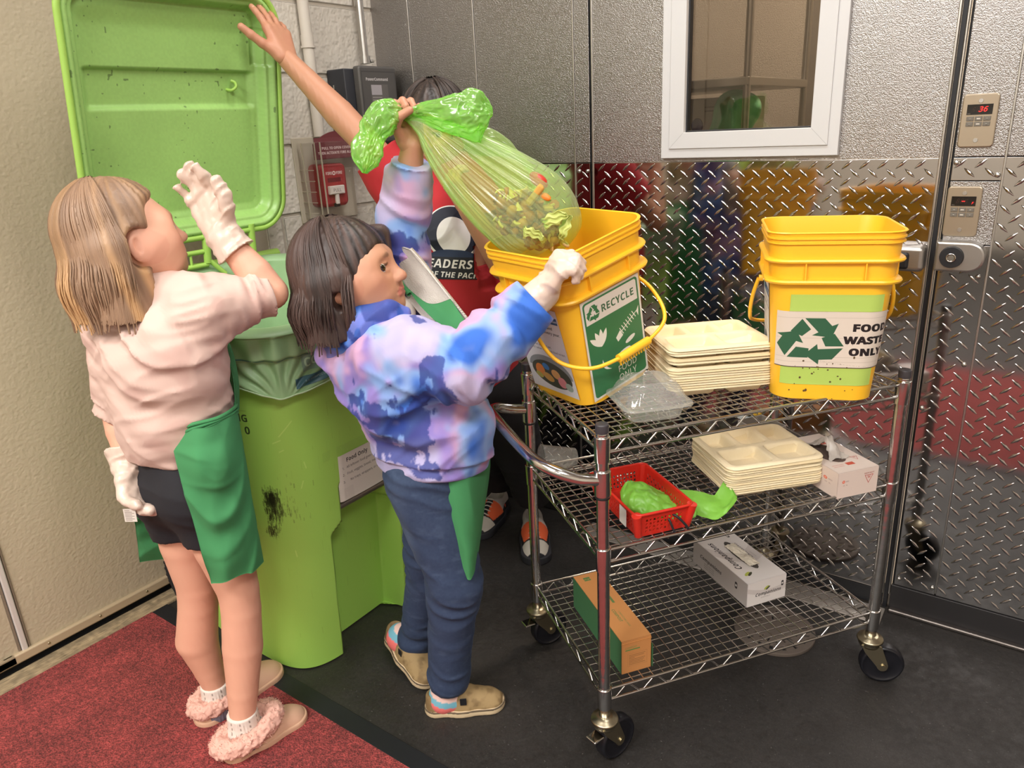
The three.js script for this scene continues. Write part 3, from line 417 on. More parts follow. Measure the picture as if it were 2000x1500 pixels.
{
  const fine = trayShape(100, 88), coarse = trayShape(36, 32); const fib = dataTex(256, (u, v) => g1(tns(u, v, 128, 51)));
  const tm = [0xe9d9b4, 0xe6d3aa, 0xecdcb9].map(c => mat(c, 0.75, 0, { bumpMap: fib, bumpScale: 0.0003 }));
  const stack = (pos, turn, ys, labTop, labRest, group) => ys.forEach((y, i) => {
    const top = i === ys.length - 1; const o = part(numbered('lunch_tray'), top ? fine : coarse, tm[i % 3], scene); o.position.set(pos[0] + rr(-1, 1) * 0.0012, y, pos[2] + rr(-1, 1) * 0.0012); o.rotation.y = turn + rr(-0.012, 0.012); if (i > ys.length - 6 && ys.length < 15) o.rotation.y += 0.03 * (i % 2);
    tag(o, top ? labTop : labRest.replace('tray', 'tray, ' + ORD[ys.length - 1 - i] + ' from the top,'), 'tray', group);
  });
  const p1 = cartPt(-0.002, 0, 0.002); const y1 = []; for (let i = 0; i < 9; i++) y1.push(0.783 + 0.0056 * i); for (let i = 0; i < 2; i++) y1.push(0.843 + 0.0065 * i); for (let i = 0; i < 3; i++) y1.push(0.8625 + 0.005 * i);
  stack([p1[0], 0, p1[2]], CART.turn - 0.22, y1, 'cream compartment tray topmost of the stack on the top shelf between the yellow buckets', 'cream compartment tray of the stack between the yellow buckets', 'trays stacked on the top shelf');
  const p2 = cartPt(0.108, 0, 0.052); const y2 = []; for (let i = 0; i < 12; i++) y2.push(0.539 + 0.0054 * i);
  stack([p2[0], 0, p2[2]], CART.turn - 0.13, y2, 'cream compartment tray topmost of the tall stack on the middle shelf', 'cream compartment tray of the tall stack on the middle shelf', 'trays stacked on the middle shelf');
}
// ---- clear clamshell boxes
const clear = new THREE.MeshPhysicalMaterial({ color: 0xf4f4f0, transmission: 0.86, roughness: 0.08, thickness: 0, ior: 1.45, specularIntensity: 1, clearcoat: 0.4 });
{
  const t = thing('clamshell_container', 'clear plastic hinged food container with a domed lid on the front of the top shelf', 'container', [-0.635, 0.783, -1.3285], CART.turn - 0.12);
  const rib = (x, y, z, k) => { const a = Math.atan2(z, x), w = 1 + 0.02 * Math.sin(a * 40); return [x * w, y, z * w]; };
  part('base', loft([[0.002, 0.001, 0.001, 0.001], [0.001, 0.05, 0.05, 0.02], [0.004, 0.054, 0.054, 0.02], [0.03, 0.06, 0.06, 0.022], [0.032, 0.062, 0.062, 0.022], [0.034, 0.073, 0.073, 0.025], [0.0325, 0.0745, 0.0745, 0.025]], { n: 14, mod: (x, y, z, k) => k > 1 && k < 4 ? rib(x, y, z) : [x, y, z] }), clear, t);
  part('lid', loft([[0.0335, 0.075, 0.075, 0.025], [0.037, 0.074, 0.074, 0.025], [0.0375, 0.066, 0.066, 0.024], [0.042, 0.065, 0.065, 0.024], [0.062, 0.056, 0.056, 0.026], [0.075, 0.047, 0.047, 0.026], [0.078, 0.04, 0.04, 0.024], [0.0765, 0.038, 0.038, 0.022], [0.0765, 0.001, 0.001, 0.001]], { n: 14, mod: (x, y, z, k) => k > 3 && k < 6 ? rib(x, y, z) : [x, y, z] }), clear, t);
  part('hinge_tab', bx(0.03, 0.0012, 0.014, 0, 0.034, -0.079, 0.0005), clear, t);
}
{ const t = solo('plastic_cup', lathe([[0, 0.002], [0.022, 0.001], [0.024, 0.003], [0.034, 0.085], [0.0365, 0.087], [0.0365, 0.09], [0.033, 0.09]], 32), clear, 'clear plastic cup lying at the left of the middle shelf', 'cup'); t.position.set(...cartPt(-0.262, 0.5745, -0.16)); t.rotation.set(Math.PI / 2 - 0.16, 0, 0.7); }
// ---- red basket with green bags and a cable
{
  const p = cartPt(-0.212, 0.539, 0.085); const t = thing('plastic_basket', 'shallow red plastic basket with pierced sides on the middle shelf holding green bags', 'basket', p, CART.turn); const red = mat(0xc42718, 0.42);
  const W = 0.13, D = 0.215, H = 0.055; const wall = (len, nh) => { const s = new THREE.Shape([[-len / 2, 0], [len / 2, 0], [len / 2 + 0.006, H], [-len / 2 - 0.006, H]].map(q => new THREE.Vector2(...q))); const n = nh, pw = (len - 0.03) / n; for (let i = 0; i < n; i++) for (let j = 0; j < 4; j++) { const x = -len / 2 + 0.015 + pw * (i + 0.5), y = 0.011 + 0.0088 * j, a = pw * 0.34, b = 0.0032; const f = (i + j) % 2 ? 1 : -1; s.holes.push(new THREE.Path([[x - a, y - b * f], [x + a, y - b * f], [x + a * 0.5 * f, y + b * f], [x - a, y + b * f]].map(q => new THREE.Vector2(...q)))); } const g = ext(s, 0.0018); return g; };
  const put = (g, ry, off) => { const r = g.clone(); r.translate(0, 0, -0.0009); r.rotateX(0.11); r.translate(0, 0, off); r.rotateY(ry); return r; };
  const w1 = wall(W - 0.012, 10), w2 = wall(D - 0.012, 18); part('side', [put(w1, 0, D / 2 - 0.006)], red, t); part('side', [put(w1, Math.PI, D / 2 - 0.006)], red, t); part('side', [put(w2, Math.PI / 2, W / 2 - 0.006)], red, t); part('side', [put(w2, -Math.PI / 2, W / 2 - 0.006)], red, t);
  part('bottom', bx(W - 0.012, 0.002, D - 0.012, 0, 0.002, 0, 0.0008), red, t); const o = outline(W / 2 + 0.003, D / 2 + 0.003, 0.014, 6); part('rim', tube(o.map(q => [q[0], H, q[1]]), 0.0032, 80, 8, true), red, t); for (const a of [-1, 1]) for (const b of [-1, 1]) part('corner', rod([a * (W / 2 - 0.008), 0.002, b * (D / 2 - 0.008)], [a * (W / 2), H, b * (D / 2)], 0.008, 12, 0.011), red, t);
  part('paper_label', bx(0.001, 0.04, 0.03, -W / 2 - 0.005, 0.03, 0.055, 0), mat(0xd9d5cf, 0.6), t, 'white paper label on the left side');
}
const bagGreen = mat(0x78b440, 0.42, 0, { transmission: 0.1, thickness: 0, side: THREE.DoubleSide });
{ // loose green bags, crumpled in the basket with a tail over the shelf
  const t = thing('green_bag_roll', 'bright green compostable bag crumpled in the red basket with its tail over the shelf', 'bag');
  const cr2 = (x, y, z) => 0.005 * Math.abs(ns(x * 34, y * 34, z * 34) - 0.5) + 0.003 * Math.abs(ns(x * 80, y * 60, z * 70) - 0.5);
  const A = patch([
    [[-0.7172, 0.5599, -1.3616], [-0.7078, 0.5834, -1.3786], [-0.6729, 0.5829, -1.3912], [-0.6311, 0.5669, -1.4020], [-0.5885, 0.5583, -1.4036], [-0.5495, 0.5502, -1.4027]],
    [[-0.7004, 0.5599, -1.3345], [-0.676, 0.5798, -1.3414], [-0.6463, 0.5806, -1.3572], [-0.6066, 0.5663, -1.3673], [-0.5695, 0.5545, -1.3765], [-0.541, 0.5496, -1.3823]],
    [[-0.6854, 0.5474, -1.3205], [-0.6602, 0.5647, -1.3202], [-0.6289, 0.5679, -1.3317], [-0.5906, 0.5593, -1.3432], [-0.5639, 0.5468, -1.3642], [-0.5416, 0.5439, -1.3729]],
    [[-0.6642, 0.5302, -1.3287], [-0.6438, 0.5453, -1.3174], [-0.6174, 0.5511, -1.3132], [-0.5915, 0.5454, -1.3299], [-0.5681, 0.544, -1.3467], [-0.5465, 0.5427, -1.3622]],
    [[-0.6557, 0.5195, -1.3370], [-0.642, 0.5209, -1.3346], [-0.6178, 0.5301, -1.3301], [-0.5916, 0.5297, -1.3362], [-0.5699, 0.5284, -1.3518], [-0.5534, 0.5316, -1.3654]]]);
  part('bundle', surf((u, v) => { const p = A(u, v), c = cr2(...p) * 2.2; return [p[0] + c * 0.5, p[1] + c * 1.6 - 0.004, p[2] + c]; }, 70, 50, { thick: 0.0012 }), bagGreen, t);
  const B = patch([
    [[-0.6419, 0.5647, -1.4063], [-0.6035, 0.5685, -1.4232], [-0.5648, 0.5679, -1.4385], [-0.5322, 0.5624, -1.4471], [-0.5258, 0.5684, -1.4545], [-0.5217, 0.5863, -1.4916], [-0.5182, 0.5872, -1.4946]],
    [[-0.6117, 0.5596, -1.3870], [-0.5819, 0.5593, -1.4023], [-0.5475, 0.5607, -1.4087], [-0.5162, 0.5597, -1.4183], [-0.4976, 0.5565, -1.4307], [-0.4998, 0.5669, -1.4731], [-0.4992, 0.5743, -1.4768]],
    [[-0.5834, 0.5522, -1.3784], [-0.563, 0.5515, -1.3867], [-0.5345, 0.5534, -1.3888], [-0.5071, 0.5528, -1.3957], [-0.4869, 0.5599, -1.4138], [-0.4838, 0.5653, -1.4579], [-0.4836, 0.5695, -1.4599]],
    [[-0.5641, 0.5437, -1.3759], [-0.5436, 0.5435, -1.3778], [-0.5196, 0.5438, -1.3759], [-0.4963, 0.5462, -1.3745], [-0.4821, 0.5545, -1.4018], [-0.4786, 0.5617, -1.4471], [-0.4787, 0.568, -1.4497]]]);
  part('tail', surf((u, v) => { const p = B(u, v), c = cr2(...p); return [p[0], p[1] + c, p[2]]; }, 60, 36, { thick: 0.0008 }), bagGreen, t);
  const c = solo('power_cord', [tube([[-0.7147, 0.5373, -1.3273], [-0.671, 0.5458, -1.2975], [-0.6215, 0.5504, -1.2967], [-0.58, 0.5714, -1.3036], [-0.5584, 0.5759, -1.3018], [-0.538, 0.5567, -1.3086], [-0.5303, 0.5367, -1.3188]], 0.0028, 60, 8), tube([[-0.6236, 0.5489, -1.3011], [-0.5843, 0.568, -1.3029], [-0.5675, 0.5685, -1.2918], [-0.5552, 0.5456, -1.2911], [-0.5483, 0.5352, -1.2917]], 0.0026, 40, 8)], M.black, 'thin black cord draped over the front rim of the red basket', 'cord');
}
// ---- boxes
const boxUV = (w, h, d, mats) => { const g = new THREE.BoxGeometry(w, h, d); return new THREE.Mesh(g, mats); };
function carton(t, w, h, d, sides, base) {              // thin boards: front +z, left -x, top +y, right +x, back -z
  const T = 0.0012; part('board', bx(w, h, d, 0, h / 2, 0, 0.002), base, t);
  if (sides.front) part('front_print', sheet([0, h / 2, d / 2], [1, 0, 0], [0, 1, 0], w - 0.001, h - 0.001, 0.0005), sides.front, t);
  if (sides.left) part('side_print', sheet([-w / 2, h / 2, 0], [0, 0, 1], [0, 1, 0], d - 0.001, h - 0.001, 0.0005), sides.left, t);
  if (sides.top) part('top_print', sheet([0, h, 0], [1, 0, 0], [0, 0, -1], w - 0.001, d - 0.001, 0.0005), sides.top, t);
  if (sides.right) part('side_print', sheet([w / 2, h / 2, 0], [0, 0, -1], [0, 1, 0], d - 0.001, h - 0.001, 0.0005), sides.right, t);
}
{ // brown and green carton, bottom shelf
  const w = 0.073, d = 0.272, h = 0.087; const t = thing('cardboard_carton', 'long brown and green cardboard carton on the bottom shelf by the front post', 'box', cartPt(-0.362 + 0.0945, 0.191, 0.2122 - 0.17), CART.turn); const kraft = mat(0xb3793f, 0.8), gr = mat(0x34633c, 0.75);
  const print = (dw, dh, f) => sign(dw, dh, (g, a, b) => { g.fillStyle = '#b87d45'; g.fillRect(0, 0, a, b); f(g, a, b); }, 0.8);
  carton(t, w, h, d, {
    front: print(300, 360, (g, a, b) => { g.fillStyle = '#4c7a3c'; g.font = '26px sans-serif'; g.fillText('COMPOST', 36, 90); g.fillRect(36, 100, 150, 12); g.strokeStyle = '#5d4426'; g.strokeRect(60, 150, 200, 140); g.fillStyle = '#5d4426'; for (let i = 0; i < 7; i++) g.fillRect(72, 168 + i * 17, i === 2 ? 60 : 170 - 12 * (i % 3), 4); }), left: gr,
    top: print(300, 1100, (g, a, b) => { g.fillStyle = '#47713a'; g.fillRect(80, 60, 70, 60); g.fillStyle = '#b87d45'; g.font = 'bold 26px sans-serif'; g.fillText('33 gal', 82, 100); g.fillStyle = '#56703a'; g.save(); g.translate(60, 640); g.rotate(Math.PI / 2); g.font = 'bold 42px sans-serif'; g.fillText('COMPOST', 0, -60); g.font = '26px sans-serif'; g.fillText('COMPOSTABLE BAGS', 40, -110); g.fillRect(-260, -150, 170, 26); g.restore(); g.strokeStyle = '#8b6a34'; g.strokeRect(200, 330, 50, 150); })
  }, kraft); part('flap_line', bx(w + 0.002, 0.0014, 0.0014, 0, h - 0.0065, d / 2 + 0.0009, 0.0004), kraft, t); part('loose_flap', bx(0.0012, 0.06, 0.03, w / 2 + 0.003, 0.032, d / 2 - 0.012, 0), gr, t);
}
{ // glove carton, bottom shelf
  const w = 0.118, d = 0.235, h = 0.068; const t = thing('glove_carton', 'white and grey disposable glove carton lying alone on the bottom shelf', 'box', cartPt(-0.362 + 0.5095, 0.191, 0.2122 - 0.2545), CART.turn + 0.04); const wb = mat(0xd9d2ce, 0.55);
  const hand = (g, x, y, s) => { g.fillStyle = '#211d1d'; g.beginPath(); g.roundRect(x - 9 * s, y - 20 * s, 18 * s, 40 * s, 8 * s); g.fill(); g.fillStyle = '#d8d2ce'; g.beginPath(); g.roundRect(x - 5 * s, y - 6 * s, 10 * s, 13 * s, 3); g.fill(); };
  const leaf = (g, x, y, s) => { g.fillStyle = '#a9b04a'; g.beginPath(); g.ellipse(x, y, 26 * s, 11 * s, -0.5, 0, 7); g.fill(); g.fillStyle = '#3c3f2c'; g.beginPath(); g.ellipse(x + 14 * s, y + 6 * s, 24 * s, 8 * s, -0.6, 0, 7); g.fill(); };
  const bg = (g, a, b) => { g.fillStyle = '#d7d0cc'; g.fillRect(0, 0, a, b); g.fillStyle = '#c6bdb9'; g.beginPath(); g.moveTo(0, b * 0.2); g.quadraticCurveTo(a * 0.5, b * 0.6, a, b * 0.35); g.lineTo(a, b * 0.6); g.quadraticCurveTo(a * 0.5, b * 0.8, 0, b * 0.4); g.fill(); };
  carton(t, w, h, d, {
    front: sign(480, 280, (g, a, b) => { bg(g, a, b); leaf(g, 235, 100, 1.3); g.fillStyle = '#1d191a'; g.font = 'italic bold 54px sans-serif'; g.fillText('Companions', 95, 180); g.fillStyle = '#8d8583'; g.font = '22px sans-serif'; g.fillText('ESSENTIALS', 170, 215); hand(g, 435, 100, 1.6); }),
    left: sign(900, 280, (g, a, b) => { g.fillStyle = '#a89f9a'; g.fillRect(0, 0, a, b); g.fillStyle = '#1d191a'; g.font = 'italic bold 62px sans-serif'; g.fillText('Companions', 120, 150); g.font = '22px sans-serif'; g.fillStyle = '#4d4644'; for (let i = 0; i < 3; i++) g.fillText('powder free vinyl', 200, 190 + i * 26); hand(g, 730, 120, 2); }),
    top: sign(480, 940, (g, a, b) => { bg(g, a, b); g.save(); g.translate(70, 700); g.rotate(-Math.PI / 2); g.fillStyle = '#1d191a'; g.font = 'italic bold 92px sans-serif'; g.fillText('Companions', 0, 60); g.restore(); leaf(g, 110, 790, 1.8); g.save(); g.translate(330, 560); g.rotate(-Math.PI / 2); g.font = 'bold 46px sans-serif'; g.fillStyle = '#3a3433'; g.fillText('VINYL GLOVES', 0, 40); g.font = '20px sans-serif'; g.fillStyle = '#8d8583'; g.fillText('examination', 0, 80); g.restore(); hand(g, 380, 90, 1.8); })
  }, wb);
  const sl = new THREE.Shape(); sl.absellipse(0, 0, 0.017, 0.07, 0, Math.PI * 2); const o = ext(sl, 0.001); o.rotateX(-Math.PI / 2); o.translate(0.008, h + 0.0006, 0); part('opening', o, mat(0x4a443f, 0.9), t); const A = patch([0, 1, 2, 3, 4].map(i => [0, 1, 2, 3].map(j => [-0.008 + j * 0.0105, h + 0.002 + (i % 2 ? 0.004 : 0.001) * (j % 3 ? 1.4 : 0.3) * (i < 4 ? 1 : 0.2), -0.05 + i * 0.027]))); part('glove_in_opening', surf((u, v) => { const p = A(u, v); return [p[0], p[1] + 0.003 * ns(p[0] * 300, 1, p[2] * 200), p[2]]; }, 30, 40, { thick: 0.0006 }), mat(0xe0d6c4, 0.5), t);
}
{ // film sheet dispenser, middle shelf
  const w = 0.108, d = 0.2, h = 0.063; const t = thing('film_dispenser_carton', 'white carton with red print and clear film pulled out, right of the middle shelf trays', 'box', cartPt(-0.362 + 0.6265, 0.539, 0.2122 - 0.0955), CART.turn - 0.02); const wb = mat(0xdccbc0, 0.55);
  const tri = (g, x, y, s) => { g.strokeStyle = '#b3433c'; g.lineWidth = 5 * s; g.beginPath(); g.moveTo(x - 40 * s, y - 30 * s); g.lineTo(x + 40 * s, y - 30 * s); g.lineTo(x, y + 42 * s); g.closePath(); g.stroke(); g.fillStyle = '#b3433c'; g.font = `bold ${34 * s}px serif`; g.fillText('W', x - 17 * s, y); };
  const dots = (g, x, y) => { g.strokeStyle = '#d4604a'; g.lineWidth = 7; g.fillStyle = '#e89a84'; g.beginPath(); g.arc(x, y, 15, 0, 7); g.fill(); g.stroke(); g.fillStyle = '#7c5a55'; g.font = '20px sans-serif'; g.fillText('MED', x + 28, y + 6); g.fillText('LG   XL', x - 4, y + 50); };
  carton(t, w, h, d, {
    front: sign(520, 300, (g, a, b) => { g.fillStyle = '#dccabf'; g.fillRect(0, 0, a, b); dots(g, 70, 110); tri(g, 400, 120, 1.3); g.fillStyle = '#a05048'; g.font = 'bold 24px sans-serif'; g.fillText('KEEPCRAFT', 335, 66); }), left: sign(600, 300, (g, a, b) => { g.fillStyle = '#d8c6ba'; g.fillRect(0, 0, a, b); dots(g, 480, 120); }),
    top: sign(520, 960, (g, a, b) => { g.fillStyle = '#e0d0c5'; g.fillRect(0, 0, a, b); tri(g, 430, 700, 1.1); g.fillStyle = '#c8543e'; g.fillRect(230, 770, 100, 60); g.font = '24px sans-serif'; g.fillText('INTERFOLDED', 50, 800); g.fillText('DELI SHEETS', 50, 835); g.fillRect(330, 220, 100, 60); })
  }, wb);
  const sl = new THREE.Shape(); sl.absellipse(0, 0, 0.03, 0.055, 0, Math.PI * 2); const o = ext(sl, 0.001); o.rotateX(-Math.PI / 2); o.translate(-0.006, h + 0.0007, 0.0); part('opening', o, mat(0x57473f, 0.9), t);
  const A = patch([0, 1, 2, 3, 4, 5].map(i => [0, 1, 2, 3, 4].map(j => { const a = (j / 4 - 0.5) * 2; return [-0.008 + a * 0.026 * (1 - 0.55 * Math.sin(i / 5 * 3.1)), h + 0.002 + [0, 0.018, 0.04, 0.03, 0.012, 0.001][i] * (1 - 0.4 * a * a) + 0.008 * ((i * 7 + j * 5) % 3 - 1) * 0.5, 0.045 - i * 0.02]; }))); part('film', surf((u, v) => { const p = A(u, v); const k = 0.004 * ns(p[0] * 160, p[1] * 160, p[2] * 160); return [p[0] + k, p[1] + k, p[2]]; }, 40, 50, { thick: 0.0005 }), mat(0xd8d0c8, 0.3, 0, { transmission: 0.45, thickness: 0, side: THREE.DoubleSide }), t);
}
{ const t = thing('small_carton', 'small opened grey carton with a yellow edge behind the middle shelf tray stack', 'box', cartPt(0.25, 0.539, -0.115), CART.turn + 0.1); part('board', [bx(0.08, 0.055, 0.003, 0, 0.0275, 0.045, 0.001), bx(0.08, 0.055, 0.003, 0, 0.0275, -0.045, 0.001), bx(0.003, 0.055, 0.09, -0.04, 0.0275, 0, 0.001), bx(0.003, 0.055, 0.09, 0.04, 0.0275, 0, 0.001), bx(0.08, 0.003, 0.09, 0, 0.002, 0, 0.001)], mat(0xb9b3ad, 0.7), t); part('yellow_flap', bx(0.045, 0.0014, 0.03, 0.018, 0.0565, -0.06, 0.0004), mat(0xd9ae25, 0.5), t); part('white_flap', bx(0.04, 0.0014, 0.02, -0.012, 0.0565, -0.052, 0.0004), mat(0xbcc3c4, 0.5), t); part('content', bx(0.06, 0.03, 0.07, 0, 0.02, 0, 0.004), mat(0x2a1d1a, 0.6), t); }
// ---- thermostats on the jamb
function thermostat(y, x, digits, label) {
  const t = thing('temperature_controller', label, 'controller', [x, y, Z_STEEL], 0); const s = mat(0xa89a86, 0.36, 0.75);
  const g = ext(rrect(0.066, 0.11, 0.006), 0.004, 0.0025); part('plate', g, s, t);
  part('display', sheet([0, 0.024, 0.0066], [1, 0, 0], [0, 1, 0], 0.05, 0.022, 0.0006), new THREE.MeshStandardMaterial({ map: canvasTex(256, 112, (c, a, b) => { c.fillStyle = '#15110f'; c.fillRect(0, 0, a, b); c.fillStyle = '#2a1a18'; c.font = 'italic bold 72px monospace'; c.fillText('888', 40, 78); c.fillStyle = '#ff3030'; digits(c); c.fillStyle = '#8d8880'; c.font = '14px sans-serif'; c.fillText('MAN', 8, 104); }), emissiveMap: canvasTex(256, 112, (c, a, b) => { c.fillStyle = '#000'; c.fillRect(0, 0, a, b); c.fillStyle = '#ff2020'; digits(c); }), emissive: 0xffffff, emissiveIntensity: 0.9, roughness: 0.2 }), t);
  const km = mat(0x6b655b, 0.5); for (let i = 0; i < 6; i++) { const x = -0.0165 + (i % 3) * 0.0165, y = 0.0045 - Math.floor(i / 3) * 0.0115; const b = part('key', bx(0.0145, 0.0098, 0.002, x, y, 0.0072, 0.001), km, t); part('icon', i % 3 === 1 ? bx(0.007, 0.0022, 0.0006, x, y, 0.0084, 0) : cy(0.0001, 0.003, 0.0008, x, y, 0.0084, 4), mat(0xd2ccc0, 0.5), b); }
  for (const q of [0.0425, -0.042]) { const c = cy(0.0045, 0.005, 0.002, 0, 0, 0, 18); c.rotateX(Math.PI / 2); c.translate(0, q, 0.0072); const sl = bx(0.0062, 0.0012, 0.0006, 0, q, 0.0083, 0); part('screw', [c, sl], M.alum, t); }
}
thermostat(1.323, -0.1815, c => { c.font = 'italic bold 76px monospace'; c.fillText('36', 112, 80); }, 'upper wall temperature controller whose red display reads 36');
thermostat(1.1215, -0.187, c => { c.fillRect(108, 52, 36, 9); c.font = 'italic bold 36px monospace'; c.fillText('F', 210, 88); }, 'lower wall temperature controller whose red display shows a dash');
// ---- floor drain and sill
{
  const t = thing('floor_drain', 'round grey slotted floor drain plate under the bottom shelf of the cart', 'drain', [-0.467, 0.001, -1.7941]); const s = new THREE.Shape(); s.absarc(0, 0, 0.105, 0, Math.PI * 2); for (let k = 0; k < 16; k++) for (const [a, b] of [[0.04, 0.062], [0.07, 0.092]]) { const q = k / 16 * Math.PI * 2 + (a > 0.05 ? 0.2 : 0); const p = []; for (const [r, d] of [[a, -0.09], [b, -0.07], [b, 0.07], [a, 0.09]]) p.push(new THREE.Vector2(r * Math.cos(q + d), r * Math.sin(q + d))); s.holes.push(new THREE.Path(p)); }
  const g = ext(s, 0.006, 0.002, 48); g.rotateX(-Math.PI / 2); part('grate', g, mat(0x6d625a, 0.7, 0.3), t); const b = cy(0.1, 0.1, 0.002, 0, 0.001, 0, 40); part('well', b, M.black, t);
  struct('trim_3', bx(0.96, 0.006, 0.085, -0.712, 0.003, Z_STEEL + 0.055, 0.003), mat(0xa39c94, 0.5, 0.6));
  const h = scene.getObjectByName('door_1'); part('hinge', [bx(0.07, 0.036, 0.03, -1.222, 0.62, Z_STEEL + 0.02, 0.008, 2), cy(0.01, 0.01, 0.06, -1.184, 0.62, Z_STEEL + 0.034)], mat(0x8d8781, 0.4, 0.8), h);
}
{ const p = [-0.1837, 0.003, -1.8426]; solo('paper_scrap', rod([p[0] - 0.008, p[1], p[2]], [p[0] + 0.008, p[1] + 0.001, p[2] - 0.006], 0.0025, 6), mat(0xc9c2bc, 0.8), 'tiny white paper scrap on the black floor beside the right front caster', 'scrap'); }
// ---------------------------------------------------------------- green wheeled bin, lid, liner
const BZ = -1.2; const binGreen = 0xa0c95c;
const SE = (() => {                                    // unit superellipse by arc length, from +x face centre towards +z
  const n = 4.6, pts = [], L = [0]; for (let i = 0; i <= 1440; i++) { const t = i / 1440 * Math.PI * 2, c = Math.cos(t), s = Math.sin(t); pts.push([Math.sign(c) * Math.abs(c) ** (2 / n), Math.sign(s) * Math.abs(s) ** (2 / n)]); if (i) L.push(L[i - 1] + Math.hypot(pts[i][0] - pts[i - 1][0], pts[i][1] - pts[i - 1][1])); }
  return u => { const q = ((u % 1) + 1) % 1 * L[1440]; let a = 0, b = 1440; while (b - a > 1) { const m = (a + b) >> 1; L[m] <= q ? a = m : b = m; } const t = (q - L[a]) / (L[b] - L[a]); return [mix(pts[a][0], pts[b][0], t), mix(pts[a][1], pts[b][1], t)]; };
})();
function binPt(u, y, grow = 0) {
  const k = clamp(y / 0.93, 0, 1.1), xf = mix(-1.425, -1.372, k) + grow, xb = mix(-1.93, -1.95, k) - grow, hz = mix(0.25, 0.284, k) + grow, [a, b] = SE(u); let x = (xf + xb) / 2 + a * (xf - xb) / 2; const z = b * hz;
  if (a > 0.3) { const zc = mix(0.118, 0.08, sm(0.375, 0.41, y)), r = 0.078 * (1 - sm(0.495, 0.52, y)) * sm(0, 0.012, zc + 0.006 - Math.abs(z)); x -= r; }
  return [x, y, BZ + z];
}
{
  const bin = thing('wheeled_bin', 'tall bright green wheeled compost bin with its lid held open against the wall', 'bin', [0, 0, 0]);
  const W = 2048, H = 1024, PX = 2.02; // about 1 px per mm around, 0.93 m up
  const tex = canvasTex(W, H, (g) => {
    g.fillStyle = '#a5d460'; g.fillRect(0, 0, W, H); for (let i = 0; i < 900; i++) { g.fillStyle = `rgba(${i % 2 ? '60,90,20' : '160,205,70'},${0.03 + 0.05 * rnd()})`; g.fillRect(rnd() * W, rnd() * H, 1 + rnd() * 2, 4 + rnd() * 40); }
    const yy = y => H * (1 - y / 0.94), uu = u => u * W; g.fillStyle = 'rgba(25,28,12,0.85)';
    const sc = (u, y, w, h, n, al) => { for (let i = 0; i < n; i++) { g.fillStyle = `rgba(28,30,14,${al * (0.3 + rnd())})`; const dx = (rnd() + rnd() - 1) * w, dy = (rnd() + rnd() - 1) * h; g.fillRect(uu(u) + dx, yy(y) + dy, 1 + rnd() * 3, 2 + rnd() * 18); } };
    sc(0.1385, 0.52, 28, 62, 420, 0.26); sc(0.1385, 0.54, 22, 24, 260, 0.34); sc(0.143, 0.45, 26, 24, 110, 0.3); sc(0.127, 0.505, 24, 30, 60, 0.2); sc(0.11, 0.52, 60, 90, 40, 0.15);
    g.strokeStyle = 'rgba(190,225,120,0.9)'; g.lineWidth = 3; for (const [u, y, du, dy] of [[0.118, 0.70, -0.018, 0.035], [0.126, 0.685, -0.01, 0.006], [0.12, 0.66, -0.006, 0.004], [0.1, 0.55, -0.004, 0.02], [0.09, 0.6, 0.002, 0.02], [0.118, 0.36, 0.001, 0.02]]) { g.beginPath(); g.moveTo(uu(u), yy(y)); g.lineTo(uu(u + du), yy(y + dy)); g.stroke(); }
    const txt = (s, u, y, size) => { g.save(); g.translate(uu(u), yy(y)); g.scale(-1, 1); g.font = `bold ${size}px sans-serif`; g.fillStyle = '#2c3a22'; g.fillText(s, 0, 0); g.restore(); };
    txt('EN', 0.189, 0.832, 36); txt('A N', 0.182, 0.795, 26); g.fillRect(uu(0.152), yy(0.772), 30, 3); txt('NG', 0.172, 0.742, 28); txt('0', 0.159, 0.71, 30);
  });
  const gm = mat(0xffffff, 0.42, 0, { map: tex }), gp = mat(binGreen, 0.42);
  part('body', surf((u, v) => binPt(u, 0.004 + v * 0.93), 480, 150, { closeU: true }), gm, bin);
  part('rim', surf((u, v) => { const a = v * Math.PI * 1.3 - 0.6, p = binPt(u, 0.925, 0.012 + 0.016 * Math.cos(a)); return [p[0], 0.925 + 0.016 * Math.sin(a) + (-1.36 - p[0]) / 0.6 * 0.065, p[2]]; }, 200, 10, { closeU: true }), gp, bin);
  part('base', surf((u, v) => { const p = binPt(u, 0.004); return [mix(-1.68, p[0], v), 0.004, mix(BZ, p[2], v)]; }, 120, 6, { closeU: true }), gp, bin);
  part('grab_bar', rod([-1.418, 0.445, BZ - 0.125], [-1.418, 0.445, BZ + 0.125], 0.0115, 18), mat(0x9c938a, 0.4, 0.8), bin, 'grey metal lifting bar across the front');
  for (const s of [-1, 1]) { // wheels under the back
    const w = lathe([[0, -0.03], [0.03, -0.032], [0.085, -0.012], [0.1, -0.022], [0.118, -0.028], [0.126, -0.02], [0.126, 0.02], [0.118, 0.028], [0.1, 0.022], [0.085, 0.012], [0.03, 0.032], [0, 0.03]], 48); w.rotateX(Math.PI / 2); w.translate(-1.945, 0.1265, BZ + s * 0.225); const wh = part('wheel', w, mat(0x1a1b20, 0.6), bin); const tr = []; for (let i = 0; i < 36; i++) { const b = bx(0.008, 0.004, 0.05, 0, 0.1265, 0, 0); b.rotateZ(i / 36 * Math.PI * 2); b.translate(-1.945, 0.1265, BZ + s * 0.225); tr.push(b); } part('tread', tr, M.rubber, wh).userData.kind = 'stuff';
  }
  part('axle', rod([-1.945, 0.1265, BZ - 0.22], [-1.945, 0.1265, BZ + 0.22], 0.012), M.zinc, bin);
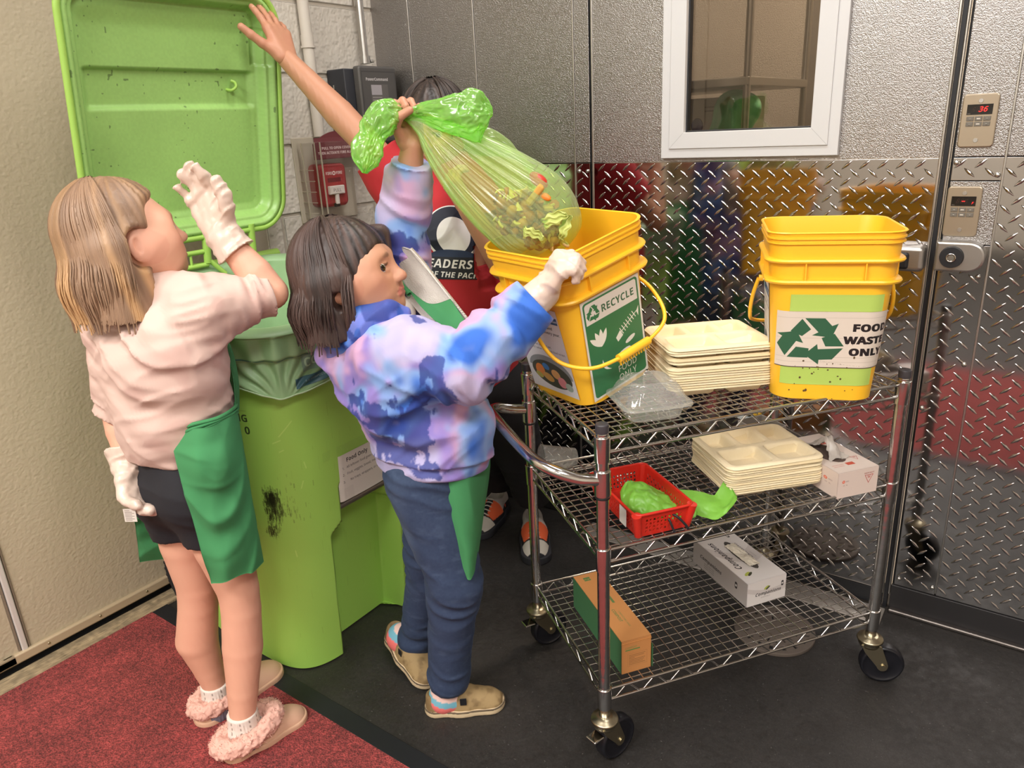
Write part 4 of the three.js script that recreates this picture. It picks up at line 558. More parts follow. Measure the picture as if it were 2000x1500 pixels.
  // lid
  const HX = -1.938, HY = 1.03, ZC = -1.178, LW = 0.291, L0 = 0.082, L1 = 0.712, ca = Math.cos(0.172), sa = Math.sin(0.172);
  const lp = (a, b, d) => [HX + b * sa + d * ca, HY + b * ca - d * sa, ZC - a];
  const lid = new THREE.Group(); lid.name = 'lid'; bin.add(lid);
  const cmap = (x, y, hx, hy, r) => { const X = x * hx, Y = y * hy, ex = Math.max(Math.abs(X) - hx + r, 0), ey = Math.max(Math.abs(Y) - hy + r, 0); if (ex > 0 && ey > 0) { const l = Math.hypot(ex, ey), m = Math.max(ex, ey), k = m / l; return [Math.sign(X) * (hx - r + ex * k), Math.sign(Y) * (hy - r + ey * k), r - m]; } return [X, Y, Math.min(hx - Math.abs(X), hy - Math.abs(Y))]; };
  const lidFn = (u, v) => { const hy = (L1 - L0) / 2; let [a, b, e] = cmap((u - 0.5) * 2, (v - 0.5) * 2, LW, hy, 0.085); const bb = b + (L0 + L1) / 2; let d = 0.012 * (1 - sm(0, 0.012, e)) * -1; const inner = sm(0.018, 0.028, e); d -= 0.014 * inner; d -= 0.03 * sm(0.034, 0.05, e); const t = sm(0.05, 0.07, e); d += t * (-0.012 * sm(0.412, 0.425, bb) * (1 - sm(0.503, 0.512, bb)) + 0.008 * sm(0.6, 0.65, bb)); d -= 0.02 * t * (1 - (2 * a / (2 * LW)) ** 2) * 0.5; if (a > 0.23 && bb > 0.53 && bb < 0.62) d -= 0.006 * sm(0.018, 0.028, e); return lp(a, bb, d); };
  const ltex = dataTex(512, (u, v) => { const k = 0.93 + 0.1 * tns(u, v, 6, 61) + 0.04 * tns(u, v, 120, 62); const s = tns(u, v, 60, 63) > 0.93 && tns(u, v, 8, 64) > 0.52 ? 0.7 : 1; return S([156 * k * s, 198 * k * s, 112 * k * s]); }, true);
  part('panel', surf(lidFn, 160, 170, { thick: 0.004 }), mat(0xffffff, 0.36, 0, { map: ltex }), lid);
  const ol = []; for (let i = 0; i < 160; i++) { const q = i / 160 * 4, s = Math.floor(q), f = (q - s) * 2 - 1, [x, y] = [[f, -1], [1, f], [-f, 1], [-1, -f]][s]; const [a, b] = cmap(x, y, LW, (L1 - L0) / 2, 0.085); ol.push(lp(a, b + (L0 + L1) / 2, -0.004)); }
  part('rim_bead', tube(ol, 0.008, 320, 8, true), gp, lid);
  // lid's scattered dirt flecks near the hinge
  const fl = []; for (let i = 0; i < 110; i++) { const g1x = rnd() < 0.5 ? 0.02 : 0.07, a = g1x + (rnd() + rnd() + rnd() - 1.5) * 0.035, b = 0.19 + (rnd() + rnd() - 1) * 0.07, p = lp(a, b, -0.0535); const s = new THREE.SphereGeometry(rr(0.0006, 0.0018), 5, 4); s.scale(0.3, rr(0.8, 2), 1); s.translate(...p); fl.push(s); } part('dirt_flecks', fl, mat(0x3c4a1c, 0.8), lid).userData.kind = 'stuff';
  // hinge frame with its two windows and the bin's handle tube behind it
  const bar = (p, q, r = 0.008) => rod(lp(...p), lp(...q), r, 8);
  part('hinge_arm', [bar([-0.21, 0.1, -0.004], [-0.21, 0.0, 0], 0.011), bar([-0.21, 0.0, 0], [-0.235, -0.02, 0.02], 0.009)], gp, lid); part('hinge_arm', [bar([0.02, 0.1, -0.004], [0.02, 0.01, 0], 0.011), bar([0.02, 0.02, 0], [0.06, -0.025, 0.02], 0.007)], gp, lid); part('hinge_arm', [bar([0.17, 0.1, -0.004], [0.172, 0.0, 0], 0.011)], gp, lid);
  part('hinge_bar', [bar([-0.21, 0.004, 0], [0.02, 0.004, 0], 0.007), bar([-0.21, 0.042, -0.004], [0.02, 0.042, -0.004], 0.007), bar([-0.08, 0.004, 0], [-0.08, 0.042, -0.004], 0.004), bar([-0.03, 0.004, 0], [-0.03, 0.042, -0.004], 0.004)], gp, lid);
  part('handle_tube', rod([-1.985, 1.02, BZ - 0.27], [-1.985, 1.02, BZ + 0.26], 0.016, 16), gp, bin); const hp = []; for (const z of [-0.25, 0.25]) hp.push(rod([-1.985, 1.02, BZ + z], [-1.945, 0.93, BZ + z], 0.014, 12)); part('handle_bracket', hp[0], gp, bin); part('handle_bracket', hp[1], gp, bin);
  // broken hook stub on the lid
  part('hook', tube([lp(0.16, 0.462, -0.07), lp(0.165, 0.462, -0.045), lp(0.175, 0.472, -0.04), lp(0.178, 0.482, -0.05), lp(0.17, 0.485, -0.056)], 0.004, 20, 8), gp, lid);
}
{ // compostable liner folded over the rim
  const t = thing('bin_liner', 'translucent pale green bag lining the wheeled bin and folded over its rim', 'bag'); const lm = mat(0xa9cf9a, 0.45, 0, { transmission: 0.25, thickness: 0, side: THREE.DoubleSide });
  const U0 = 0.106; const rimY = x => 0.948 + (-1.36 - x) / 0.6 * 0.065;
  const at = (u, v, off = 0) => {                       // v: 0 inside bottom .. 0.45 rim .. 1 hem
    let d = u - U0; d -= Math.round(d); const ds = d * 2.0; const base = binPt(u, 0.9); const ry = rimY(base[0]);
    const hem = d > 0 ? 0.802 + 0.5 * Math.min(ds, 0.22) * (0.7 + 0.3 * ns(ds * 20)) : 0.802 + 0.09 * Math.min(-ds, 0.5) + 0.1 * Math.max(0, -ds - 0.5);
    if (v < 0.4) { const k = v / 0.4, y = mix(ry - 0.4, ry, k), p = binPt(u, 0.9, -0.012 - 0.03 * (1 - k) + 0.006 * (ns(u * 90, k * 3) - 0.5)); return [p[0], y, p[2]]; }
    if (v < 0.55) { const a = (v - 0.4) / 0.15 * Math.PI, p = binPt(u, 0.9, 0.013 - 0.025 * Math.cos(a) + off + 0.01 * (a / Math.PI)); return [p[0], ry + 0.016 * Math.sin(a), p[2]]; }
    const k = (v - 0.55) / 0.45, y = mix(ry, hem, k), dy = y - 0.8; const ang = Math.atan2(Math.abs(ds), dy + 0.012), R = Math.hypot(ds, dy), wr = 0.004 * Math.sin(ang * 21 + 3 * ns(R * 20)) * sm(0.01, 0.06, R) * (1 - sm(0.1, 0.3, R)) + 0.003 * (ns(ds * 60, y * 30) - 0.5), cre = 0.007 * Math.exp(-(ds * ds) / 0.00006) * (1 - k * 0.3); const band = 0.036 - 0.016 * sm(0.05, 0.062, ry - y); const y0 = ry - y; const p = binPt(u, 0.9, band + wr + cre + off + 0.006 * Math.max(0, y0 - 0.08) / 0.1 - Math.max(0, 0.026 - y0) * 0 ); return [p[0], y, p[2]];
  };
  const l = part('sheet', surf((u, v) => at(u, v), 420, 110, { closeU: true }), lm, t);
  part('hem_fold', tube(Array.from({ length: 120 }, (_, i) => at(i / 120, 0.999, 0.001)), 0.0022, 360, 6, true), mat(0xbcd8ac, 0.45), l);
  const dec = (u0, u1, v0, v1, m, n) => part(n, surf((a, b) => at(mix(u0, u1, a), mix(v1, v0, b), 0.0016), 40, 20, {}), m, l);
  dec(0.08, 0.026, 0.72, 0.86, sign(512, 200, (g, a, b) => { g.fillStyle = '#7d9a84'; g.fillRect(0, 0, a, b); g.fillStyle = '#b9d6b4'; g.font = 'bold 130px sans-serif'; g.fillText('COMPO', 20, 150); }), 'print');
  dec(0.09, 0.028, 0.89, 0.965, sign(512, 100, (g, a, b) => { g.fillStyle = '#3f6671'; g.fillRect(0, 0, a, b); g.fillStyle = '#a9c8be'; g.font = '32px sans-serif'; g.fillText('P.S. COMPOSTABLE', 90, 60); }), 'print');
  dec(0.30, 0.02, 0.722, 0.732, mat(0x4f8081, 0.5), 'print_line');
}
{ // paper notice taped on the bin front
  const c = []; const P = (u, v) => { const z = mix(-1.115, -1.33, u), y = mix(0.462, 0.592, v) + 0.004 * u; return [mix(-1.425, -1.372, y / 0.93) + 0.002 + 0.004 * Math.sin(u * 3.1) * (1 - v) + (u < 0.03 ? -0.004 : 0), y, z]; };
  const m = sign(640, 380, (g, a, b) => { g.fillStyle = '#d9d2c8'; g.fillRect(0, 0, a, b); g.fillStyle = '#2c2a2c'; g.font = 'bold 46px sans-serif'; g.fillText('♻', 34, 70); g.fillText('Food Only', 84, 70); g.font = '27px sans-serif';[['1.   All leftover food goes here.', 122], ['2.   Fruit, veggies, bread, meat, snacks', 176], ['3.   ✗  No trays, wrappers, or cartons.', 236]].forEach(([s, y]) => g.fillText(s, 40, y)); }, 0.6);
  const t = thing('paper_notice', 'creased white paper notice headed food only taped to the front of the green bin', 'notice'); part('paper', surf(P, 24, 12, { thick: 0.0006 }), m, t);
  const tp = new THREE.MeshPhysicalMaterial({ color: 0xffffff, transmission: 1, roughness: 0.08, thickness: 0, clearcoat: 0.3 }); part('tape', surf((u, v) => { const p = P(-0.16 + 0.36 * u, -0.06 + v * 0.34); return [p[0] + 0.0012, p[1], p[2]]; }, 6, 4, {}), tp, t); part('tape', surf((u, v) => { const p = P(-0.2 + 1.1 * u, 1.02 + v * 0.2); return [p[0] + 0.0012, p[1], p[2]]; }, 6, 3, {}), tp, t);
}
// ---------------------------------------------------------------- fixtures on the block wall
function recentre(t, y, z, y2, z2, k) { t.traverse(o => { if (o.isMesh) o.geometry.translate(0, -y, -z); }); t.position.set(t.position.x, y2, z2); t.scale.setScalar(k); }   // origin at the fixture's own middle
{
  const pm = mat(0xcbc2b6, 0.55); const t = thing('painted_conduit', 'beige painted conduit pipe with a coupling running down the block wall to the fire alarm', 'pipe');
  part('pipe', rod([X_BLOCK + 0.026, 1.36, -1.742], [X_BLOCK + 0.026, 2.745, -1.742], 0.018, 20), pm, t); for (const y of [1.649, 2.4]) { part('coupling', [rod([X_BLOCK + 0.026, y - 0.018, -1.742], [X_BLOCK + 0.026, y + 0.018, -1.742], 0.02, 20), rod([X_BLOCK + 0.026, y - 0.02, -1.742], [X_BLOCK + 0.026, y - 0.014, -1.742], 0.0225, 20)], pm, t); }
  const m = thing('metal_conduit', 'bare metal conduit running down to the top of the black control panel', 'pipe'); part('pipe', rod([X_BLOCK + 0.049, 1.594, -1.964], [X_BLOCK + 0.049, 2.745, -1.964], 0.0125, 18), M.alum, m); part('fitting', [rod([X_BLOCK + 0.049, 1.588, -1.964], [X_BLOCK + 0.049, 1.612, -1.964], 0.018, 6), bx(0.02, 0.01, 0.012, X_BLOCK + 0.055, 1.596, -1.985, 0.003)], M.alum, m);
  // control panel: wall box and overhanging cover
  const p = thing('control_panel', 'black wall control panel with a printed cover at the corner of the block wall', 'control panel', [X_BLOCK, 0, 0]); const bm = mat(0x36373c, 0.45), fm = mat(0x55524f, 0.42);
  part('wall_box', bx(0.078, 0.2, 0.17, 0.041, 1.45, -1.758, 0.004), bm, p); const tabs = [bx(0.004, 0.012, 0.004, 0.03, 1.50, -1.672, 0.001), bx(0.004, 0.006, 0.004, 0.02, 1.43, -1.672, 0.001)]; part('screw', tabs[0], M.alum, p); part('screw', tabs[1], M.alum, p);
  part('cover', bx(0.03, 0.225, 0.158, 0.094, 1.4445, -1.786, 0.008, 3), fm, p);
  part('cover_print', sheet([0.1095, 1.4445, -1.786], [0, 0, -1], [0, 1, 0], 0.148, 0.212, 0.0005), sign(320, 458, (g, a, b) => { g.fillStyle = '#4d4a48'; g.fillRect(0, 0, a, b); g.strokeStyle = '#393736'; g.lineWidth = 6; g.strokeRect(6, 22, a - 12, b - 30); g.fillStyle = '#c9c4c2'; g.font = 'bold 26px sans-serif'; g.fillText('PowerCommand', 40, 78); g.fillStyle = '#5e5a57'; g.fillRect(80, 100, 160, 330); g.fillStyle = '#a39da0'; g.fillRect(84, 104, 96, 62); g.fillStyle = '#8b8683';[90, 76, 70, 62, 52, 46, 64, 80, 78, 50, 48, 66, 40, 60, 70].forEach((w, i) => g.fillRect(88, 178 + i * 17, w, 7)); }), p);
  recentre(p, 1.36, -1.77, 1.36, -1.931, 1.09);
  // fire alarm pull station under its clear cover
  const s = thing('fire_alarm_station', 'red fire alarm pull station under a clear plastic cover with a maroon sign above', 'fire alarm', [X_BLOCK, 0, 0]); const rd = mat(0x8f2a2a, 0.4);
  const plate = ext(rrect(0.094, 0.116, 0.012), 0.044, 0.006); plate.rotateY(Math.PI / 2); plate.translate(0.006, 1.217, -1.604); part('station', plate, rd, s);
  part('front_print', sheet([0.0565, 1.217, -1.604], [0, 0, -1], [0, 1, 0], 0.09, 0.108, 0.0005), sign(360, 440, (g, a, b) => { g.fillStyle = '#a03434'; g.fillRect(0, 0, a, b); g.fillStyle = '#e6d8d2'; g.font = 'bold 48px sans-serif'; g.fillText('FIRE', 60, 90); g.fillText('FIRE', 222, 90); g.beginPath(); g.arc(190, 74, 26, 0, 7); g.fill(); g.fillStyle = '#a03434'; g.beginPath(); g.arc(190, 74, 12, 0, 7); g.fill(); g.fillStyle = '#6d2226'; g.fillRect(80, 130, 210, 52); g.fillStyle = '#b05a54'; g.fillRect(150, 400, 80, 12); }), s);
  const hnd = part('pull_handle', [bx(0.012, 0.026, 0.06, 0.063, 1.203, -1.604, 0.003, 2), bx(0.01, 0.036, 0.013, 0.062, 1.178, -1.604, 0.003, 2)], mat(0xe2d8cf, 0.45), s); part('pull_print', sheet([0.0695, 1.203, -1.604], [0, 0, -1], [0, 1, 0], 0.052, 0.02, 0.0004), sign(200, 80, (g, a, b) => { g.fillStyle = '#e2d8cf'; g.fillRect(0, 0, a, b); g.fillStyle = '#4a4140'; g.font = '54px sans-serif'; g.fillText('PULL', 30, 60); }), hnd); part('slot', bx(0.006, 0.012, 0.022, 0.058, 1.158, -1.604, 0.002), M.black, s);
  const sg = new THREE.Shape(); sg.moveTo(-0.095, 0); sg.lineTo(0.095, 0); sg.lineTo(0.095, 0.045); sg.quadraticCurveTo(0.05, 0.078, 0, 0.08); sg.quadraticCurveTo(-0.05, 0.078, -0.095, 0.045); sg.closePath(); const so = ext(sg, 0.004); so.rotateY(Math.PI / 2); so.translate(0.06, 1.295, -1.63); part('sign', so, mat(0x6c2f33, 0.5), s, 'maroon instruction sign');
  part('sign_print', sheet([0.0648, 1.327, -1.63], [0, 0, -1], [0, 1, 0], 0.185, 0.06, 0.0004), sign(560, 190, (g, a, b) => { g.fillStyle = '#6e3236'; g.fillRect(0, 0, a, b); g.fillStyle = '#dbc9c4'; g.font = 'bold 34px sans-serif'; g.fillText('↑', 90, 56); g.fillText('PULL TO OPEN COVER', 80, 108); g.fillText('THEN ACTIVATE FIRE ALARM', 34, 152); }), s);
  const cl = new THREE.MeshPhysicalMaterial({ color: 0xffffff, transmission: 1, roughness: 0.03, thickness: 0, ior: 1.45 }); const cz = -1.62, cw = 0.2, y0 = 1.125, y1 = 1.345;
  part('clear_cover', [bx(0.0022, y1 - y0, cw - 0.06, 0.098, (y0 + y1) / 2, cz, 0.001), bx(0.09, 0.0022, cw, 0.053, y1, cz, 0.001), bx(0.09, 0.0022, cw, 0.053, y0, cz, 0.001)].concat([-1, 1].map(k => { const b = bx(0.002, y1 - y0, 0.05, 0, 0, 0, 0.0008); b.rotateY(k * 0.85); b.translate(0.08, (y0 + y1) / 2, cz + k * 0.086); return b; }), [-1, 1].map(k => bx(0.065, y1 - y0, 0.0022, 0.034, (y0 + y1) / 2, cz + k * 0.1, 0.0008))), cl, s);
  const rb = []; for (let i = 0; i < 5; i++) rb.push(bx(0.07, 0.002, 0.003, 0.034, mix(y0, y1, (i + 0.5) / 7), cz + 0.1, 0.001)); for (const z of [0.102, 0.084, 0.076]) rb.push(bx(0.004, y1 - y0, 0.004, 0.03 + (0.102 - z) * 2, (y0 + y1) / 2, cz + z, 0.001)); part('cover_ribs', rb, mat(0xcdc3ae, 0.35, 0, { transmission: 0.4, thickness: 0 }), s);
  part('back_plate', bx(0.005, 0.25, 0.23, 0.003, 1.235, cz, 0.002), mat(0xb9ae9b, 0.5), s);
  recentre(s, 1.235, -1.62, 1.223, -1.767, 1.09);
}
{ // what stands inside the cooler, seen through the window
  const w = structGroup('wall_cooler'); const m = mat(0xaea69b, 0.55, 0.2, { bumpMap: stuccoTex, bumpScale: 0.0008 }); const zb = Z_STEEL - 1.3;
  part('back_sheet', uvm(bx(2.4, 2.75, 0.05, -0.9, 1.375, zb, 0)), m, w); part('side_sheet', uvm(bx(0.05, 2.75, 1.25, -2.1, 1.375, Z_STEEL - 0.7, 0)), m, w); part('side_sheet', uvm(bx(0.05, 2.75, 1.25, 0.3, 1.375, Z_STEEL - 0.7, 0)), m, w); part('roof_sheet', bx(2.4, 0.05, 1.3, -0.9, 2.72, Z_STEEL - 0.72, 0), m, w); part('floor_sheet', bx(2.4, 0.05, 1.2, -0.9, -0.02, Z_STEEL - 0.72, 0), m, w);
  part('frame_strip', [bx(0.05, 2.6, 0.03, -0.9, 1.35, zb + 0.04, 0.004), bx(0.016, 2.6, 0.03, -0.74, 1.35, zb + 0.03, 0.004)], mat(0xb5aea6, 0.35, 0.8), w);
  const l = thing('cooler_light', 'small white lamp on the cooler ceiling behind the door window', 'light', [-0.6, 2.68, Z_STEEL - 0.45]); part('diffuser', bx(0.3, 0.03, 0.12, 0, 0, 0, 0.01), new THREE.MeshStandardMaterial({ color: 0xffffff, emissive: 0xfff2e0, emissiveIntensity: 1.5 }), l); const q = new THREE.RectAreaLight(0xfff0dc, 320, 0.3, 0.12); q.position.set(-0.6, 2.66, Z_STEEL - 0.45); q.lookAt(-0.6, 0, Z_STEEL - 0.45); scene.add(q);
  const sh = thing('cooler_shelf', 'grey metal shelf inside the cooler seen through the door window', 'shelf', [-1.09, 0, Z_STEEL - 0.5]);
  for (const y of [1.113, 1.452]) part('shelf_board', bx(0.62, 0.026, 0.6, 0, y, 0, 0.004), M.alum, sh); for (const x of [-0.3, 0.3]) for (const z of [-0.29, 0.29]) part('leg', rod([x, 0, z], [x, 1.9, z], 0.011), M.alum, sh);
  const b = thing('stored_carton', 'white carton with a purple mark behind the door window', 'box', [-0.985, 1.127, Z_STEEL - 0.5], 0.0); part('board', bx(0.25, 0.29, 0.2, 0, 0.145, 0, 0.004), mat(0xd6cdc2, 0.7), b); const e = new THREE.SphereGeometry(0.02, 16, 10); e.scale(1, 1.25, 0.06); e.translate(-0.03, 0.205, 0.101); part('purple_mark', e, mat(0x3a3375, 0.5), b); const pl = []; for (const y of [0.262, 0.25]) pl.push(bx(0.05, 0.004, 0.001, 0.02, y, 0.1005, 0)); part('printed_line', pl, mat(0x8d7f74, 0.7), b).userData.kind = 'stuff';
  const g = thing('stored_green_bag', 'crumpled pale green plastic bag behind the door window', 'bag', [-0.873, 1.127, Z_STEEL - 0.31]); const f = (x, y, z) => smin(dell(x, y - 0.14, z, 0.06, 0.15, 0.045), dell(x - 0.03, y - 0.25, z, 0.06, 0.045, 0.045), 0.04) - 0.012 * (1 - Math.abs(2 * ns(x * 38, y * 12, z * 38) - 1)) + 0.004; part('film', field(f, [-0.15, -0.05, -0.12], [0.15, 0.34, 0.12], 0.006), mat(0x8fd6a6, 0.3, 0, { transmission: 0.35, thickness: 0 }), g);
}
// ---------------------------------------------------------------- people
const sub = (a, b) => [a[0] - b[0], a[1] - b[1], a[2] - b[2]], add = (a, b, k = 1) => [a[0] + b[0] * k, a[1] + b[1] * k, a[2] + b[2] * k], dot = (a, b) => a[0] * b[0] + a[1] * b[1] + a[2] * b[2], len = a => Math.hypot(...a), nrm = a => { const l = len(a); return [a[0] / l, a[1] / l, a[2] / l]; }, crs = (a, b) => [a[1] * b[2] - a[2] * b[1], a[2] * b[0] - a[0] * b[2], a[0] * b[1] - a[1] * b[0]];
const chain = (...pr) => { const L = [], c = ++chainId; for (let i = 0; i < pr.length - 1; i++) { const b = bone(pr[i][0], pr[i + 1][0], pr[i][1], pr[i + 1][1]); b.c = c; L.push(b); } return L; };
function bounds(L, pad) { const lo = [9, 9, 9], hi = [-9, -9, -9]; for (const B of L) for (let i = 0; i < 3; i++) for (const [p, r] of [[B.a[i], B.r1], [B.a[i] + B.d[i], B.r2]]) { lo[i] = Math.min(lo[i], p - r - pad); hi[i] = Math.max(hi[i], p + r + pad); } return [lo, hi]; }
const vc = (rough, o = {}) => mat(0xffffff, rough, 0, { vertexColors: true, ...o });
const pleat = (x, y, z, a, f, s = 0.28) => { const t = x * a[0] + y * a[1] + z * a[2], n = ns(t * f + 1.3 * ns(x * 11, y * 11, z * 11), (x - t * a[0]) * f * s + 7, (z - t * a[2]) * f * s + (y - t * a[1]) * f * s); return 1 - Math.abs(2 * n - 1) * 2; };
// hand: wrist point, forward, palm normal, thumb side; curls per finger [a1,a2,a3]
function handBones(w, F, N, T, s, curls, thumb) {
  const L = [], at = (f, n, t) => [0, 1, 2].map(i => w[i] + s * (F[i] * f + N[i] * n + T[i] * t)), fl = [0.060, 0.067, 0.062, 0.048], fr = [0.0088, 0.0090, 0.0086, 0.0076];
  for (let i = 0; i < 4; i++) {
    const t = 0.027 - 0.0178 * i, b = at(0.074 - (i === 3 ? 0.006 : 0), 0, t); const mb = bone(at(0.004, 0, t * 0.55), b, 0.0145 * s, 0.0112 * s); mb.k = 0.012 * s; L.push(mb);
    let p = b, a = 0; const c = curls[i] || curls[0], sp = (1.5 - i) * (curls.spread || 0.05);
    [0.46, 0.3, 0.24].forEach((k, j) => { a += c[j]; const d = [0, 1, 2].map(q => F[q] * Math.cos(a) + N[q] * Math.sin(a) + T[q] * sp * Math.max(0, Math.cos(a))), e = add(p, nrm(d), fl[i] * k * s * 1.06); const fb2 = bone(p, e, fr[i] * s * (1 - 0.08 * j), fr[i] * s * (1 - 0.08 * (j + 1))); fb2.k = j ? 0.003 * s : 0.007 * s; L.push(fb2); p = e; });
  }
  let p = at(0.016, 0.004, 0.02); const r = [0.0135, 0.0108, 0.0098, 0.0085]; thumb.forEach((d, j) => { const q = [0, 1, 2].map(i => F[i] * d[0] + N[i] * d[1] + T[i] * d[2]), e = add(p, nrm(q), [0.038, 0.030, 0.025][j] * s); const tb = bone(p, e, r[j] * s, r[j + 1] * s); tb.k = j ? 0.004 * s : 0.014 * s; L.push(tb); p = e; });
  return L;
}
// head in its own frame: x to the person's left, y up, z forward; chin at about y=-0.085
function headGeo(o) {
  const f = (x, y, z) => {
    const ax = Math.abs(x); let d = dell(x, y - 0.03, z + 0.012, 0.073, 0.086, 0.092);
    d = smin(d, dbone(HB.jaw, x, y, z), 0.045); d = smin(d, dbone(HB.cheek, ax, y, z), 0.03); d = smin(d, dbone(HB.jawside, ax, y, z), 0.035); d = smin(d, dbone(HB.brow, ax, y, z), 0.02);
    d = smin(d, dbone(HB.neck, x, y, z), 0.03);
    d = smin(d, dbone(HB.nose, x, y, z), 0.014); d = smin(d, dbone(HB.tip, x, y, z), 0.008); d = smin(d, dbone(HB.ala, ax, y, z), 0.007); d = smax(d, -(Math.hypot(ax - 0.0055, y + 0.0325, z - 0.0945) - 0.0028), 0.003);
    d = smax(d, -(Math.hypot(ax - 0.031, y - 0.004, z - 0.094) - 0.0155), 0.014); d = smin(d, dbone(HB.lid, ax, y, z), 0.004); d = smin(d, dbone(HB.lid2, ax, y, z), 0.004);
    d = smin(d, dbone(HB.lipU, ax, y, z), 0.006); d = smin(d, dbone(HB.lipL, x, y, z), 0.006); d = smax(d, -(dbone(HB.mouth, ax, y, z)), 0.003); d = smax(d, -(Math.hypot(x, (y + 0.0395) * 0.5, z - 0.0965) - 0.0032), 0.004);
    if (!o.noEar) { const ex = ax - 0.079, ey = y + 0.006, ez = z + 0.014; let e = dell(ex + 0.35 * ez, ey, ez, 0.0085, 0.027, 0.0175); e = smax(e, -dell(ex + 0.35 * ez - 0.0075, ey - 0.005, ez - 0.003, 0.0095, 0.017, 0.0098), 0.0025); e = smin(e, Math.hypot(ex + 0.004, ey + 0.022, ez - 0.006) - 0.0065, 0.006); d = smin(d, e, 0.006); }
    return d;
  };
  const base = o.skin; return field(f, [-0.1, -0.14, -0.115], [0.1, 0.13, 0.125], 0.0031, (x, y, z) => {
    const ax = Math.abs(x); let c = base; c = lerp3(c, o.blush, 0.4 * Math.exp(-((ax - 0.045) ** 2 + (y + 0.022) ** 2 + (z - 0.07) ** 2) / 0.0005)); c = lerp3(c, o.blush, 0.35 * Math.exp(-((x) ** 2 + (y + 0.024) ** 2 + (z - 0.104) ** 2) / 0.00016)); if (ax > 0.074) c = lerp3(c, o.blush, 0.3);
    const lip = Math.min(dbone(HB.lipU, ax, y, z), dbone(HB.lipL, x, y, z)); if (z > 0.07) c = lerp3(c, o.lip, 0.8 * (1 - sm(0.0006, 0.0025, lip))); const br = dbone(HB.browHair, ax, y, z); if (z > 0.03) c = lerp3(c, o.hair, 0.75 * (1 - sm(0, 0.003, br)) * (0.6 + 0.4 * ns(x * 900, y * 900, 3))); const la = dbone(HB.lid, ax, y, z); if (z > 0.05) c = lerp3(c, o.hair, 0.75 * (1 - sm(0.0004, 0.0016, la - 0.0002)) * sm(0.0005, 0.0025, 0.0125 - y)); return c;
  });
}
const HB = { jaw: bone([0, -0.012, 0.03], [0, -0.072, 0.066], 0.06, 0.0235), cheek: bone([0.036, -0.018, 0.05], [0.026, -0.042, 0.058], 0.031, 0.026), jawside: bone([0.05, -0.02, 0.0], [0.034, -0.064, 0.035], 0.03, 0.022), brow: bone([0.012, 0.024, 0.076], [0.043, 0.022, 0.056], 0.014, 0.014), neck: bone([0, -0.04, -0.022], [0, -0.15, -0.035], 0.043, 0.045), nose: bone([0, 0.008, 0.088], [0, -0.02, 0.1], 0.0065, 0.0085), tip: bone([0, -0.022, 0.102], [0, -0.024, 0.103], 0.0088), ala: bone([0.0095, -0.026, 0.092], [0.008, -0.027, 0.094], 0.0068), lid: bone([0.02, 0.0105, 0.0845], [0.043, 0.0085, 0.075], 0.0036), lid2: bone([0.02, -0.004, 0.084], [0.042, -0.002, 0.0745], 0.0032), lipU: bone([0.004, -0.0475, 0.0925], [0.021, -0.05, 0.0815], 0.0052, 0.003), lipL: bone([-0.013, -0.0555, 0.087], [0.013, -0.0555, 0.087], 0.0058), mouth: bone([0, -0.0513, 0.099], [0.022, -0.0513, 0.088], 0.0018), browHair: bone([0.016, 0.0265, 0.0905], [0.048, 0.0265, 0.0665], 0.0042, 0.002) };
function placeHead(g, c, fwd, up, s) { const z = nrm(fwd), x = nrm(crs(up, z)), y = crs(z, x); const m = new THREE.Matrix4().makeBasis(V(...x), V(...y), V(...z)).setPosition(...c); g.applyMatrix4(new THREE.Matrix4().makeScale(s, s, s)); return g.applyMatrix4(m); }
function eyes(t, c, fwd, up, s, iris, gaze) {
  for (const k of [-1, 1]) { const g = new THREE.SphereGeometry(0.0123, 28, 20), p = g.attributes.position, C = []; const gz = nrm(gaze); for (let i = 0; i < p.count; i++) { const q = (p.getX(i) * gz[0] + p.getY(i) * gz[1] + p.getZ(i) * gz[2]) / 0.0123; C.push(...(q > 0.955 ? [0.004, 0.003, 0.003] : q > 0.8 ? iris : [0.62, 0.57, 0.53])); } g.setAttribute('color', new THREE.Float32BufferAttribute(C, 3)); g.translate(k * 0.031, 0.004, 0.0735); part('eye', placeHead(g, c, fwd, up, s), vc(0.12, { clearcoat: 1, clearcoatRoughness: 0.05 }), t); }
}
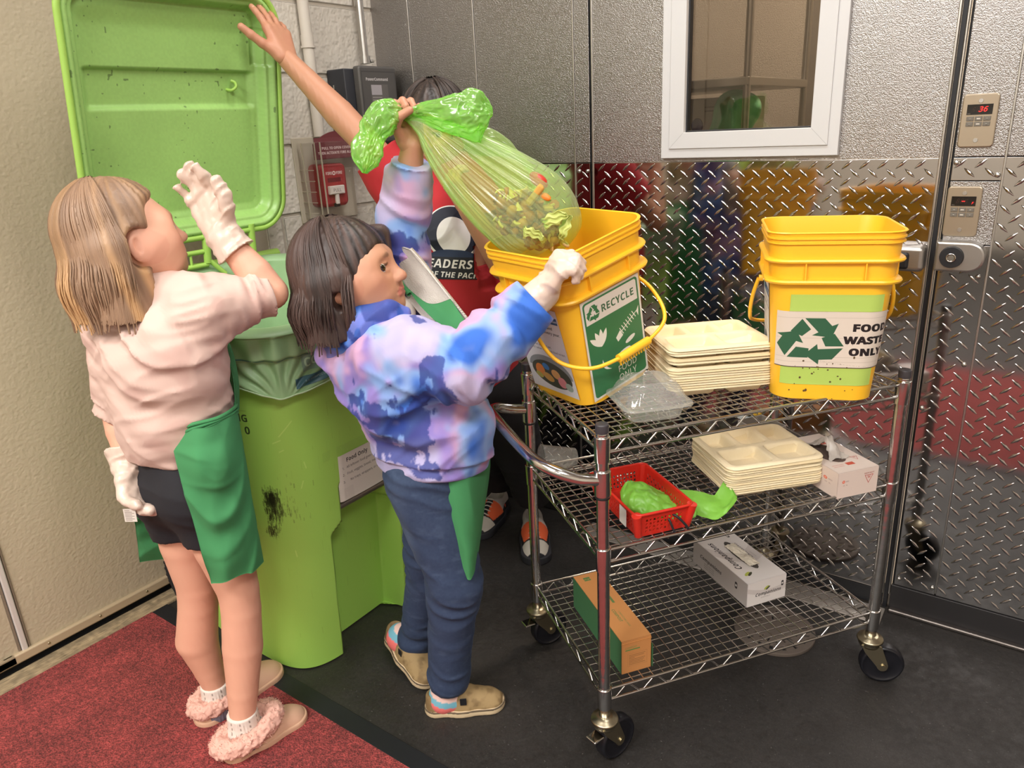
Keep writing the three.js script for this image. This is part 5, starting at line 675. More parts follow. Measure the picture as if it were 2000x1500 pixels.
// hair: a combed volume plus tapered strands that hang with gravity
function hair(t, o) {
  const z = nrm(o.fwd), x = nrm(crs(o.up, z)), y = crs(z, x), gl = nrm([-x[1], -y[1], -z[1]]), s = o.s; // gravity in head frame
  const col = (px, py, pz) => { const a = Math.atan2(px, -pz + 0.01); let n = ns(a * 8 + py * 5, py * 3, 5) * 0.72 + ns(a * 34, py * 4, 9) * 0.28; n = sm(0.2, 0.85, n); let c = lerp3(o.dark, o.light, n); if (o.streak) c = lerp3(c, o.streak, sm(0.55, 0.8, ns(a * 6 + 2.3, py * 2, 17)) * (0.35 + 0.65 * sm(0.06, -0.06, py)) * 0.8); return c; };
  const B = o.drape.map(([p, l, r1, r2]) => bone(p, add(p, gl, l), r1, r2));
  const vol = (px, py, pz) => { let d = dell(px, py - 0.032, pz + 0.016, 0.0815, 0.0955, 0.1); for (const b of B) d = smin(d, dbone(b, px, py, pz), 0.03); return d; };
  const f = (px, py, pz) => { let d = vol(px, py, pz); const a = Math.atan2(px, -pz + 0.01); d -= 0.0032 * (ns(a * 22, py * 7, 1) - 0.5) + 0.0022 * (ns(a * 60, py * 9, 2) - 0.5); d = smax(d, -o.face(px, py, pz), 0.008); const h = px * gl[0] + py * gl[1] + pz * gl[2]; return Math.max(d, h - o.hem - 0.006 * (ns(a * 30, 0, 3) - 0.5)); };
  const g = field(f, [-0.15, -0.23, -0.2], [0.15, 0.15, 0.11], 0.0034, col); const h = part('hair', placeHead(g, o.c, o.fwd, o.up, s), vc(0.5, { sheen: 0.3, sheenRoughness: 0.35, sheenColor: new THREE.Color(o.sheen) }), t);
  const st = []; for (let i = 0; i < o.n; i++) {
    const a = (rnd() * 2 - 1) * o.span, ca = Math.cos(a), sa = Math.sin(a); const pts = []; const r = 1.0 + 0.05 * rnd(); const start = 0.15 + 0.35 * rnd();
    for (let k = 0; k <= 7; k++) { const th = mix(start, 1.75, k / 7); pts.push([0.0825 * r * Math.sin(th) * sa, 0.032 + 0.0965 * r * Math.cos(th), -0.016 - 0.101 * r * Math.sin(th) * ca]); }
    let p = pts[7]; const hh = p[0] * gl[0] + p[1] * gl[1] + p[2] * gl[2], L = o.hem - hh + 0.012 * (rnd() - 0.5) + (rnd() < 0.06 ? 0.02 : 0), out = 0.02 + 0.02 * rnd(), ph = rnd() * 6; if (L < 0.01 && o.hem > 0.05) continue; if (o.skip && o.skip(p)) continue;
    for (let k = 1; k <= 6; k++) { const q = k / 6; pts.push([p[0] + gl[0] * L * q + sa * out * Math.sin(q * 3.1) * 0.6 + 0.003 * Math.sin(q * 5 + ph), p[1] + gl[1] * L * q, p[2] + gl[2] * L * q - ca * out * Math.sin(q * 3.1) * 0.5]); }
    for (let k = 1; k < pts.length; k++) for (let q = 0; q < 3; q++) { const c = pts[k], d = vol(...c) + 0.0002, e = 0.002; if (d > 0) break; const n = nrm([vol(c[0] + e, c[1], c[2]) - d, vol(c[0], c[1] + e, c[2]) - d, vol(c[0], c[1], c[2] + e) - d].map(v => v + 1e-6)); pts[k] = add(c, n, -d); }
    if (pts.some(c => o.face(...c) < -0.002)) continue;
    const w = 0.0006 + 0.0015 * rnd(), gg = new THREE.TubeGeometry(new THREE.CatmullRomCurve3(pts.map(A3)), 18, w, 4); const P = gg.attributes.position, C = []; for (let q = 0; q < P.count; q++) C.push(...col(P.getX(q), P.getY(q), P.getZ(q)).map(v => v * (0.92 + 0.16 * ((i * 0.618) % 1)))); gg.setAttribute('color', new THREE.Float32BufferAttribute(C, 3)); st.push(gg);
  }
  const sg = part('strands', placeHead(merge(st), o.c, o.fwd, o.up, s), h.material, h); sg.userData.kind = 'stuff'; return h;
}
// body skin from bones, plus head and bare hands joined into one figure
const skinMat = o => vc(0.52, { sheen: 0.15, sheenRoughness: 0.5, sheenColor: new THREE.Color(0xffb090) });
function skinMesh(t, L, k, cell, colr, extra) { const [lo, hi] = bounds(L, 0.012); const g = field((x, y, z) => dbones(L, x, y, z, k), lo, hi, cell, (x, y, z) => lerp3(colr.skin, colr.blush, 0.22 * ns(x * 16, y * 16, z * 16) + 0.06 * ns(x * 90, y * 90, z * 90))); return part('body', merge([g, ...extra]), skinMat(), t); }
const handGeo = (L, colr, grow = 0, wr = 0) => { const [lo, hi] = bounds(L, 0.01 + grow); return field((x, y, z) => dbones(L, x, y, z, 0.004, grow) - wr * (ns(x * 130, y * 90, z * 130) - 0.5) - wr * (ns(x * 60, y * 200, z * 60) - 0.5), lo, hi, 0.0026, colr && ((x, y, z) => lerp3(colr.skin, colr.blush, 0.5 * ns(x * 60, y * 60, z * 60)))); };
const cloth = (t, name, f, lo, hi, cell, m, colr, label) => part(name, field(f, lo, hi, cell, colr), m, t, label);
const gloveMat = mat(0xe6cfbf, 0.36, 0, { transmission: 0.22, thickness: 0, clearcoat: 0.25, clearcoatRoughness: 0.4 });
const weave = dataTex(256, (u, v) => g1(0.5 + 0.25 * Math.sin(u * 64 * Math.PI * 2) + 0.25 * Math.sin(v * 64 * Math.PI * 2) * 0.8 + 0.2 * (tns(u, v, 64, 71) - 0.5)), false, 14, 14);
const apronMat = mat(0x3d8652, 0.8, 0, { bumpMap: weave, bumpScale: 0.0002, side: THREE.DoubleSide, sheen: 0.2, sheenRoughness: 0.6, sheenColor: new THREE.Color(0x5fae72) });
function sheetCloth(t, name, rows, wr, thick = 0.0018, nu = 60, nv = 60, m = apronMat, label) { const P = patch(rows); return part(name, surf((u, v) => { const p = P(u, v); const w = wr ? wr(u, v, p) : 0; return [p[0] + w, p[1], p[2] + w * 0.8]; }, nu, nv, { thick }), m, t, label); }
// shoes, in their own frame: heel at z=0, toe at z=L, y up, x to the side
function shoeFrame(heel, toe, pitch = 0) { const f = nrm(sub(toe, heel)), s = nrm(crs([0, 1, 0], f)), u = crs(f, s); return new THREE.Matrix4().makeBasis(V(...s), V(...u), V(...f)).setPosition(...heel); }
const foot2 = (x, z, L) => { const k = L / 0.2; const a = bone([0, 0, 0.034 * k], [0.002, 0, 0.09 * k], 0.029 * k, 0.029 * k), b = bone([0.003, 0, 0.1 * k], [0.002, 0, 0.163 * k], 0.034 * k, 0.0355 * k); return smin(dbone(a, x, 0, z), dbone(b, x, 0, z), 0.03); };
function shoe(t, M4, L, o) {
  const top = z => o.top(z / L), up = (x, y, z) => smax(foot2(x, z, L) + 0.0015 + 0.16 * Math.max(0, y - 0.02) * (z < 0.45 * L ? 0.6 : 1.0), y - top(z) + (x * x) * 9, 0.022); const hole = (x, y, z) => dell(x, y - o.hole[1], z - o.hole[2] * L, o.hole[3], o.hole[4], o.hole[5]);
  const put = (n, g, m, l, par = t) => { g.applyMatrix4(M4); return part(n, g, m, par, l); }; const lo = [-0.06, -0.005, -0.02], hi = [0.06, 0.13, L + 0.03];
  const s = put('shoe_upper', field((x, y, z) => Math.max(smax(up(x, y, z), -hole(x, y, z), 0.006), o.soleH * 0.6 - y) - (o.wr || 0) * (ns(x * 60, y * 60, z * 60) - 0.5), lo, hi, 0.0032, o.color), o.color ? vc(0.8) : o.mat, o.label);
  put('sole', field((x, y, z) => smax(foot2(x, z, L) - 0.0025, Math.abs(y - o.soleH / 2) - o.soleH / 2, 0.004), lo, hi, 0.003), o.sole, null, s); if (o.line) { const q = field((x, y, z) => smax(foot2(x, z, L) - 0.0034, Math.abs(y - o.soleH * 0.86) - 0.0017, 0.001), lo, hi, 0.0024); put('sole_line', q, o.line, null, s); }
  return s;
}
{ // ---- child in the pink shirt, seen from behind, right arm raised
  const t = thing('person', 'child with a blond bob, pink shirt, green apron and fluffy slippers, one gloved hand raised', 'person', [-1.4452, 0, -0.7115]); const T = new THREE.Group(); t.position.set(0, 0, 0);
  const C = { skin: S([216, 164, 138]).map(v => v ** 2.2), blush: S([210, 142, 122]).map(v => v ** 2.2) };
  const HC = [-1.4281, 1.1883, -0.73], HF = nrm([0.16, 0.2, -0.95]), HU = nrm([-0.1, 1, 0.22]);
  const neck = [-1.4122, 1.0741, -0.7412], shR = [-1.3082, 1.0574, -0.7756], elR = [-1.2584, 1.0705, -0.9038], wrR = [-1.3222, 1.1859, -0.8602], shL = [-1.4969, 1.0021, -0.7106], elL = [-1.5418, 0.8433, -0.6877], wrL = [-1.4914, 0.7398, -0.6607], pel = [-1.4364, 0.6906, -0.7527], hipR = [-1.3803, 0.6656, -0.7506], hipL = [-1.4791, 0.6527, -0.7442], knR = [-1.3576, 0.3991, -0.7709], anR = [-1.3733, 0.0894, -0.7271], knL = [-1.4959, 0.3734, -0.7495], anL = [-1.5247, 0.0834, -0.7546], cf = [-1.3687, 0.2671, -0.7585], cfL = [-1.5287, 0.2341, -0.7375], chest = [-1.4021, 0.9708, -0.7344], waist = [-1.4280, 0.8284, -0.746];
  const hu = nrm(sub([-1.3628, 1.2952, -0.8509], wrR)), hn = nrm(crs(hu, nrm(sub([-1.2815, 1.1880, -0.8715], [-1.3549, 1.1794, -0.8397])))); const hT = crs(hn, hu);
  const handR = handBones(wrR, hu, hn.map(v => -v), nrm(crs(hu, hn.map(v => -v))), 0.98, Object.assign([[0.35, 0.25, 0.15], [0.15, 0.2, 0.1], [0.2, 0.25, 0.15], [0.3, 0.3, 0.2]], { spread: 0.04 }), [[0.7, 0.35, 0.75], [0.95, 0.3, 0.35], [1, 0.3, 0.1]]);
  const lu = nrm(sub([-1.4511, 0.6655, -0.6388], wrL)), ln = nrm([0.85, 0, -0.2]); const lT = nrm(crs(lu, ln)); const handL = handBones(wrL, lu, nrm(crs(lT, lu)), lT.map(v => -v), 0.95, [[0.5, 0.5, 0.3]], [[0.7, 0.4, 0.6], [0.95, 0.4, 0.2], [1, 0.3, 0]]);
  const cfR = add(shR, sub(elR, shR), 0.5);
  const L = [...chain([neck, 0.046], [chest, 0.085], [waist, 0.08], [pel, 0.07]), ...chain([shR, 0.045], [cfR, 0.039], [elR, 0.033], [add(elR, sub(wrR, elR), 0.35), 0.034], [wrR, 0.0225]), ...chain([shL, 0.045], [elL, 0.033], [add(elL, sub(wrL, elL), 0.4), 0.031], [wrL, 0.021]),
    ...chain([hipR, 0.07], [add(hipR, sub(knR, hipR), 0.5), 0.06], [add(hipR, sub(knR, hipR), 0.93), 0.0445], [add(knR, sub(cf, knR), 0.25), 0.043], [cf, 0.0445], [add(cf, sub(anR, cf), 0.62), 0.035], [anR, 0.0295]), ...chain([hipL, 0.07], [add(hipL, sub(knL, hipL), 0.5), 0.06], [add(hipL, sub(knL, hipL), 0.93), 0.0455], [add(knL, sub(cfL, knL), 0.25), 0.0445], [cfL, 0.048], [add(cfL, sub(anL, cfL), 0.62), 0.034], [anL, 0.0285]), bone(neck, shR, 0.045, 0.045), bone(neck, shL, 0.045, 0.045), bone(neck, HC, 0.043, 0.04)];
  const hg = placeHead(headGeo({ skin: C.skin, blush: C.blush, lip: S([190, 105, 95]).map(v => v ** 2.2), hair: S([120, 90, 60]).map(v => v ** 2.2) }), HC, HF, HU, 0.95);
  skinMesh(t, L, 0.022, 0.0058, C, [hg]);
  eyes(t, HC, HF, HU, 0.95, S([70, 95, 110]).map(v => v ** 2.2), [0.1, 0.2, 1]);
  hair(t, { c: HC, fwd: HF, up: HU, s: 1.0, n: 1500, span: 2.35, hem: 0.125, dark: S([112, 88, 70]).map(v => v ** 2.2), light: S([150, 120, 96]).map(v => v ** 2.2), streak: S([196, 154, 108]).map(v => v ** 2.2), sheen: 0xffe0b0, drape: [[[0.045, 0.0, -0.035], 0.18, 0.05, 0.055], [[-0.05, 0.0, -0.05], 0.18, 0.045, 0.05], [[0, 0.0, -0.075], 0.18, 0.05, 0.055], [[0.066, 0.0, 0.0], 0.14, 0.028, 0.03], [[-0.066, 0.01, -0.025], 0.15, 0.026, 0.03]],
    face: (x, y, z) => smin(dell(x, y + 0.03, z - 0.115, 0.1, 0.125, 0.095), smin(dell(x + 0.09, y + 0.008, z + 0.006, 0.042, 0.04, 0.034), dell(x + 0.075, y - 0.02, z - 0.075, 0.05, 0.075, 0.052), 0.02), 0.02), skip: p => p[2] > 0.02 && p[1] < 0.03 });
  // gloves
  const gl = (n, hand, w, e, lab) => { const cuff = bone(w, add(w, sub(e, w), 0.3), 0.028, 0.036); const Lg = [...hand, cuff]; const ax = nrm(sub(w, e)), end = add(w, sub(e, w), 0.28); const [lo, hi] = bounds(Lg, 0.015); part(n, field((x, y, z) => { const d = dbones(Lg, x, y, z, 0.012, 0.003) - 0.003 * pleat(x, y, z, ax, 75) - 0.0025 * (ns(x * 110, y * 110, z * 110) - 0.5), cut = (end[0] - x) * ax[0] + (end[1] - y) * ax[1] + (end[2] - z) * ax[2] + 0.008 * (ns(x * 40, y * 40, z * 40) - 0.5); return Math.max(d, cut); }, lo, hi, 0.0028), gloveMat, t, lab); };
  gl('glove', handR, wrR, elR, 'clear vinyl glove on the raised right hand'); gl('glove', handL, wrL, elL, 'clear vinyl glove on the hanging left hand');
  part('glove_tag', sheet(add(add(wrL, lu, 0.085), [0.02, -0.01, 0.025]), [0.8, 0, -0.5], nrm([0.1, 1, 0]), 0.026, 0.03, 0.001), sign(96, 110, (g, a, b) => { g.fillStyle = '#d5cdc3'; g.fillRect(0, 0, a, b); g.fillStyle = '#6d645d'; for (let i = 0; i < 8; i++) g.fillRect(10, 12 + i * 12, 40 + (i * 17) % 36, 4); }), t);
  // shirt with pushed-up sleeves
  const cr = add(elR, sub(elR, shR), -0.06), cl = add(shL, sub(elL, shL), 1.03); const Ls = [...chain([neck, 0.055], [chest, 0.105], [waist, 0.1]), bone(waist, [-1.4375, 0.7827, -0.7455], 0.098, 0.095), bone(neck, shR, 0.058, 0.06), bone(neck, shL, 0.058, 0.06), bone(add(chest, [0.055, 0.02, 0]), add(waist, [0.03, 0, 0]), 0.085, 0.085), bone(add(chest, [-0.055, 0.02, 0]), add(waist, [-0.03, 0, 0]), 0.085, 0.085), ...chain([shR, 0.061], [cr, 0.043]), ...chain([shL, 0.058], [cl, 0.042])];
  const aR = nrm(sub(elR, shR)), aL = nrm(sub(elL, shL)), bR = bone(shR, elR, 0.05), bL = bone(shL, elL, 0.05); const [slo, shi] = bounds(Ls, 0.02); const diag = nrm([0.5, 0.8, 0.15]), diag2 = nrm([-0.35, 0.9, -0.2]);
  const hemY = pel[1] + 0.055;
  cloth(t, 'shirt', (x, y, z) => { let d = dbones(Ls, x, y, z, 0.03); const wR = Math.exp(-Math.max(0, dbone(bR, x, y, z)) / 0.025), wL = Math.exp(-Math.max(0, dbone(bL, x, y, z)) / 0.025), w0 = Math.max(0, 1 - wR - wL); d -= 0.0068 * wR * pleat(x, y, z, aR, 58, 0.22) + 0.0066 * wL * pleat(x, y, z, aL, 60, 0.22) + 0.0075 * w0 * pleat(x, y, z, diag, 26, 0.22) + 0.003 * w0 * pleat(x, y, z, diag2, 48, 0.3); const e1 = dot(sub([x, y, z], cr), aR), e2 = dot(sub([x, y, z], cl), aL); if (wR > 0.4) d = Math.max(d, e1 - 0.004); if (wL > 0.4) d = Math.max(d, e2 - 0.004); return Math.max(d, hemY - y + 0.02 * (ns(x * 14, 1, z * 14) - 0.5)); }, slo, shi, 0.0042, vc(0.78, { sheen: 0.35, sheenRoughness: 0.6, sheenColor: new THREE.Color(0xffe0d8) }), (x, y, z) => { const n = ns(x * 26, y * 26, z * 26); return lerp3(S([204, 174, 162]).map(v => v ** 2.2), S([192, 154, 144]).map(v => v ** 2.2), 0.5 * sm(0.66, 0.8, n)); });
  part('shirt_tail', field((x, y, z) => { const c = [-1.3975, 0.801, -0.6777]; return dell(x - c[0], y - c[1], z - c[2], 0.03, 0.022, 0.022) - 0.004 * pleat(x, y, z, [0.3, 1, 0], 60); }, add([-1.3975, 0.801, -0.6777], [-0.05, -0.05, -0.05]), add([-1.3975, 0.801, -0.6777], [0.05, 0.05, 0.05]), 0.0032), mat(0xdfb3a4, 0.8), t);
  // black shorts
  const Lp = [bone([-1.4331, 0.7825, -0.7487], pel, 0.09, 0.09), bone(hipR, add(hipR, sub(knR, hipR), 0.5), 0.084, 0.07), bone(hipL, add(hipL, sub(knL, hipL), 0.5), 0.084, 0.07), bone(add(hipR, [0.0, 0.01, 0.015]), add(hipL, [0, 0.01, 0.015]), 0.086, 0.086)]; const [plo, phi] = bounds(Lp, 0.01); cloth(t, 'shorts', (x, y, z) => Math.max(dbones(Lp, x, y, z, 0.02) - 0.002 * pleat(x, y, z, [0.2, 1, 0], 30), 0.552 - y + (x + 1.42) * 0.12, y - waist[1] - 0.005), plo, phi, 0.0048, mat(0x17161c, 0.85));
  // apron: skirt panel round the right side, bib edge, waist band and ties
  const wav = (u, v, p) => 0.014 * (ns(u * 8 + v * 3, v * 3, 2) - 0.5) + 0.007 * pleat(p[0], p[1], p[2], nrm([0.4, 0.8, 0.4]), 17, 0.22) + 0.006 * (1 - v) * pleat(p[0], p[1], p[2], [0.1, 1, 0], 36);
  sheetCloth(t, 'apron_skirt', [
    [[-1.3531, 0.8291, -0.6924], [-1.2983, 0.8406, -0.7091], [-1.2757, 0.8461, -0.748], [-1.3134, 0.8395, -0.816], [-1.4733, 0.7969, -0.8898], [-1.6066, 0.7687, -0.8447], [-1.6426, 0.7506, -0.7575]],
    [[-1.3326, 0.7564, -0.6842], [-1.2780, 0.7704, -0.7004], [-1.2552, 0.7673, -0.7424], [-1.3045, 0.7463, -0.8087], [-1.4734, 0.6857, -0.8813], [-1.6256, 0.6452, -0.83], [-1.6643, 0.6322, -0.743]],
    [[-1.3151, 0.6492, -0.6799], [-1.2660, 0.6571, -0.6999], [-1.2588, 0.6478, -0.7474], [-1.3144, 0.6215, -0.8134], [-1.4975, 0.551, -0.8712], [-1.6519, 0.5061, -0.8164], [-1.6825, 0.5169, -0.7324]],
    [[-1.3082, 0.4954, -0.6844], [-1.2722, 0.5092, -0.7039], [-1.2722, 0.502, -0.747], [-1.3086, 0.4772, -0.8081], [-1.4818, 0.4074, -0.8603], [-1.6423, 0.3788, -0.8212], [-1.6972, 0.3993, -0.7234]]], wav, 0.0018, 110, 70);
  sheetCloth(t, 'apron_bib', [[[-1.3561, 1.0198, -0.8227], [-1.4145, 0.9966, -0.8747], [-1.5199, 0.9715, -0.8911]], [[-1.3298, 0.9552, -0.8274], [-1.4011, 0.9304, -0.8825], [-1.5333, 0.906, -0.9056]], [[-1.3274, 0.8944, -0.8293], [-1.3914, 0.8696, -0.8765], [-1.5365, 0.8389, -0.9006]], [[-1.3159, 0.8396, -0.8142], [-1.3717, 0.8154, -0.8546], [-1.5169, 0.7768, -0.8884]]], null, 0.0018, 20, 30);
  part('waist_tie', [0, 1, 2].map(k => tube([[-1.4848, 0.82, -0.6936], [-1.3942, 0.8317, -0.6803], [-1.3472, 0.8266, -0.6905], [-1.2946, 0.8394, -0.7087], [-1.2731, 0.8472, -0.7464], [-1.3065, 0.843, -0.8094], [-1.4011, 0.8176, -0.8601]].map((p, i) => add(p, [0, 0.007 * (k - 1) + 0.003 * Math.sin(i * 2 + k), 0])), 0.0042, 50, 6)), apronMat, t); part('neck_strap', tube([[-1.3582, 1.0180, -0.8203], [-1.3616, 1.0718, -0.7883], [-1.3599, 1.1047, -0.7511], [-1.3672, 1.1148, -0.7368]], 0.006, 24, 8), apronMat, t);
  // socks and fluffy slippers
  const sk = (an, toe, lab) => { const a = bone(add(an, [0, 0.02, 0]), add(an, [0, -0.06, 0]), 0.034, 0.037); a.k = 0.02; const b = bone(add(an, [0, -0.06, 0.012]), add(add(an, [0, -0.072, 0]), nrm(sub(toe, add(an, [0, -0.09, 0]))), 0.09), 0.036, 0.03); const Lk = [a, b], [lo, hi] = bounds(Lk, 0.01); part('sock', field((x, y, z) => Math.max(dbones(Lk, x, y, z, 0.02) - 0.0012 * Math.sin(Math.atan2(x - an[0], z - an[2]) * 34), y - an[1] - 0.012), lo, hi, 0.0032, (x, y, z) => { const h = y - an[1]; if (h < -0.045) return S([118, 116, 128]).map(v => v ** 2.2); const q = Math.sin(Math.atan2(x - an[0], z - an[2]) * 10), r = Math.sin(h * 520); return q > 0.86 && r > 0.2 ? S([120, 104, 96]).map(v => v ** 2.2) : S([214, 202, 192]).map(v => v ** 2.2); }), vc(0.9), t, lab); };
  const toeR = [-1.3385, 0, -0.8704], heelR = [-1.3781, 0, -0.6603], toeL = [-1.5342, 0, -0.9445], heelL = [-1.5316, 0, -0.6867]; sk(anR, toeR, 'cream dotted ankle sock with a grey heel'); sk(anL, toeL, 'pale grey ribbed ankle sock');
  const suede = mat(0xcfa58a, 0.9, 0, { sheen: 0.5, sheenRoughness: 0.5, sheenColor: new THREE.Color(0xffd9c4), bumpMap: plaster, bumpScale: 0.0006 }), fur = 0xd9a999;
  for (const [h, to] of [[heelR, toeR], [heelL, toeL]]) {
    const M4 = shoeFrame(h, to), Lf = len(sub(to, h)); const s = shoe(t, M4, Lf, { top: z => mix(0.05, 0.055, z) - 0.02 * sm(0.7, 1, z), hole: [0, 0.075, 0.3, 0.03, 0.05, 0.052], soleH: 0.02, mat: suede, sole: mat(0xc9a184, 0.8) }); s.name = 'slipper';
    const ring = []; for (let i = 0; i < 36; i++) { const a = i / 36 * Math.PI * 2; ring.push([0.037 * Math.cos(a), 0.05 + 0.018 * Math.sin(a) * (Math.sin(a) > 0 ? 1 : 0.2) , Lf * 0.32 + 0.068 * Math.sin(a)]); } const LR = ring.map((p, i) => bone(p, ring[(i + 1) % 36], 0.017, 0.017)); const fg = field((x, y, z) => dbones(LR, x, y, z, 0.01) - 0.008 * (ns(x * 120, y * 120, z * 120) - 0.5) - 0.004 * (ns(x * 280, y * 280, z * 280) - 0.5), [-0.075, 0.01, -0.05], [0.075, 0.11, Lf * 0.32 + 0.11], 0.0028); const fm = mat(fur, 0.95, 0, { sheen: 0.6, sheenRoughness: 0.5, sheenColor: new THREE.Color(0xffe0d4) }); const fp = part('fleece_collar', fg.applyMatrix4(M4), fm, s);
    const tuft = []; for (let i = 0; i < 1500; i++) { const k = Math.floor(rnd() * 36), p = ring[k], q = ring[(k + 1) % 36], c = p.map((v, j) => mix(v, q[j], rnd())), d = nrm([rnd() - 0.5, rnd() - 0.35, rnd() - 0.5]), b = add(c, d, 0.015), e = add(c, nrm(add(d, [rnd() - 0.5, rnd() - 0.5, rnd() - 0.5], 0.7)), 0.026); tuft.push(rod(b, e, 0.0012, 3, 0.0002)); } const tg = part('fleece_hair', merge(tuft).applyMatrix4(M4), fm, fp); tg.userData.kind = 'stuff';
  }
}
{ // ---- child in the tie-dye hoodie, holding the bag up with the left hand
  const t = thing('person', 'dark-haired child in a blue and purple tie-dye hoodie, green apron and jeans, lifting the bag', 'person');
  const C = { skin: S([186, 134, 106]).map(v => v ** 2.2), blush: S([176, 112, 92]).map(v => v ** 2.2) };
  const HC = [-1.1598, 1.0823, -1.0348], HF = nrm([0.88, 0.27, -0.45]), HU = nrm([-0.3, 1, 0.12]);
  const neck = [-1.1511, 0.9823, -1.0574], chest = [-1.0949, 0.8762, -1.0664], waist = [-1.0505, 0.7436, -1.1146], pel = [-1.0590, 0.6518, -1.1214], shR = [-1.0486, 0.94, -1.0229], elR = [-0.9006, 0.9174, -1.0570], wrR = [-0.7826, 1.0588, -1.1726], shL = [-1.1590, 0.9793, -1.1754], elL = [-1.1525, 1.1869, -1.1907], wrL = [-1.0988, 1.3330, -1.1817], hipR = [-1.0500, 0.6462, -1.0795], hipL = [-1.0962, 0.6016, -1.1577], knR = [-0.9882, 0.3929, -1.0753], anR = [-1.0437, 0.0851, -1.0791], knL = [-1.1384, 0.3163, -1.1548], anL = [-1.2284, 0.0602, -1.1620];
  // left hand: a fist round the bag's neck
  const hu = nrm(sub([-1.1155, 1.4028, -1.1862], wrL)), toCam = nrm(sub([0, 1.363, 0], wrL)); const hn = nrm(add(toCam, [0.81, 0, -0.58], 0.35)), T2 = nrm(crs(hn, hu)), N2 = nrm(crs(hu, T2));
  const handL = handBones(wrL, hu, N2, T2.map(v => v * (dot(T2, [0.81, 0, -0.58]) > 0 ? -1 : 1)), 0.92, [[1.0, 1.45, 1.1], [0.95, 1.5, 1.1], [1.0, 1.5, 1.1], [1.1, 1.5, 1.1]], [[0.6, 0.6, 0.5], [0.6, 0.9, -0.3], [0.3, 0.5, -0.9]]);
  // right hand: gloved fist over the pail's rim
  const ru = nrm(sub([-0.7501, 1.1093, -1.1790], wrR)), rN = nrm([0.25, -0.75, -0.6]), rT = nrm(crs(ru, rN)); const rn = nrm(crs(rT, ru)); const handR = handBones(wrR, ru, rn, rT, 0.9, [[0.9, 1.1, 0.8]], [[0.55, 0.5, 0.75], [0.8, 0.7, 0.1], [0.8, 0.8, -0.2]]);
  const L = [...chain([neck, 0.044], [chest, 0.085], [waist, 0.085], [pel, 0.09]), ...chain([shR, 0.04], [elR, 0.034], [wrR, 0.023]), ...chain([shL, 0.04], [elL, 0.034], [add(elL, sub(wrL, elL), 0.6), 0.03], [wrL, 0.023]), bone(neck, HC, 0.043, 0.04), ...chain([hipR, 0.075], [knR, 0.045], [anR, 0.027]), ...chain([hipL, 0.075], [knL, 0.045], [anL, 0.027])];
  const hg = placeHead(headGeo({ skin: C.skin, blush: C.blush, lip: S([168, 92, 84]).map(v => v ** 2.2), hair: S([40, 28, 24]).map(v => v ** 2.2) }), HC, HF, HU, 1.0);
  skinMesh(t, L, 0.02, 0.0058, C, [hg, handGeo([...handL, bone(wrL, add(wrL, sub(elL, wrL), 0.2), 0.0225, 0.025)], C), handGeo([bone(wrR, add(wrR, sub(elR, wrR), 0.15), 0.022, 0.024)], C)]);
  eyes(t, HC, HF, HU, 1.0, S([46, 28, 20]).map(v => v ** 2.2), [-0.62, 0.05, 1]);
  hair(t, { c: HC, fwd: HF, up: HU, s: 1.04, n: 1500, span: 2.5, hem: 0.105, dark: S([36, 27, 25]).map(v => v ** 2.2), light: S([84, 66, 60]).map(v => v ** 2.2), sheen: 0xc8b0a0, drape: [[[0.05, 0.0, -0.03], 0.17, 0.045, 0.05], [[-0.05, 0.0, -0.035], 0.17, 0.047, 0.052], [[0, 0.0, -0.075], 0.165, 0.052, 0.06], [[0.07, 0.02, 0.028], 0.12, 0.02, 0.018], [[0.062, 0.065, 0.062], 0.09, 0.02, 0.012], [[-0.068, 0.015, -0.004], 0.15, 0.024, 0.026]],
    face: (x, y, z) => smin(dell(x + 0.022, y + 0.045, z - 0.116, 0.082, 0.105, 0.084), dell(x + 0.092, y + 0.028, z + 0.004, 0.03, 0.017, 0.012), 0.005), skip: p => p[2] > 0.03 && p[1] < 0.04 });
  { const cuff = bone(wrR, add(wrR, sub(elR, wrR), 0.16), 0.028, 0.031), Lg = [...handR, cuff], ax = nrm(sub(wrR, elR)), end = add(wrR, sub(elR, wrR), 0.16), [lo, hi] = bounds(Lg, 0.015); part('glove', field((x, y, z) => Math.max(dbones(Lg, x, y, z, 0.01, 0.0028) - 0.003 * pleat(x, y, z, ax, 70) - 0.002 * (ns(x * 120, y * 120, z * 120) - 0.5), dot(sub(end, [x, y, z]), ax)), lo, hi, 0.0027), gloveMat, t, 'clear vinyl glove gripping the bucket rim'); }
  // hoodie
  const ccR = add(wrR, sub(elR, wrR), 0.1), ccL = add(wrL, sub(elL, wrL), 0.2); const hemC = [-1.0510, 0.6606, -1.1047], hoodC = [-1.1402, 0.962, -0.9974];
  const Lh = [...chain([neck, 0.052], [chest, 0.115], [waist, 0.112], [hemC, 0.112]), bone([-1.0159, 0.7551, -1.1188], [-1.0230, 0.6817, -1.1148], 0.095, 0.095), bone([-1.0903, 0.7323, -1.1065], [-1.0851, 0.6696, -1.1096], 0.095, 0.1), bone(neck, shR, 0.058, 0.066), bone(neck, shL, 0.048, 0.052), ...chain([shR, 0.072], [add(shR, sub(elR, shR), 0.55), 0.068], [elR, 0.064], [add(elR, sub(wrR, elR), 0.45), 0.056], [add(elR, sub(wrR, elR), 0.8), 0.043], [ccR, 0.036]), ...chain([shL, 0.052], [elL, 0.049], [add(elL, sub(wrL, elL), 0.3), 0.048], [add(elL, sub(wrL, elL), 0.68), 0.042], [ccL, 0.038]), bone([-1.2074, 0.9221, -1.0094], [-1.0771, 0.8537, -1.0370], 0.04, 0.085)];
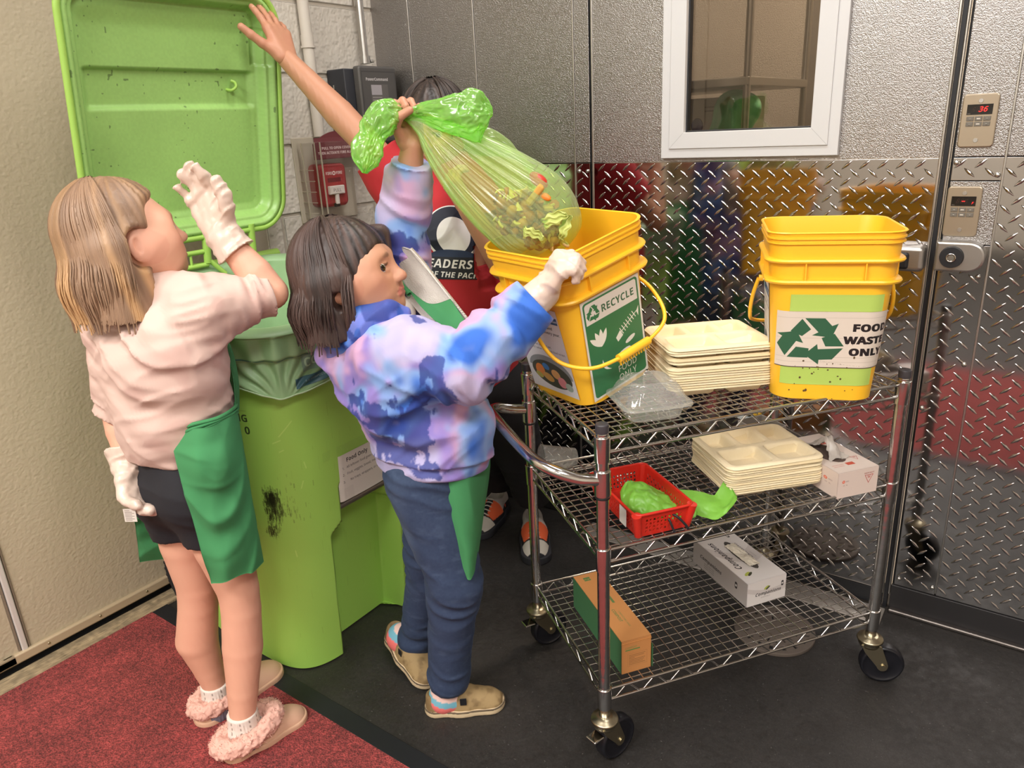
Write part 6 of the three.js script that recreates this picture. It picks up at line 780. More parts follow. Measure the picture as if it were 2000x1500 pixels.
  const aR = nrm(sub(elR, shR)), fR = nrm(sub(wrR, elR)), uL = nrm(sub(elL, shL)), fL = nrm(sub(wrL, elL)), B1 = bone(shR, elR, 0.06), B2 = bone(elR, wrR, 0.05), B3 = bone(shL, elL, 0.055), B4 = bone(elL, wrL, 0.05); const [lo, hi] = bounds(Lh, 0.02);
  const pal = { blue: S([52, 100, 190]), deep: S([40, 58, 130]), sky: S([120, 162, 214]), lav: S([134, 118, 184]), pink: S([190, 150, 182]), pale: S([176, 172, 204]) }; for (const k in pal) pal[k] = pal[k].map(v => v ** 2.2);
  const dye = (x, y, z) => { const bl = 0.16 * Math.exp(-Math.max(0, Math.min(dbone(B4, x, y, z), dbone(B3, x, y, z))) / 0.012) + 0.17 * Math.exp(-((x - elR[0]) ** 2 + (y - elR[1] + 0.01) ** 2 + (z - elR[2]) ** 2) / 0.005) + 0.07 * Math.exp(-Math.max(0, dbone(B2, x, y, z)) / 0.01) + 0.14 * Math.exp(-((x - ccR[0]) ** 2 + (y - ccR[1]) ** 2 + (z - ccR[2]) ** 2) / 0.002) + 0.1 * Math.exp(-((x - hoodC[0]) ** 2 + (y - hoodC[1]) ** 2 + (z - hoodC[2]) ** 2) / 0.004); const q = 10, n0 = fb(x * q + 3.4, y * q * 0.8, z * q, 3), n1 = bl + n0, n2 = fb(x * q * 1.3 + 11, y * q * 1.3, z * q * 1.3 + 5, 3), n3 = fb(x * 7 + 40, y * 7, z * 7, 2), jag = 0.1 * (ns(x * 110, y * 40, z * 110) - 0.5) + 0.06 * (ns(x * 260, y * 90, z * 260) - 0.5); let c = lerp3(pal.pink, pal.lav, sm(0.36, 0.56, n2)); c = lerp3(c, pal.pale, 0.8 * sm(0.58, 0.7, n3)); c = lerp3(c, pal.sky, sm(0.5, 0.6, n1) * 0.85); c = lerp3(c, pal.blue, sm(0.58, 0.7, n1)); c = lerp3(c, pal.deep, 0.85 * sm(-0.012, 0.014, n2 + jag - 0.63 - 0.04 * Math.sin(y * 60))); c = lerp3(c, pal.pale, 0.4 * sm(0.72, 0.8, n0)); return c; };
  const armCut = (x, y, z, d) => { const e1 = dot(sub([x, y, z], ccR), fR); if (dbone(B2, x, y, z) < 0.02 && e1 > -0.06) d = Math.max(d, e1); const e2 = dot(sub([x, y, z], ccL), fL); if (dbone(B4, x, y, z) < 0.02 && e2 > -0.06) d = Math.max(d, e2 + 0.006 * (ns(x * 40, y * 40, z * 40) - 0.5)); return d; };
  const hemN = nrm(sub(waist, hemC));
  cloth(t, 'hoodie', (x, y, z) => {
    let d = dbones(Lh, x, y, z, 0.03); const w1 = Math.exp(-Math.max(0, dbone(B1, x, y, z)) / 0.02), w2 = Math.exp(-Math.max(0, dbone(B2, x, y, z)) / 0.02), w3 = Math.exp(-Math.max(0, dbone(B3, x, y, z)) / 0.02), w4 = Math.exp(-Math.max(0, dbone(B4, x, y, z)) / 0.02), w0 = Math.max(0, 1 - w1 - w2 - w3 - w4);
    d -= 0.014 * w1 * pleat(x, y, z, aR, 30, 0.3) + 0.015 * w2 * pleat(x, y, z, fR, 32, 0.3) + 0.011 * w3 * pleat(x, y, z, uL, 30, 0.3) + 0.011 * w4 * pleat(x, y, z, fL, 32, 0.3) + 0.0115 * w0 * pleat(x, y, z, [0.25, 0.93, 0.2], 22, 0.3) + 0.004 * w0 * pleat(x, y, z, nrm([-0.5, 0.8, 0.3]), 40, 0.3);
    const hy = dot(sub([x, y, z], hemC), hemN); if (w1 + w2 < 0.9) { d += 0.01 * sm(0.032, 0.026, hy) * sm(-0.1, 0, hy + 0.05); } d = armCut(x, y, z, d); return smax(d, -hy - 0.004, 0.008);
  }, lo, hi, 0.0038, vc(0.8, { sheen: 0.3, sheenRoughness: 0.6, sheenColor: new THREE.Color(0xcfd8ff) }), dye);
  { const Lq = [...chain([[-1.2001, 0.9131, -1.0043], 0.03], [[-1.1677, 0.9605, -1.0027], 0.042], [[-1.0899, 1.0024, -0.9928], 0.038], [[-1.0491, 1.0200, -1.0175], 0.026], [[-1.0331, 1.0149, -1.0469], 0.014]), bone([-1.1494, 0.9215, -0.9995], [-1.0724, 0.9674, -0.9972], 0.044, 0.036), bone([-1.1423, 0.8827, -1.0011], [-1.0804, 0.9339, -0.99], 0.03, 0.034)], [a, b] = bounds(Lq, 0.015); cloth(t, 'hood', (x, y, z) => dbones(Lq, x, y, z, 0.02) - 0.006 * pleat(x, y, z, nrm([0.8, -0.5, 0.3]), 26, 0.3), a, b, 0.0036, vc(0.8, { sheen: 0.3, sheenRoughness: 0.6, sheenColor: new THREE.Color(0xcfd8ff) }), (x, y, z) => { const s = ns((x * 0.5 + y * 0.9 + z * 0.2) * 60, (x - z) * 14, 4), c = dye(x + 0.3, y, z); return lerp3(lerp3(c, pal.blue, 0.65), pal.deep, 0.8 * sm(0.5, 0.62, s)); }); }
  const fleece = mat(0xc9c1b8, 0.95, 0, { bumpMap: plaster, bumpScale: 0.002, side: THREE.DoubleSide });
  sheetCloth(t, 'hoodie_lining', [[[-1.1909, 1.1221, -1.1606], [-1.1468, 1.1314, -1.1579], [-1.0979, 1.1290, -1.1469]], [[-1.1392, 1.0795, -1.1411], [-1.0888, 1.0820, -1.1466], [-1.0471, 1.0728, -1.1537]], [[-1.0971, 1.0242, -1.1286], [-1.0404, 1.0209, -1.1429], [-1.0004, 1.0191, -1.1586]], [[-1.0537, 0.985, -1.1241], [-1.0026, 0.9798, -1.1466], [-0.9629, 0.9783, -1.1622]]], (u, v, p) => 0.003 * pleat(...p, [0.7, 0.7, 0], 26), 0.004, 30, 40, fleece, 'pale fleece inside the open front'); 
  { const zp = [[-1.0950, 1.1294, -1.1454], [-1.0692, 1.1022, -1.1501], [-1.0442, 1.0733, -1.1522], [-1.0195, 1.0455, -1.1545], [-0.9968, 1.0196, -1.1576], [-0.9602, 0.979, -1.1606]]; const z = part('zipper_tape', tube(zp, 0.0035, 40, 6), mat(0xd9d3ca, 0.8), t); const cv = new THREE.CatmullRomCurve3(zp.map(A3)), th = []; for (let i = 0; i < 48; i++) { const p = cv.getPoint(i / 47); th.push(bx(0.004, 0.002, 0.003, p.x + 0.003, p.y + 0.001, p.z + 0.001, 0)); } part('zipper_teeth', th, mat(0xc9bfb0, 0.5), z).userData.kind = 'stuff'; }
  sheetCloth(t, 'hood_lining', [[[-1.2835, 0.9536, -1.0192], [-1.2049, 0.9789, -1.0094], [-1.1455, 0.9948, -1.0076]], [[-1.2352, 0.9349, -1.0074], [-1.1788, 0.9617, -1.0015], [-1.1312, 0.9827, -1.0064]]], null, 0.004, 16, 8, fleece);
  part('undershirt', field((x, y, z) => { const c = [-1.1139, 0.999, -1.0988]; return dbone(bone(neck, c, 0.05, 0.042), x, y, z) - 0.002 * pleat(x, y, z, [0.6, 0.7, 0], 50); }, add(neck, [-0.12, -0.12, -0.14]), add(neck, [0.17, 0.1, 0.12]), 0.0045), mat(0xcfc4bd, 0.85), t, 'white crew neck shirt under the hoodie');
  sheetCloth(t, 'apron_bib', [[[-1.1038, 1.0565, -1.1244], [-1.0405, 1.0228, -1.1239], [-1.0005, 1.0296, -1.1500]], [[-1.0572, 1.0185, -1.1163], [-1.0088, 1.0076, -1.1277], [-0.9829, 1.0110, -1.1483]], [[-1.0027, 0.981, -1.1141], [-0.9741, 0.9827, -1.1295], [-0.9613, 0.9892, -1.1445]], [[-0.9587, 0.9553, -1.1159], [-0.9458, 0.9643, -1.1293], [-0.9368, 0.9662, -1.1434]]], (u, v, p) => 0.004 * pleat(...p, [1, 0.2, 0], 30), 0.002, 24, 24);
  part('apron_strap', tube([[-1.1400, 1.0898, -1.1449], [-1.1277, 1.0708, -1.1326], [-1.1049, 1.0553, -1.1191], [-1.0815, 1.0397, -1.1140]], 0.006, 24, 6), apronMat, t);
  sheetCloth(t, 'apron_skirt', [
    [[-1.0255, 0.6918, -1.0581], [-0.9734, 0.6951, -1.0652], [-0.948, 0.6918, -1.1024], [-0.9672, 0.6823, -1.1762], [-1.0077, 0.6827, -1.2518]], [[-0.9947, 0.6334, -1.0557], [-0.9532, 0.6357, -1.0611], [-0.9374, 0.63, -1.0967], [-0.9623, 0.6238, -1.1678], [-1.0060, 0.6175, -1.2512]],
    [[-0.9741, 0.5729, -1.0514], [-0.9398, 0.5767, -1.0588], [-0.9312, 0.5729, -1.0898], [-0.9611, 0.5649, -1.1565], [-1.0072, 0.5617, -1.2394]], [[-0.9548, 0.5013, -1.0546], [-0.9327, 0.5056, -1.0597], [-0.9314, 0.5047, -1.0866], [-0.9607, 0.5, -1.1419], [-1.0105, 0.4941, -1.2210]], [[-0.9353, 0.4306, -1.0583], [-0.9295, 0.4282, -1.0616], [-0.9338, 0.4384, -1.0826], [-0.9612, 0.4399, -1.1287], [-1.0137, 0.4372, -1.2073]]], (u, v, p) => 0.005 * pleat(...p, [0.8, 0.1, -0.5], 26, 0.2), 0.0018, 50, 60);
  // jeans
  const tx = [...chain([waist, 0.095], [pel, 0.104]), ...chain([hipR, 0.092], [add(hipR, sub(knR, hipR), 0.5), 0.076], [knR, 0.061], [add(knR, sub(anR, knR), 0.5), 0.053], [add(anR, [0, -0.01, 0]), 0.045]), ...chain([hipL, 0.092], [add(hipL, sub(knL, hipL), 0.5), 0.074], [knL, 0.06], [add(knL, sub(anL, knL), 0.5), 0.052], [anL, 0.045])]; const [jlo, jhi] = bounds(tx, 0.015), B5 = bone(knR, anR, 0.05), ja = nrm(sub(anR, knR)), jl = nrm(sub(anL, knL));
  cloth(t, 'jeans', (x, y, z) => { let d = dbones(tx, x, y, z, 0.012); const kn = Math.exp(-((y - knR[1] + 0.02) ** 2) / 0.004), an = Math.exp(-((y - anR[1] - 0.02) ** 2) / 0.002), th = Math.exp(-((y - hipR[1] + 0.04) ** 2) / 0.004); d -= (0.002 + 0.005 * kn + 0.006 * an + 0.003 * th) * pleat(x, y, z, nrm([0.3, 0.95, 0.1]), 32, 0.3); d = Math.max(d, dot(sub([x, y, z], add(anR, ja, 0.012)), ja) * (dbone(B5, x, y, z) < 0.03 ? 1 : -1) - (dbone(B5, x, y, z) < 0.03 ? 0 : 9)); if (dbone(bone(knL, anL, 0.05), x, y, z) < 0.025) d = Math.max(d, dot(sub([x, y, z], add(anL, jl, 0.004)), jl)); return d; }, jlo, jhi, 0.0042, vc(0.85, { sheen: 0.2, sheenRoughness: 0.5, sheenColor: new THREE.Color(0x7088b0) }), (x, y, z) => { const base = S([40, 54, 80]).map(v => v ** 2.2), fade = S([92, 108, 134]).map(v => v ** 2.2); const f = 0.75 * Math.exp(-((y - mix(hipR[1], knR[1], 0.45)) ** 2) / 0.012) * sm(0.35, 0.7, fb(x * 8, y * 5, z * 8, 2)); const g = 0.2 * ns(x * 300, y * 300, z * 300) + 0.25 * sm(0.6, 0.8, fb(x * 40, y * 120, z * 40, 2)); return lerp3(base, fade, clamp(f + g * 0.6)); });
  // socks and tan slip-on shoes
  const tan = (x, y, z) => { const n = fb(x * 60, y * 60, z * 60, 3); return lerp3(S([150, 126, 88]), S([122, 100, 68]), sm(0.45, 0.7, n)).map(v => v ** 2.2); };
  const toeR = [-0.9389, 0, -1.1670], heelR = [-1.0948, 0, -1.0386]; const shoeO = { top: z => 0.064 - 0.026 * sm(0.45, 1.0, z), hole: [0, 0.072, 0.25, 0.025, 0.03, 0.05], soleH: 0.018, color: tan, sole: mat(0xc9b391, 0.7), line: mat(0x5a4c3a, 0.8), wr: 0.004 };
  const M1 = shoeFrame(heelR, toeR); shoe(t, M1, len(sub(toeR, heelR)), shoeO);
  const toeL = add([-1.1252, 0, -1.1078], [0, 0.004, 0]), heelL = [-1.3341, 0.0476, -1.1704]; const M2 = shoeFrame(heelL, toeL); shoe(t, M2, len(sub(toeL, heelL)), shoeO);
  const go = (M4, Lf) => { for (const s of [-1, 1]) { const g = bx(0.002, 0.02, 0.016, s * 0.0335, 0.046, Lf * 0.5, 0.001); g.applyMatrix4(M4); part('elastic_gore', g, M.black, t); } }; go(M1, len(sub(toeR, heelR))); go(M2, len(sub(toeL, heelL)));
  const sock = (an, m4, Lf) => { const w = V(0, 0.035, Lf * 0.26).applyMatrix4(m4).toArray(), Lk = [bone(add(an, [0, 0.02, 0]), w, 0.034, 0.036), bone(w, V(0, 0.03, Lf * 0.5).applyMatrix4(m4).toArray(), 0.034, 0.028)], [lo, hi] = bounds(Lk, 0.006); const cols = [S([226, 112, 108]), S([110, 168, 186]), S([222, 186, 176]), S([226, 112, 108])].map(c => c.map(v => v ** 2.2)); part('sock', field((x, y, z) => dbones(Lk, x, y, z, 0.015), lo, hi, 0.0036, (x, y, z) => cols[Math.floor(clamp((y - w[1] + 0.012 + 0.3 * (x - an[0])) / 0.016, 0, 3))]), vc(0.9), t, 'coral and blue striped sock'); }; sock(anR, M1, len(sub(toeR, heelR))); sock(anL, M2, len(sub(toeL, heelL)));
}
{ // ---- child in the red shirt behind the bag, holding the lid open
  const t = thing('person', 'dark-haired child in a red printed t-shirt behind the raised bag holding the lid open', 'person');
  const C = { skin: S([188, 136, 106]).map(v => v ** 2.2), blush: S([182, 118, 96]).map(v => v ** 2.2) };
  const HC = [-1.4187, 1.3570, -1.6202], HF = nrm([0.42, -0.12, 0.9]), HU = [0, 1, 0];
  const neck = [-1.4067, 1.2386, -1.6307], chest = [-1.3831, 1.0940, -1.6122], waist = [-1.3689, 0.8563, -1.6255], pel = [-1.3581, 0.653, -1.6511], shR = [-1.5055, 1.2362, -1.5432], elR = [-1.5722, 1.3536, -1.4917], wrR = [-1.7510, 1.5608, -1.4222], shL = [-1.2860, 1.2054, -1.7455], elL = [-1.1864, 1.0095, -1.5898], wrL = [-1.2297, 1.1681, -1.5076], hipR = [-1.4084, 0.6088, -1.6343], hipL = [-1.2955, 0.6131, -1.6803], knR = [-1.4222, 0.3694, -1.7579], anR = [-1.5022, 0.1508, -1.9204], knL = [-1.2801, 0.3896, -1.7402], anL = [-1.3298, 0.1536, -1.8782];
  const hu = nrm(sub([-1.8105, 1.6879, -1.4329], wrR)), lidN = nrm([0.984, -0.176, 0]), hn = nrm(add(lidN.map(v => -v), hu, dot(lidN, hu))), hT = nrm(crs(hu, hn)); const sgn = dot(hT, sub([-1.8256, 1.6039, -1.3854], wrR)) > 0 ? 1 : -1;
  const handR = handBones(wrR, hu, hn, hT.map(v => v * sgn), 1.12, Object.assign([[0.1, 0.15, 0.1], [0.12, 0.15, 0.1], [0.16, 0.2, 0.15], [0.25, 0.3, 0.2]], { spread: 0.13 }), [[0.62, 0.12, 0.85], [0.62, 0.05, 0.8], [0.66, 0.05, 0.75]]);
  const lu = nrm(sub([-1.2695, 1.2430, -1.4906], wrL)), lN = nrm([0.3, 0.1, -0.9]), lT = nrm(crs(lu, lN)); const handL = handBones(wrL, lu, nrm(crs(lT, lu)), lT, 1.0, [[0.7, 0.8, 0.5]], [[0.7, 0.4, 0.6], [0.9, 0.5, 0.1], [1, 0.4, 0]]);
  const L = [...chain([neck, 0.05], [chest, 0.1], [waist, 0.1], [pel, 0.1]), ...chain([shR, 0.048], [elR, 0.039], [add(elR, sub(wrR, elR), 0.3), 0.04], [add(elR, sub(wrR, elR), 0.75), 0.03], [wrR, 0.0255]), ...chain([shL, 0.048], [elL, 0.038], [wrL, 0.026]), bone(neck, HC, 0.048, 0.045), ...chain([hipR, 0.08], [knR, 0.05], [anR, 0.03]), ...chain([hipL, 0.08], [knL, 0.05], [anL, 0.03])];
  const hg = placeHead(headGeo({ skin: C.skin, blush: C.blush, lip: S([165, 95, 85]).map(v => v ** 2.2), hair: S([30, 24, 22]).map(v => v ** 2.2) }), HC, HF, HU, 1.02);
  skinMesh(t, L, 0.02, 0.006, C, [hg, handGeo(handR, C), handGeo(handL, C)]); eyes(t, HC, HF, HU, 1.02, S([50, 32, 24]).map(v => v ** 2.2), [0, 0, 1]);
  const nails = []; { let q = 0; for (const B of handR) { q++; if (q <= 16 && q % 4 === 0) { const e = add(B.a, B.d, 0.75), s = new THREE.SphereGeometry(0.0058, 10, 8); s.scale(1, 0.4, 1); s.applyQuaternion(new THREE.Quaternion().setFromUnitVectors(V(0, 1, 0), V(...lidN))); s.translate(...add(e, lidN, 0.0062)); nails.push(s); } } } nails.forEach(n => part('fingernail', n, mat(0xd9a48c, 0.3), t));
  hair(t, { c: HC, fwd: HF, up: HU, s: 1.06, n: 420, span: 3.1, hem: 0.0, dark: S([34, 28, 26]).map(v => v ** 2.2), light: S([74, 62, 56]).map(v => v ** 2.2), sheen: 0xb0a8a0, drape: [[[0, 0.03, -0.05], 0.05, 0.06, 0.055]], face: (x, y, z) => dell(x, y + 0.03, z - 0.1, 0.07, 0.09, 0.07) });
  // red shirt with its print
  const Ls = [...chain([neck, 0.066], [chest, 0.125], [waist, 0.128], [add(pel, [0, 0.03, 0]), 0.13]), bone(neck, shR, 0.066, 0.07), bone(neck, shL, 0.066, 0.07), bone([-1.4459, 1.1411, -1.5595], [-1.4313, 0.8766, -1.5748], 0.1, 0.1), bone([-1.3215, 1.1022, -1.6746], [-1.3022, 0.8523, -1.6733], 0.1, 0.1), bone(shR, add(shR, sub(elR, shR), 0.62), 0.07, 0.064), bone(shL, add(shL, sub(elL, shL), 0.55), 0.07, 0.064)]; const [lo, hi] = bounds(Ls, 0.015), uR = nrm(sub(elR, shR)), uL = nrm(sub(elL, shL)), eR = add(shR, sub(elR, shR), 0.58), eL = add(shL, sub(elL, shL), 0.52), bR = bone(shR, elR, 0.06), bL = bone(shL, elL, 0.06);
  const f = (x, y, z) => { let d = dbones(Ls, x, y, z, 0.035) - 0.005 * pleat(x, y, z, nrm([0.4, 0.8, 0.3]), 13, 0.3); if (dbone(bR, x, y, z) < 0.02) d = Math.max(d, dot(sub([x, y, z], eR), uR)); if (dbone(bL, x, y, z) < 0.02) d = Math.max(d, dot(sub([x, y, z], eL), uL)); return Math.max(d, pel[1] - 0.03 - y); };
  cloth(t, 'shirt', f, lo, hi, 0.0052, mat(0xa81f26, 0.85, 0, { sheen: 0.2, sheenColor: new THREE.Color(0xff8080) }));
  const cast = (p, d) => { let q = p.slice(); for (let i = 0; i < 60; i++) { const s = f(...q); if (s < 0.0006) break; q = add(q, d, s * 0.8); } return q; };
  const pc = [-1.2554, 1.0939, -1.4564], pr = nrm(sub([-1.1737, 1.0823, -1.5252], [-1.3194, 1.1044, -1.4003])), pu = nrm(sub([-1.2618, 1.1927, -1.4877], [-1.2319, 0.9935, -1.4371])), pd = nrm([-0.56, -0.1, -0.76]);
  part('shirt_print', surf((u, v) => add(cast(add(add(pc, pr, (u - 0.5) * 0.2), pu, (v - 0.5) * 0.23), pd), pd, -0.0012), 60, 70, {}), new THREE.MeshPhysicalMaterial({ transparent: false, alphaTest: 0.5, roughness: 0.7, map: canvasTex(760, 920, (g, a, b) => {
    g.clearRect(0, 0, a, b); const word = (s, x, y, z, c1, lw) => { g.font = `bold italic ${z}px sans-serif`; g.lineJoin = 'round'; g.strokeStyle = c1; g.lineWidth = lw; g.strokeText(s, x, y); };
    g.fillStyle = '#d9d5d2'; g.beginPath(); g.ellipse(400, 400, 290, 300, 0, 0, 7); g.fill(); g.fillStyle = '#1c2030'; g.beginPath(); g.ellipse(390, 390, 262, 276, 0, 0, 7); g.fill(); g.fillStyle = '#dcd8d4'; g.beginPath(); g.ellipse(400, 420, 170, 200, 0, 0, 7); g.fill(); g.fillStyle = '#22304c'; g.beginPath(); g.moveTo(110, 690); g.quadraticCurveTo(160, 560, 400, 570); g.quadraticCurveTo(620, 560, 680, 690); g.fill();
    g.fillStyle = '#1b1d26'; g.beginPath(); g.moveTo(30, 660); g.lineTo(740, 640); g.lineTo(730, 760); g.lineTo(700, 770); g.lineTo(720, 880); g.lineTo(120, 900); g.lineTo(110, 790); g.lineTo(30, 790); g.fill(); g.fillStyle = '#ddd9d6'; g.font = 'bold italic 130px sans-serif'; g.fillText('LEADERS', 34, 770); g.font = 'bold italic 84px sans-serif'; g.fillText('OF THE PACK', 110, 872);
  }) }), t, 'black and white school print reading leaders of the pack');
  // black trousers
  const Lp = [bone(waist, pel, 0.115, 0.125), ...chain([hipR, 0.1], [knR, 0.075], [anR, 0.06]), ...chain([hipL, 0.1], [knL, 0.075], [anL, 0.06])], [plo, phi] = bounds(Lp, 0.012); cloth(t, 'trousers', (x, y, z) => Math.max(dbones(Lp, x, y, z, 0.02) - 0.005 * pleat(x, y, z, [0.2, 1, 0], 22, 0.3), anL[1] - 0.02 - y), plo, phi, 0.006, mat(0x16161b, 0.85));
  // sneakers
  const sc = Lf => (x, y, z) => { const k = z / Lf; let c = S([30, 30, 36]); if (k > 0.72 && y > 0.025 && k < 0.93) c = S([196, 188, 176]); if (k > 0.45 && k < 0.7 && y > 0.04 && Math.abs(x) > 0.012) c = S([226, 98, 58]); if (k < 0.45 && y > 0.05) c = S([180, 172, 166]); return c.map(v => v ** 2.2); };
  for (const [h, to] of [[[-1.3793, 0, -1.9405], [-1.2118, 0, -1.7172]], [[-1.5521, 0, -2.0038], [-1.4866, 0, -1.7407]]]) { const Lf = len(sub(to, h)), m4 = shoeFrame(h, to); const s = shoe(t, m4, Lf, { top: z => 0.085 - 0.045 * sm(0.35, 0.95, z), hole: [0, 0.09, 0.25, 0.028, 0.03, 0.045], soleH: 0.026, color: sc(Lf), sole: mat(0x2a2a30, 0.7) }); s.name = 'sneaker'; const lc = []; for (let i = 0; i < 5; i++) { const z = Lf * mix(0.42, 0.68, i / 4), y = 0.09 - 0.04 * sm(0.35, 0.95, z / Lf) - 0.008; lc.push(tube([[-0.02, y - 0.006, z], [0, y + 0.004, z + 0.004], [0.02, y - 0.006, z]], 0.0026, 8, 5)); } part('laces', merge(lc).applyMatrix4(m4), mat(0xc9c2b8, 0.8), s); const fl = bx(0.003, 0.022, 0.06, 0.036, 0.036, Lf * 0.38, 0.001); part('side_flash', fl.applyMatrix4(m4), mat(0xd8573a, 0.5), s); }
}
{ // ---- the heavy green bag lifted out over the tilted pail, with its food scraps
  const t = thing('compost_bag', 'translucent bright green bag of food scraps lifted by its twisted neck over the left bucket', 'bag');
  const film = mat(0xe2f5b0, 0.2, 0, { transmission: 0.8, thickness: 0, side: THREE.DoubleSide, clearcoat: 0.6, clearcoatRoughness: 0.15 });
  const film2 = mat(0xbdf286, 0.2, 0, { transmission: 0.72, thickness: 0, side: THREE.DoubleSide, clearcoat: 0.7, clearcoatRoughness: 0.12 });
  const spineTube = (pts, fold, nu, nv) => { const f = curve(pts.map(([p, r, q]) => [...p, r, q || 1])); const frames = []; let up = nrm([0.3, 1, 0.1]); return surf((u, v) => { const c = f(v), e = f(Math.min(1, v + 0.01)), g = f(Math.max(0, v - 0.01)), T = nrm(sub(e, g)); const B = nrm(crs(T, toC)), N = nrm(crs(B, T)); const a = u * Math.PI * 2, r = Math.max(0.0015, c[3]); const w = fold(u, v, a, r); return add(add(c.slice(0, 3), B, Math.cos(a) * (r + w)), N, Math.sin(a) * (r * c[4] + w)); }, nu, nv, { closeU: true }); };
  const toC = nrm(sub([0, 1.363, 0], [-0.9498, 1.2639, -1.2294]));
  const px = 1.5 / 1452;
  part('sack', spineTube([[[-1.0899, 1.3922, -1.1651], 10 * px], [[-1.0733, 1.3777, -1.1737], 13 * px], [[-1.0555, 1.3630, -1.1872], 26 * px, 0.9], [[-1.0291, 1.3320, -1.2065], 46 * px, 0.85], [[-0.9837, 1.2838, -1.2326], 68 * px, 0.85], [[-0.9343, 1.2323, -1.2668], 86 * px, 0.85], [[-0.8929, 1.1882, -1.2983], 93 * px, 0.85], [[-0.8652, 1.1511, -1.3159], 82 * px, 0.9], [[-0.8486, 1.1212, -1.3219], 50 * px, 0.9], [[-0.8401, 1.1066, -1.3219], 2 * px]], (u, v, a, r) => (0.0016 * (1 - sm(0.4, 0.85, v)) + 0.00025) * (0.35 + 1.1 * ns(a * 2.2, v * 2, 3)) * (Math.sin(a * 33 + 3 * ns(v * 3, a * 2)) + 0.8 * Math.sin(a * 57 + 1.3 + v * 2) + 0.8 * Math.sin(a * 14 + 2)) * Math.min(1, r / 0.03) + 0.006 * (ns(Math.cos(a) * 3 + 5, Math.sin(a) * 3, v * 9) - 0.5) * sm(0.4, 0.8, v), 420, 120), film, t);
  const crump = k => (u, v, a, r) => k * (0.55 * r) * (ns(Math.cos(a) * 1.6 + 3, Math.sin(a) * 1.6 + v * 6, v * 5) - 0.5) + 0.003 * k * (1 - Math.abs(2 * ns(Math.cos(a) * 5 + 9, Math.sin(a) * 5, v * 16) - 1) * 2);
  part('flap', spineTube([[[-1.0866, 1.3920, -1.1674], 9 * px], [[-1.0601, 1.3963, -1.1784], 17 * px, 0.6], [[-1.0106, 1.3881, -1.1852], 32 * px, 0.5], [[-0.977, 1.3863, -1.2027], 42 * px, 0.5], [[-0.9557, 1.3887, -1.2196], 42 * px, 0.5], [[-0.9443, 1.3880, -1.2343], 26 * px, 0.5], [[-0.9415, 1.3858, -1.2421], 2 * px]], crump(1), 120, 90), film2, t, 'loose fold of the bag above the hand');
  part('flap', spineTube([[[-1.0278, 1.3639, -1.2542], 10 * px], [[-0.9984, 1.3317, -1.2819], 34 * px, 0.3], [[-0.9622, 1.2885, -1.3099], 40 * px, 0.3], [[-0.9206, 1.2347, -1.3307], 30 * px, 0.3], [[-0.8904, 1.1918, -1.3411], 2 * px]], crump(0.5), 60, 60), film, t);
  part('twisted_neck', spineTube([[[-1.0866, 1.3920, -1.1674], 10 * px], [[-1.1041, 1.3988, -1.1573], 13 * px, 0.8], [[-1.1080, 1.4012, -1.1384], 24 * px, 0.8], [[-1.1124, 1.3941, -1.1189], 30 * px, 0.8], [[-1.1150, 1.3737, -1.1016], 30 * px, 0.8], [[-1.1184, 1.3551, -1.0910], 20 * px, 0.8], [[-1.1224, 1.3300, -1.0772], 27 * px, 0.7], [[-1.1221, 1.3084, -1.0681], 21 * px, 0.7], [[-1.1206, 1.2895, -1.0610], 2 * px]], crump(1.25), 110, 110), film2, t, 'bunched tail of the bag hanging left of the hand');
  // scraps inside: one loose heap, and the pieces that show through singly
  const heapC = [-0.8788, 1.1755, -1.3032]; const g = []; for (let i = 0; i < 380; i++) { const u = rnd(), a = rnd() * 6.28, rr2 = Math.sqrt(rnd()); const c = add(lerp3([-0.9195, 1.2196, -1.2722], [-0.8608, 1.1417, -1.3085], u), [0, 0, 0]); const r = (u < 0.2 ? 0.045 : mix(0.07, 0.04, sm(0.55, 1, u))) * rr2; const p = [c[0] + r * Math.cos(a) * 0.9, c[1] + (rnd() - 0.5) * 0.05, c[2] + r * Math.sin(a) * 0.8]; const k = i % 4; const s = k === 0 ? new THREE.SphereGeometry(rr(0.006, 0.013), 8, 6) : k === 1 ? new RoundedBoxGeometry(rr(0.01, 0.028), rr(0.004, 0.008), rr(0.01, 0.02), 1, 0.002) : k === 2 ? new THREE.TorusGeometry(rr(0.008, 0.014), 0.003, 6, 12, 4) : new THREE.ConeGeometry(rr(0.006, 0.012), rr(0.012, 0.026), 7); s.rotateX(rnd() * 6); s.rotateY(rnd() * 6); s.translate(...p); const cc = [[168, 98, 58], [206, 168, 104], [150, 78, 50], [216, 190, 130], [190, 130, 76], [120, 72, 52], [226, 200, 150], [186, 106, 64]][i % 8].map(v => (v / 255) ** 2.2), n = s.attributes.position.count, C = new Float32Array(n * 3); for (let q = 0; q < n; q++) C.set(cc, q * 3); s.setAttribute('color', new THREE.BufferAttribute(C, 3)); g.push(s); }
  const st = solo('food_scraps', merge(g), vc(0.8), 'brown and pale chopped food scraps heaped in the bottom of the green bag', 'food scraps'); st.userData.kind = 'stuff';
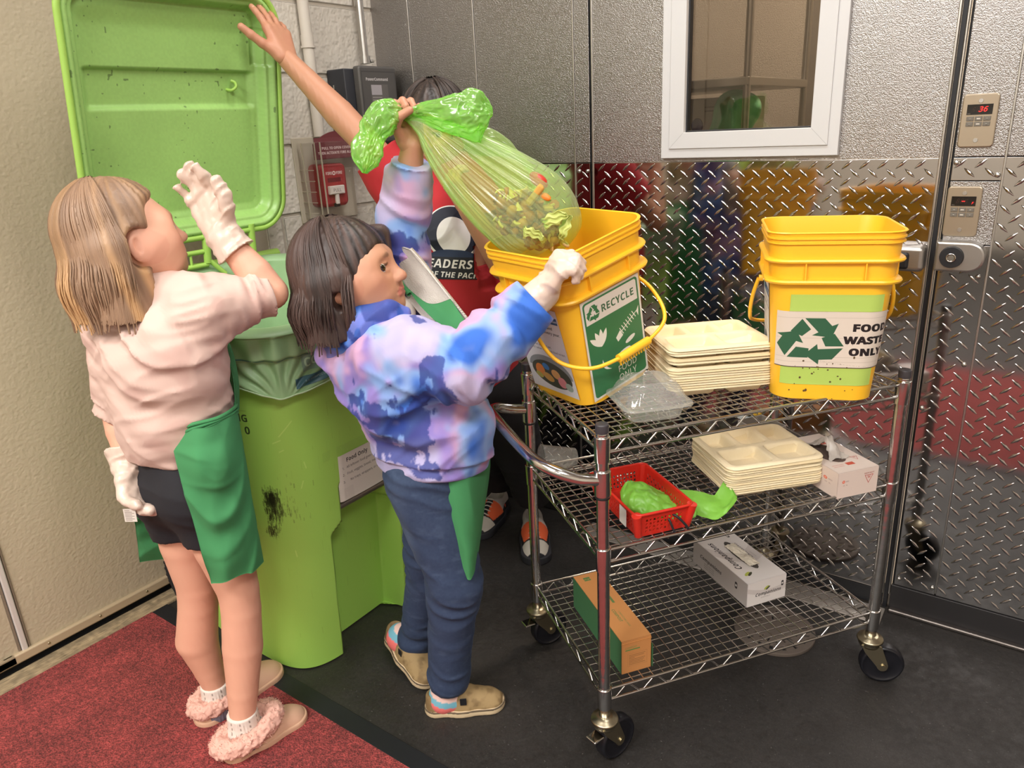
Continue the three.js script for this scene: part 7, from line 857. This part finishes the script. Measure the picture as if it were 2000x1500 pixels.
  const crust = new RoundedBoxGeometry(0.048, 0.014, 0.022, 4, 0.005); { const p = crust.attributes.position; for (let i = 0; i < p.count; i++) p.setY(i, p.getY(i) + 0.004 * ns(p.getX(i) * 200, p.getY(i) * 300, p.getZ(i) * 200)); crust.computeVertexNormals(); } crust.rotateZ(0.9); crust.rotateY(0.5); crust.translate(...[-0.8498, 1.2302, -1.2561]); solo('bread_crust', crust, mat(0xc79545, 0.85), 'golden bread crust near the top of the scraps in the bag', 'bread');
  const tom = new THREE.SphereGeometry(0.018, 18, 12); tom.scale(1.3, 0.7, 0.8); tom.rotateZ(-0.6); tom.translate(...[-0.8553, 1.2579, -1.2771]); solo('tomato_piece', tom, mat(0xb5301c, 0.4), 'red tomato piece above the bread crust in the bag', 'tomato');
  const car = lathe([[0, -0.015], [0.005, -0.012], [0.008, 0], [0.005, 0.012], [0, 0.014]], 14); car.rotateZ(1.2); car.translate(...[-0.8329, 1.2276, -1.2635]); solo('carrot_piece', car, mat(0xe07a25, 0.5), 'orange carrot piece beside the bread crust in the bag', 'carrot');
  const leaf = (p, s, a, lab) => { const l = surf((u, v) => { const x = (u - 0.5) * 0.05 * s, y = (v - 0.5) * 0.022 * s * Math.sin(Math.PI * (0.12 + 0.76 * u)); return [x, y + 0.002 * Math.sin(u * 18), 0.008 * Math.sin(u * 5) * s + 0.003 * Math.sin(v * 14 + u * 9)]; }, 24, 12, { thick: 0.0014 }); l.rotateZ(a); l.translate(...p); solo('lettuce_leaf', l, mat(0xb9c26a, 0.6), lab, 'lettuce'); };
  leaf([-0.8118, 1.1850, -1.2582], 1.1, 0.35, 'curled pale lettuce leaf right of the carrot piece'); leaf([-0.7975, 1.1656, -1.2802], 1.0, 1.3, 'upright pale lettuce strip at the right of the scraps'); leaf([-0.8433, 1.1605, -1.2308], 0.9, -0.4, 'lowest pale lettuce piece at the bottom of the bag');
}
// every thing's origin goes to its own base
for (const o of scene.children.slice()) {
  if (o.isLight || o.userData.kind === 'structure' || !o.userData.category || o.position.lengthSq() > 0) continue;
  const b = new THREE.Box3().setFromObject(o), c = V((b.min.x + b.max.x) / 2, b.min.y, (b.min.z + b.max.z) / 2);
  if (o.isMesh) o.geometry.translate(-c.x, -c.y, -c.z); else for (const k of o.children) k.position.sub(c);
  o.position.copy(c);
}
scene.traverse(o => { if (o.isMesh) { o.castShadow = true; o.receiveShadow = true; } });
renderer.render(scene, camera);
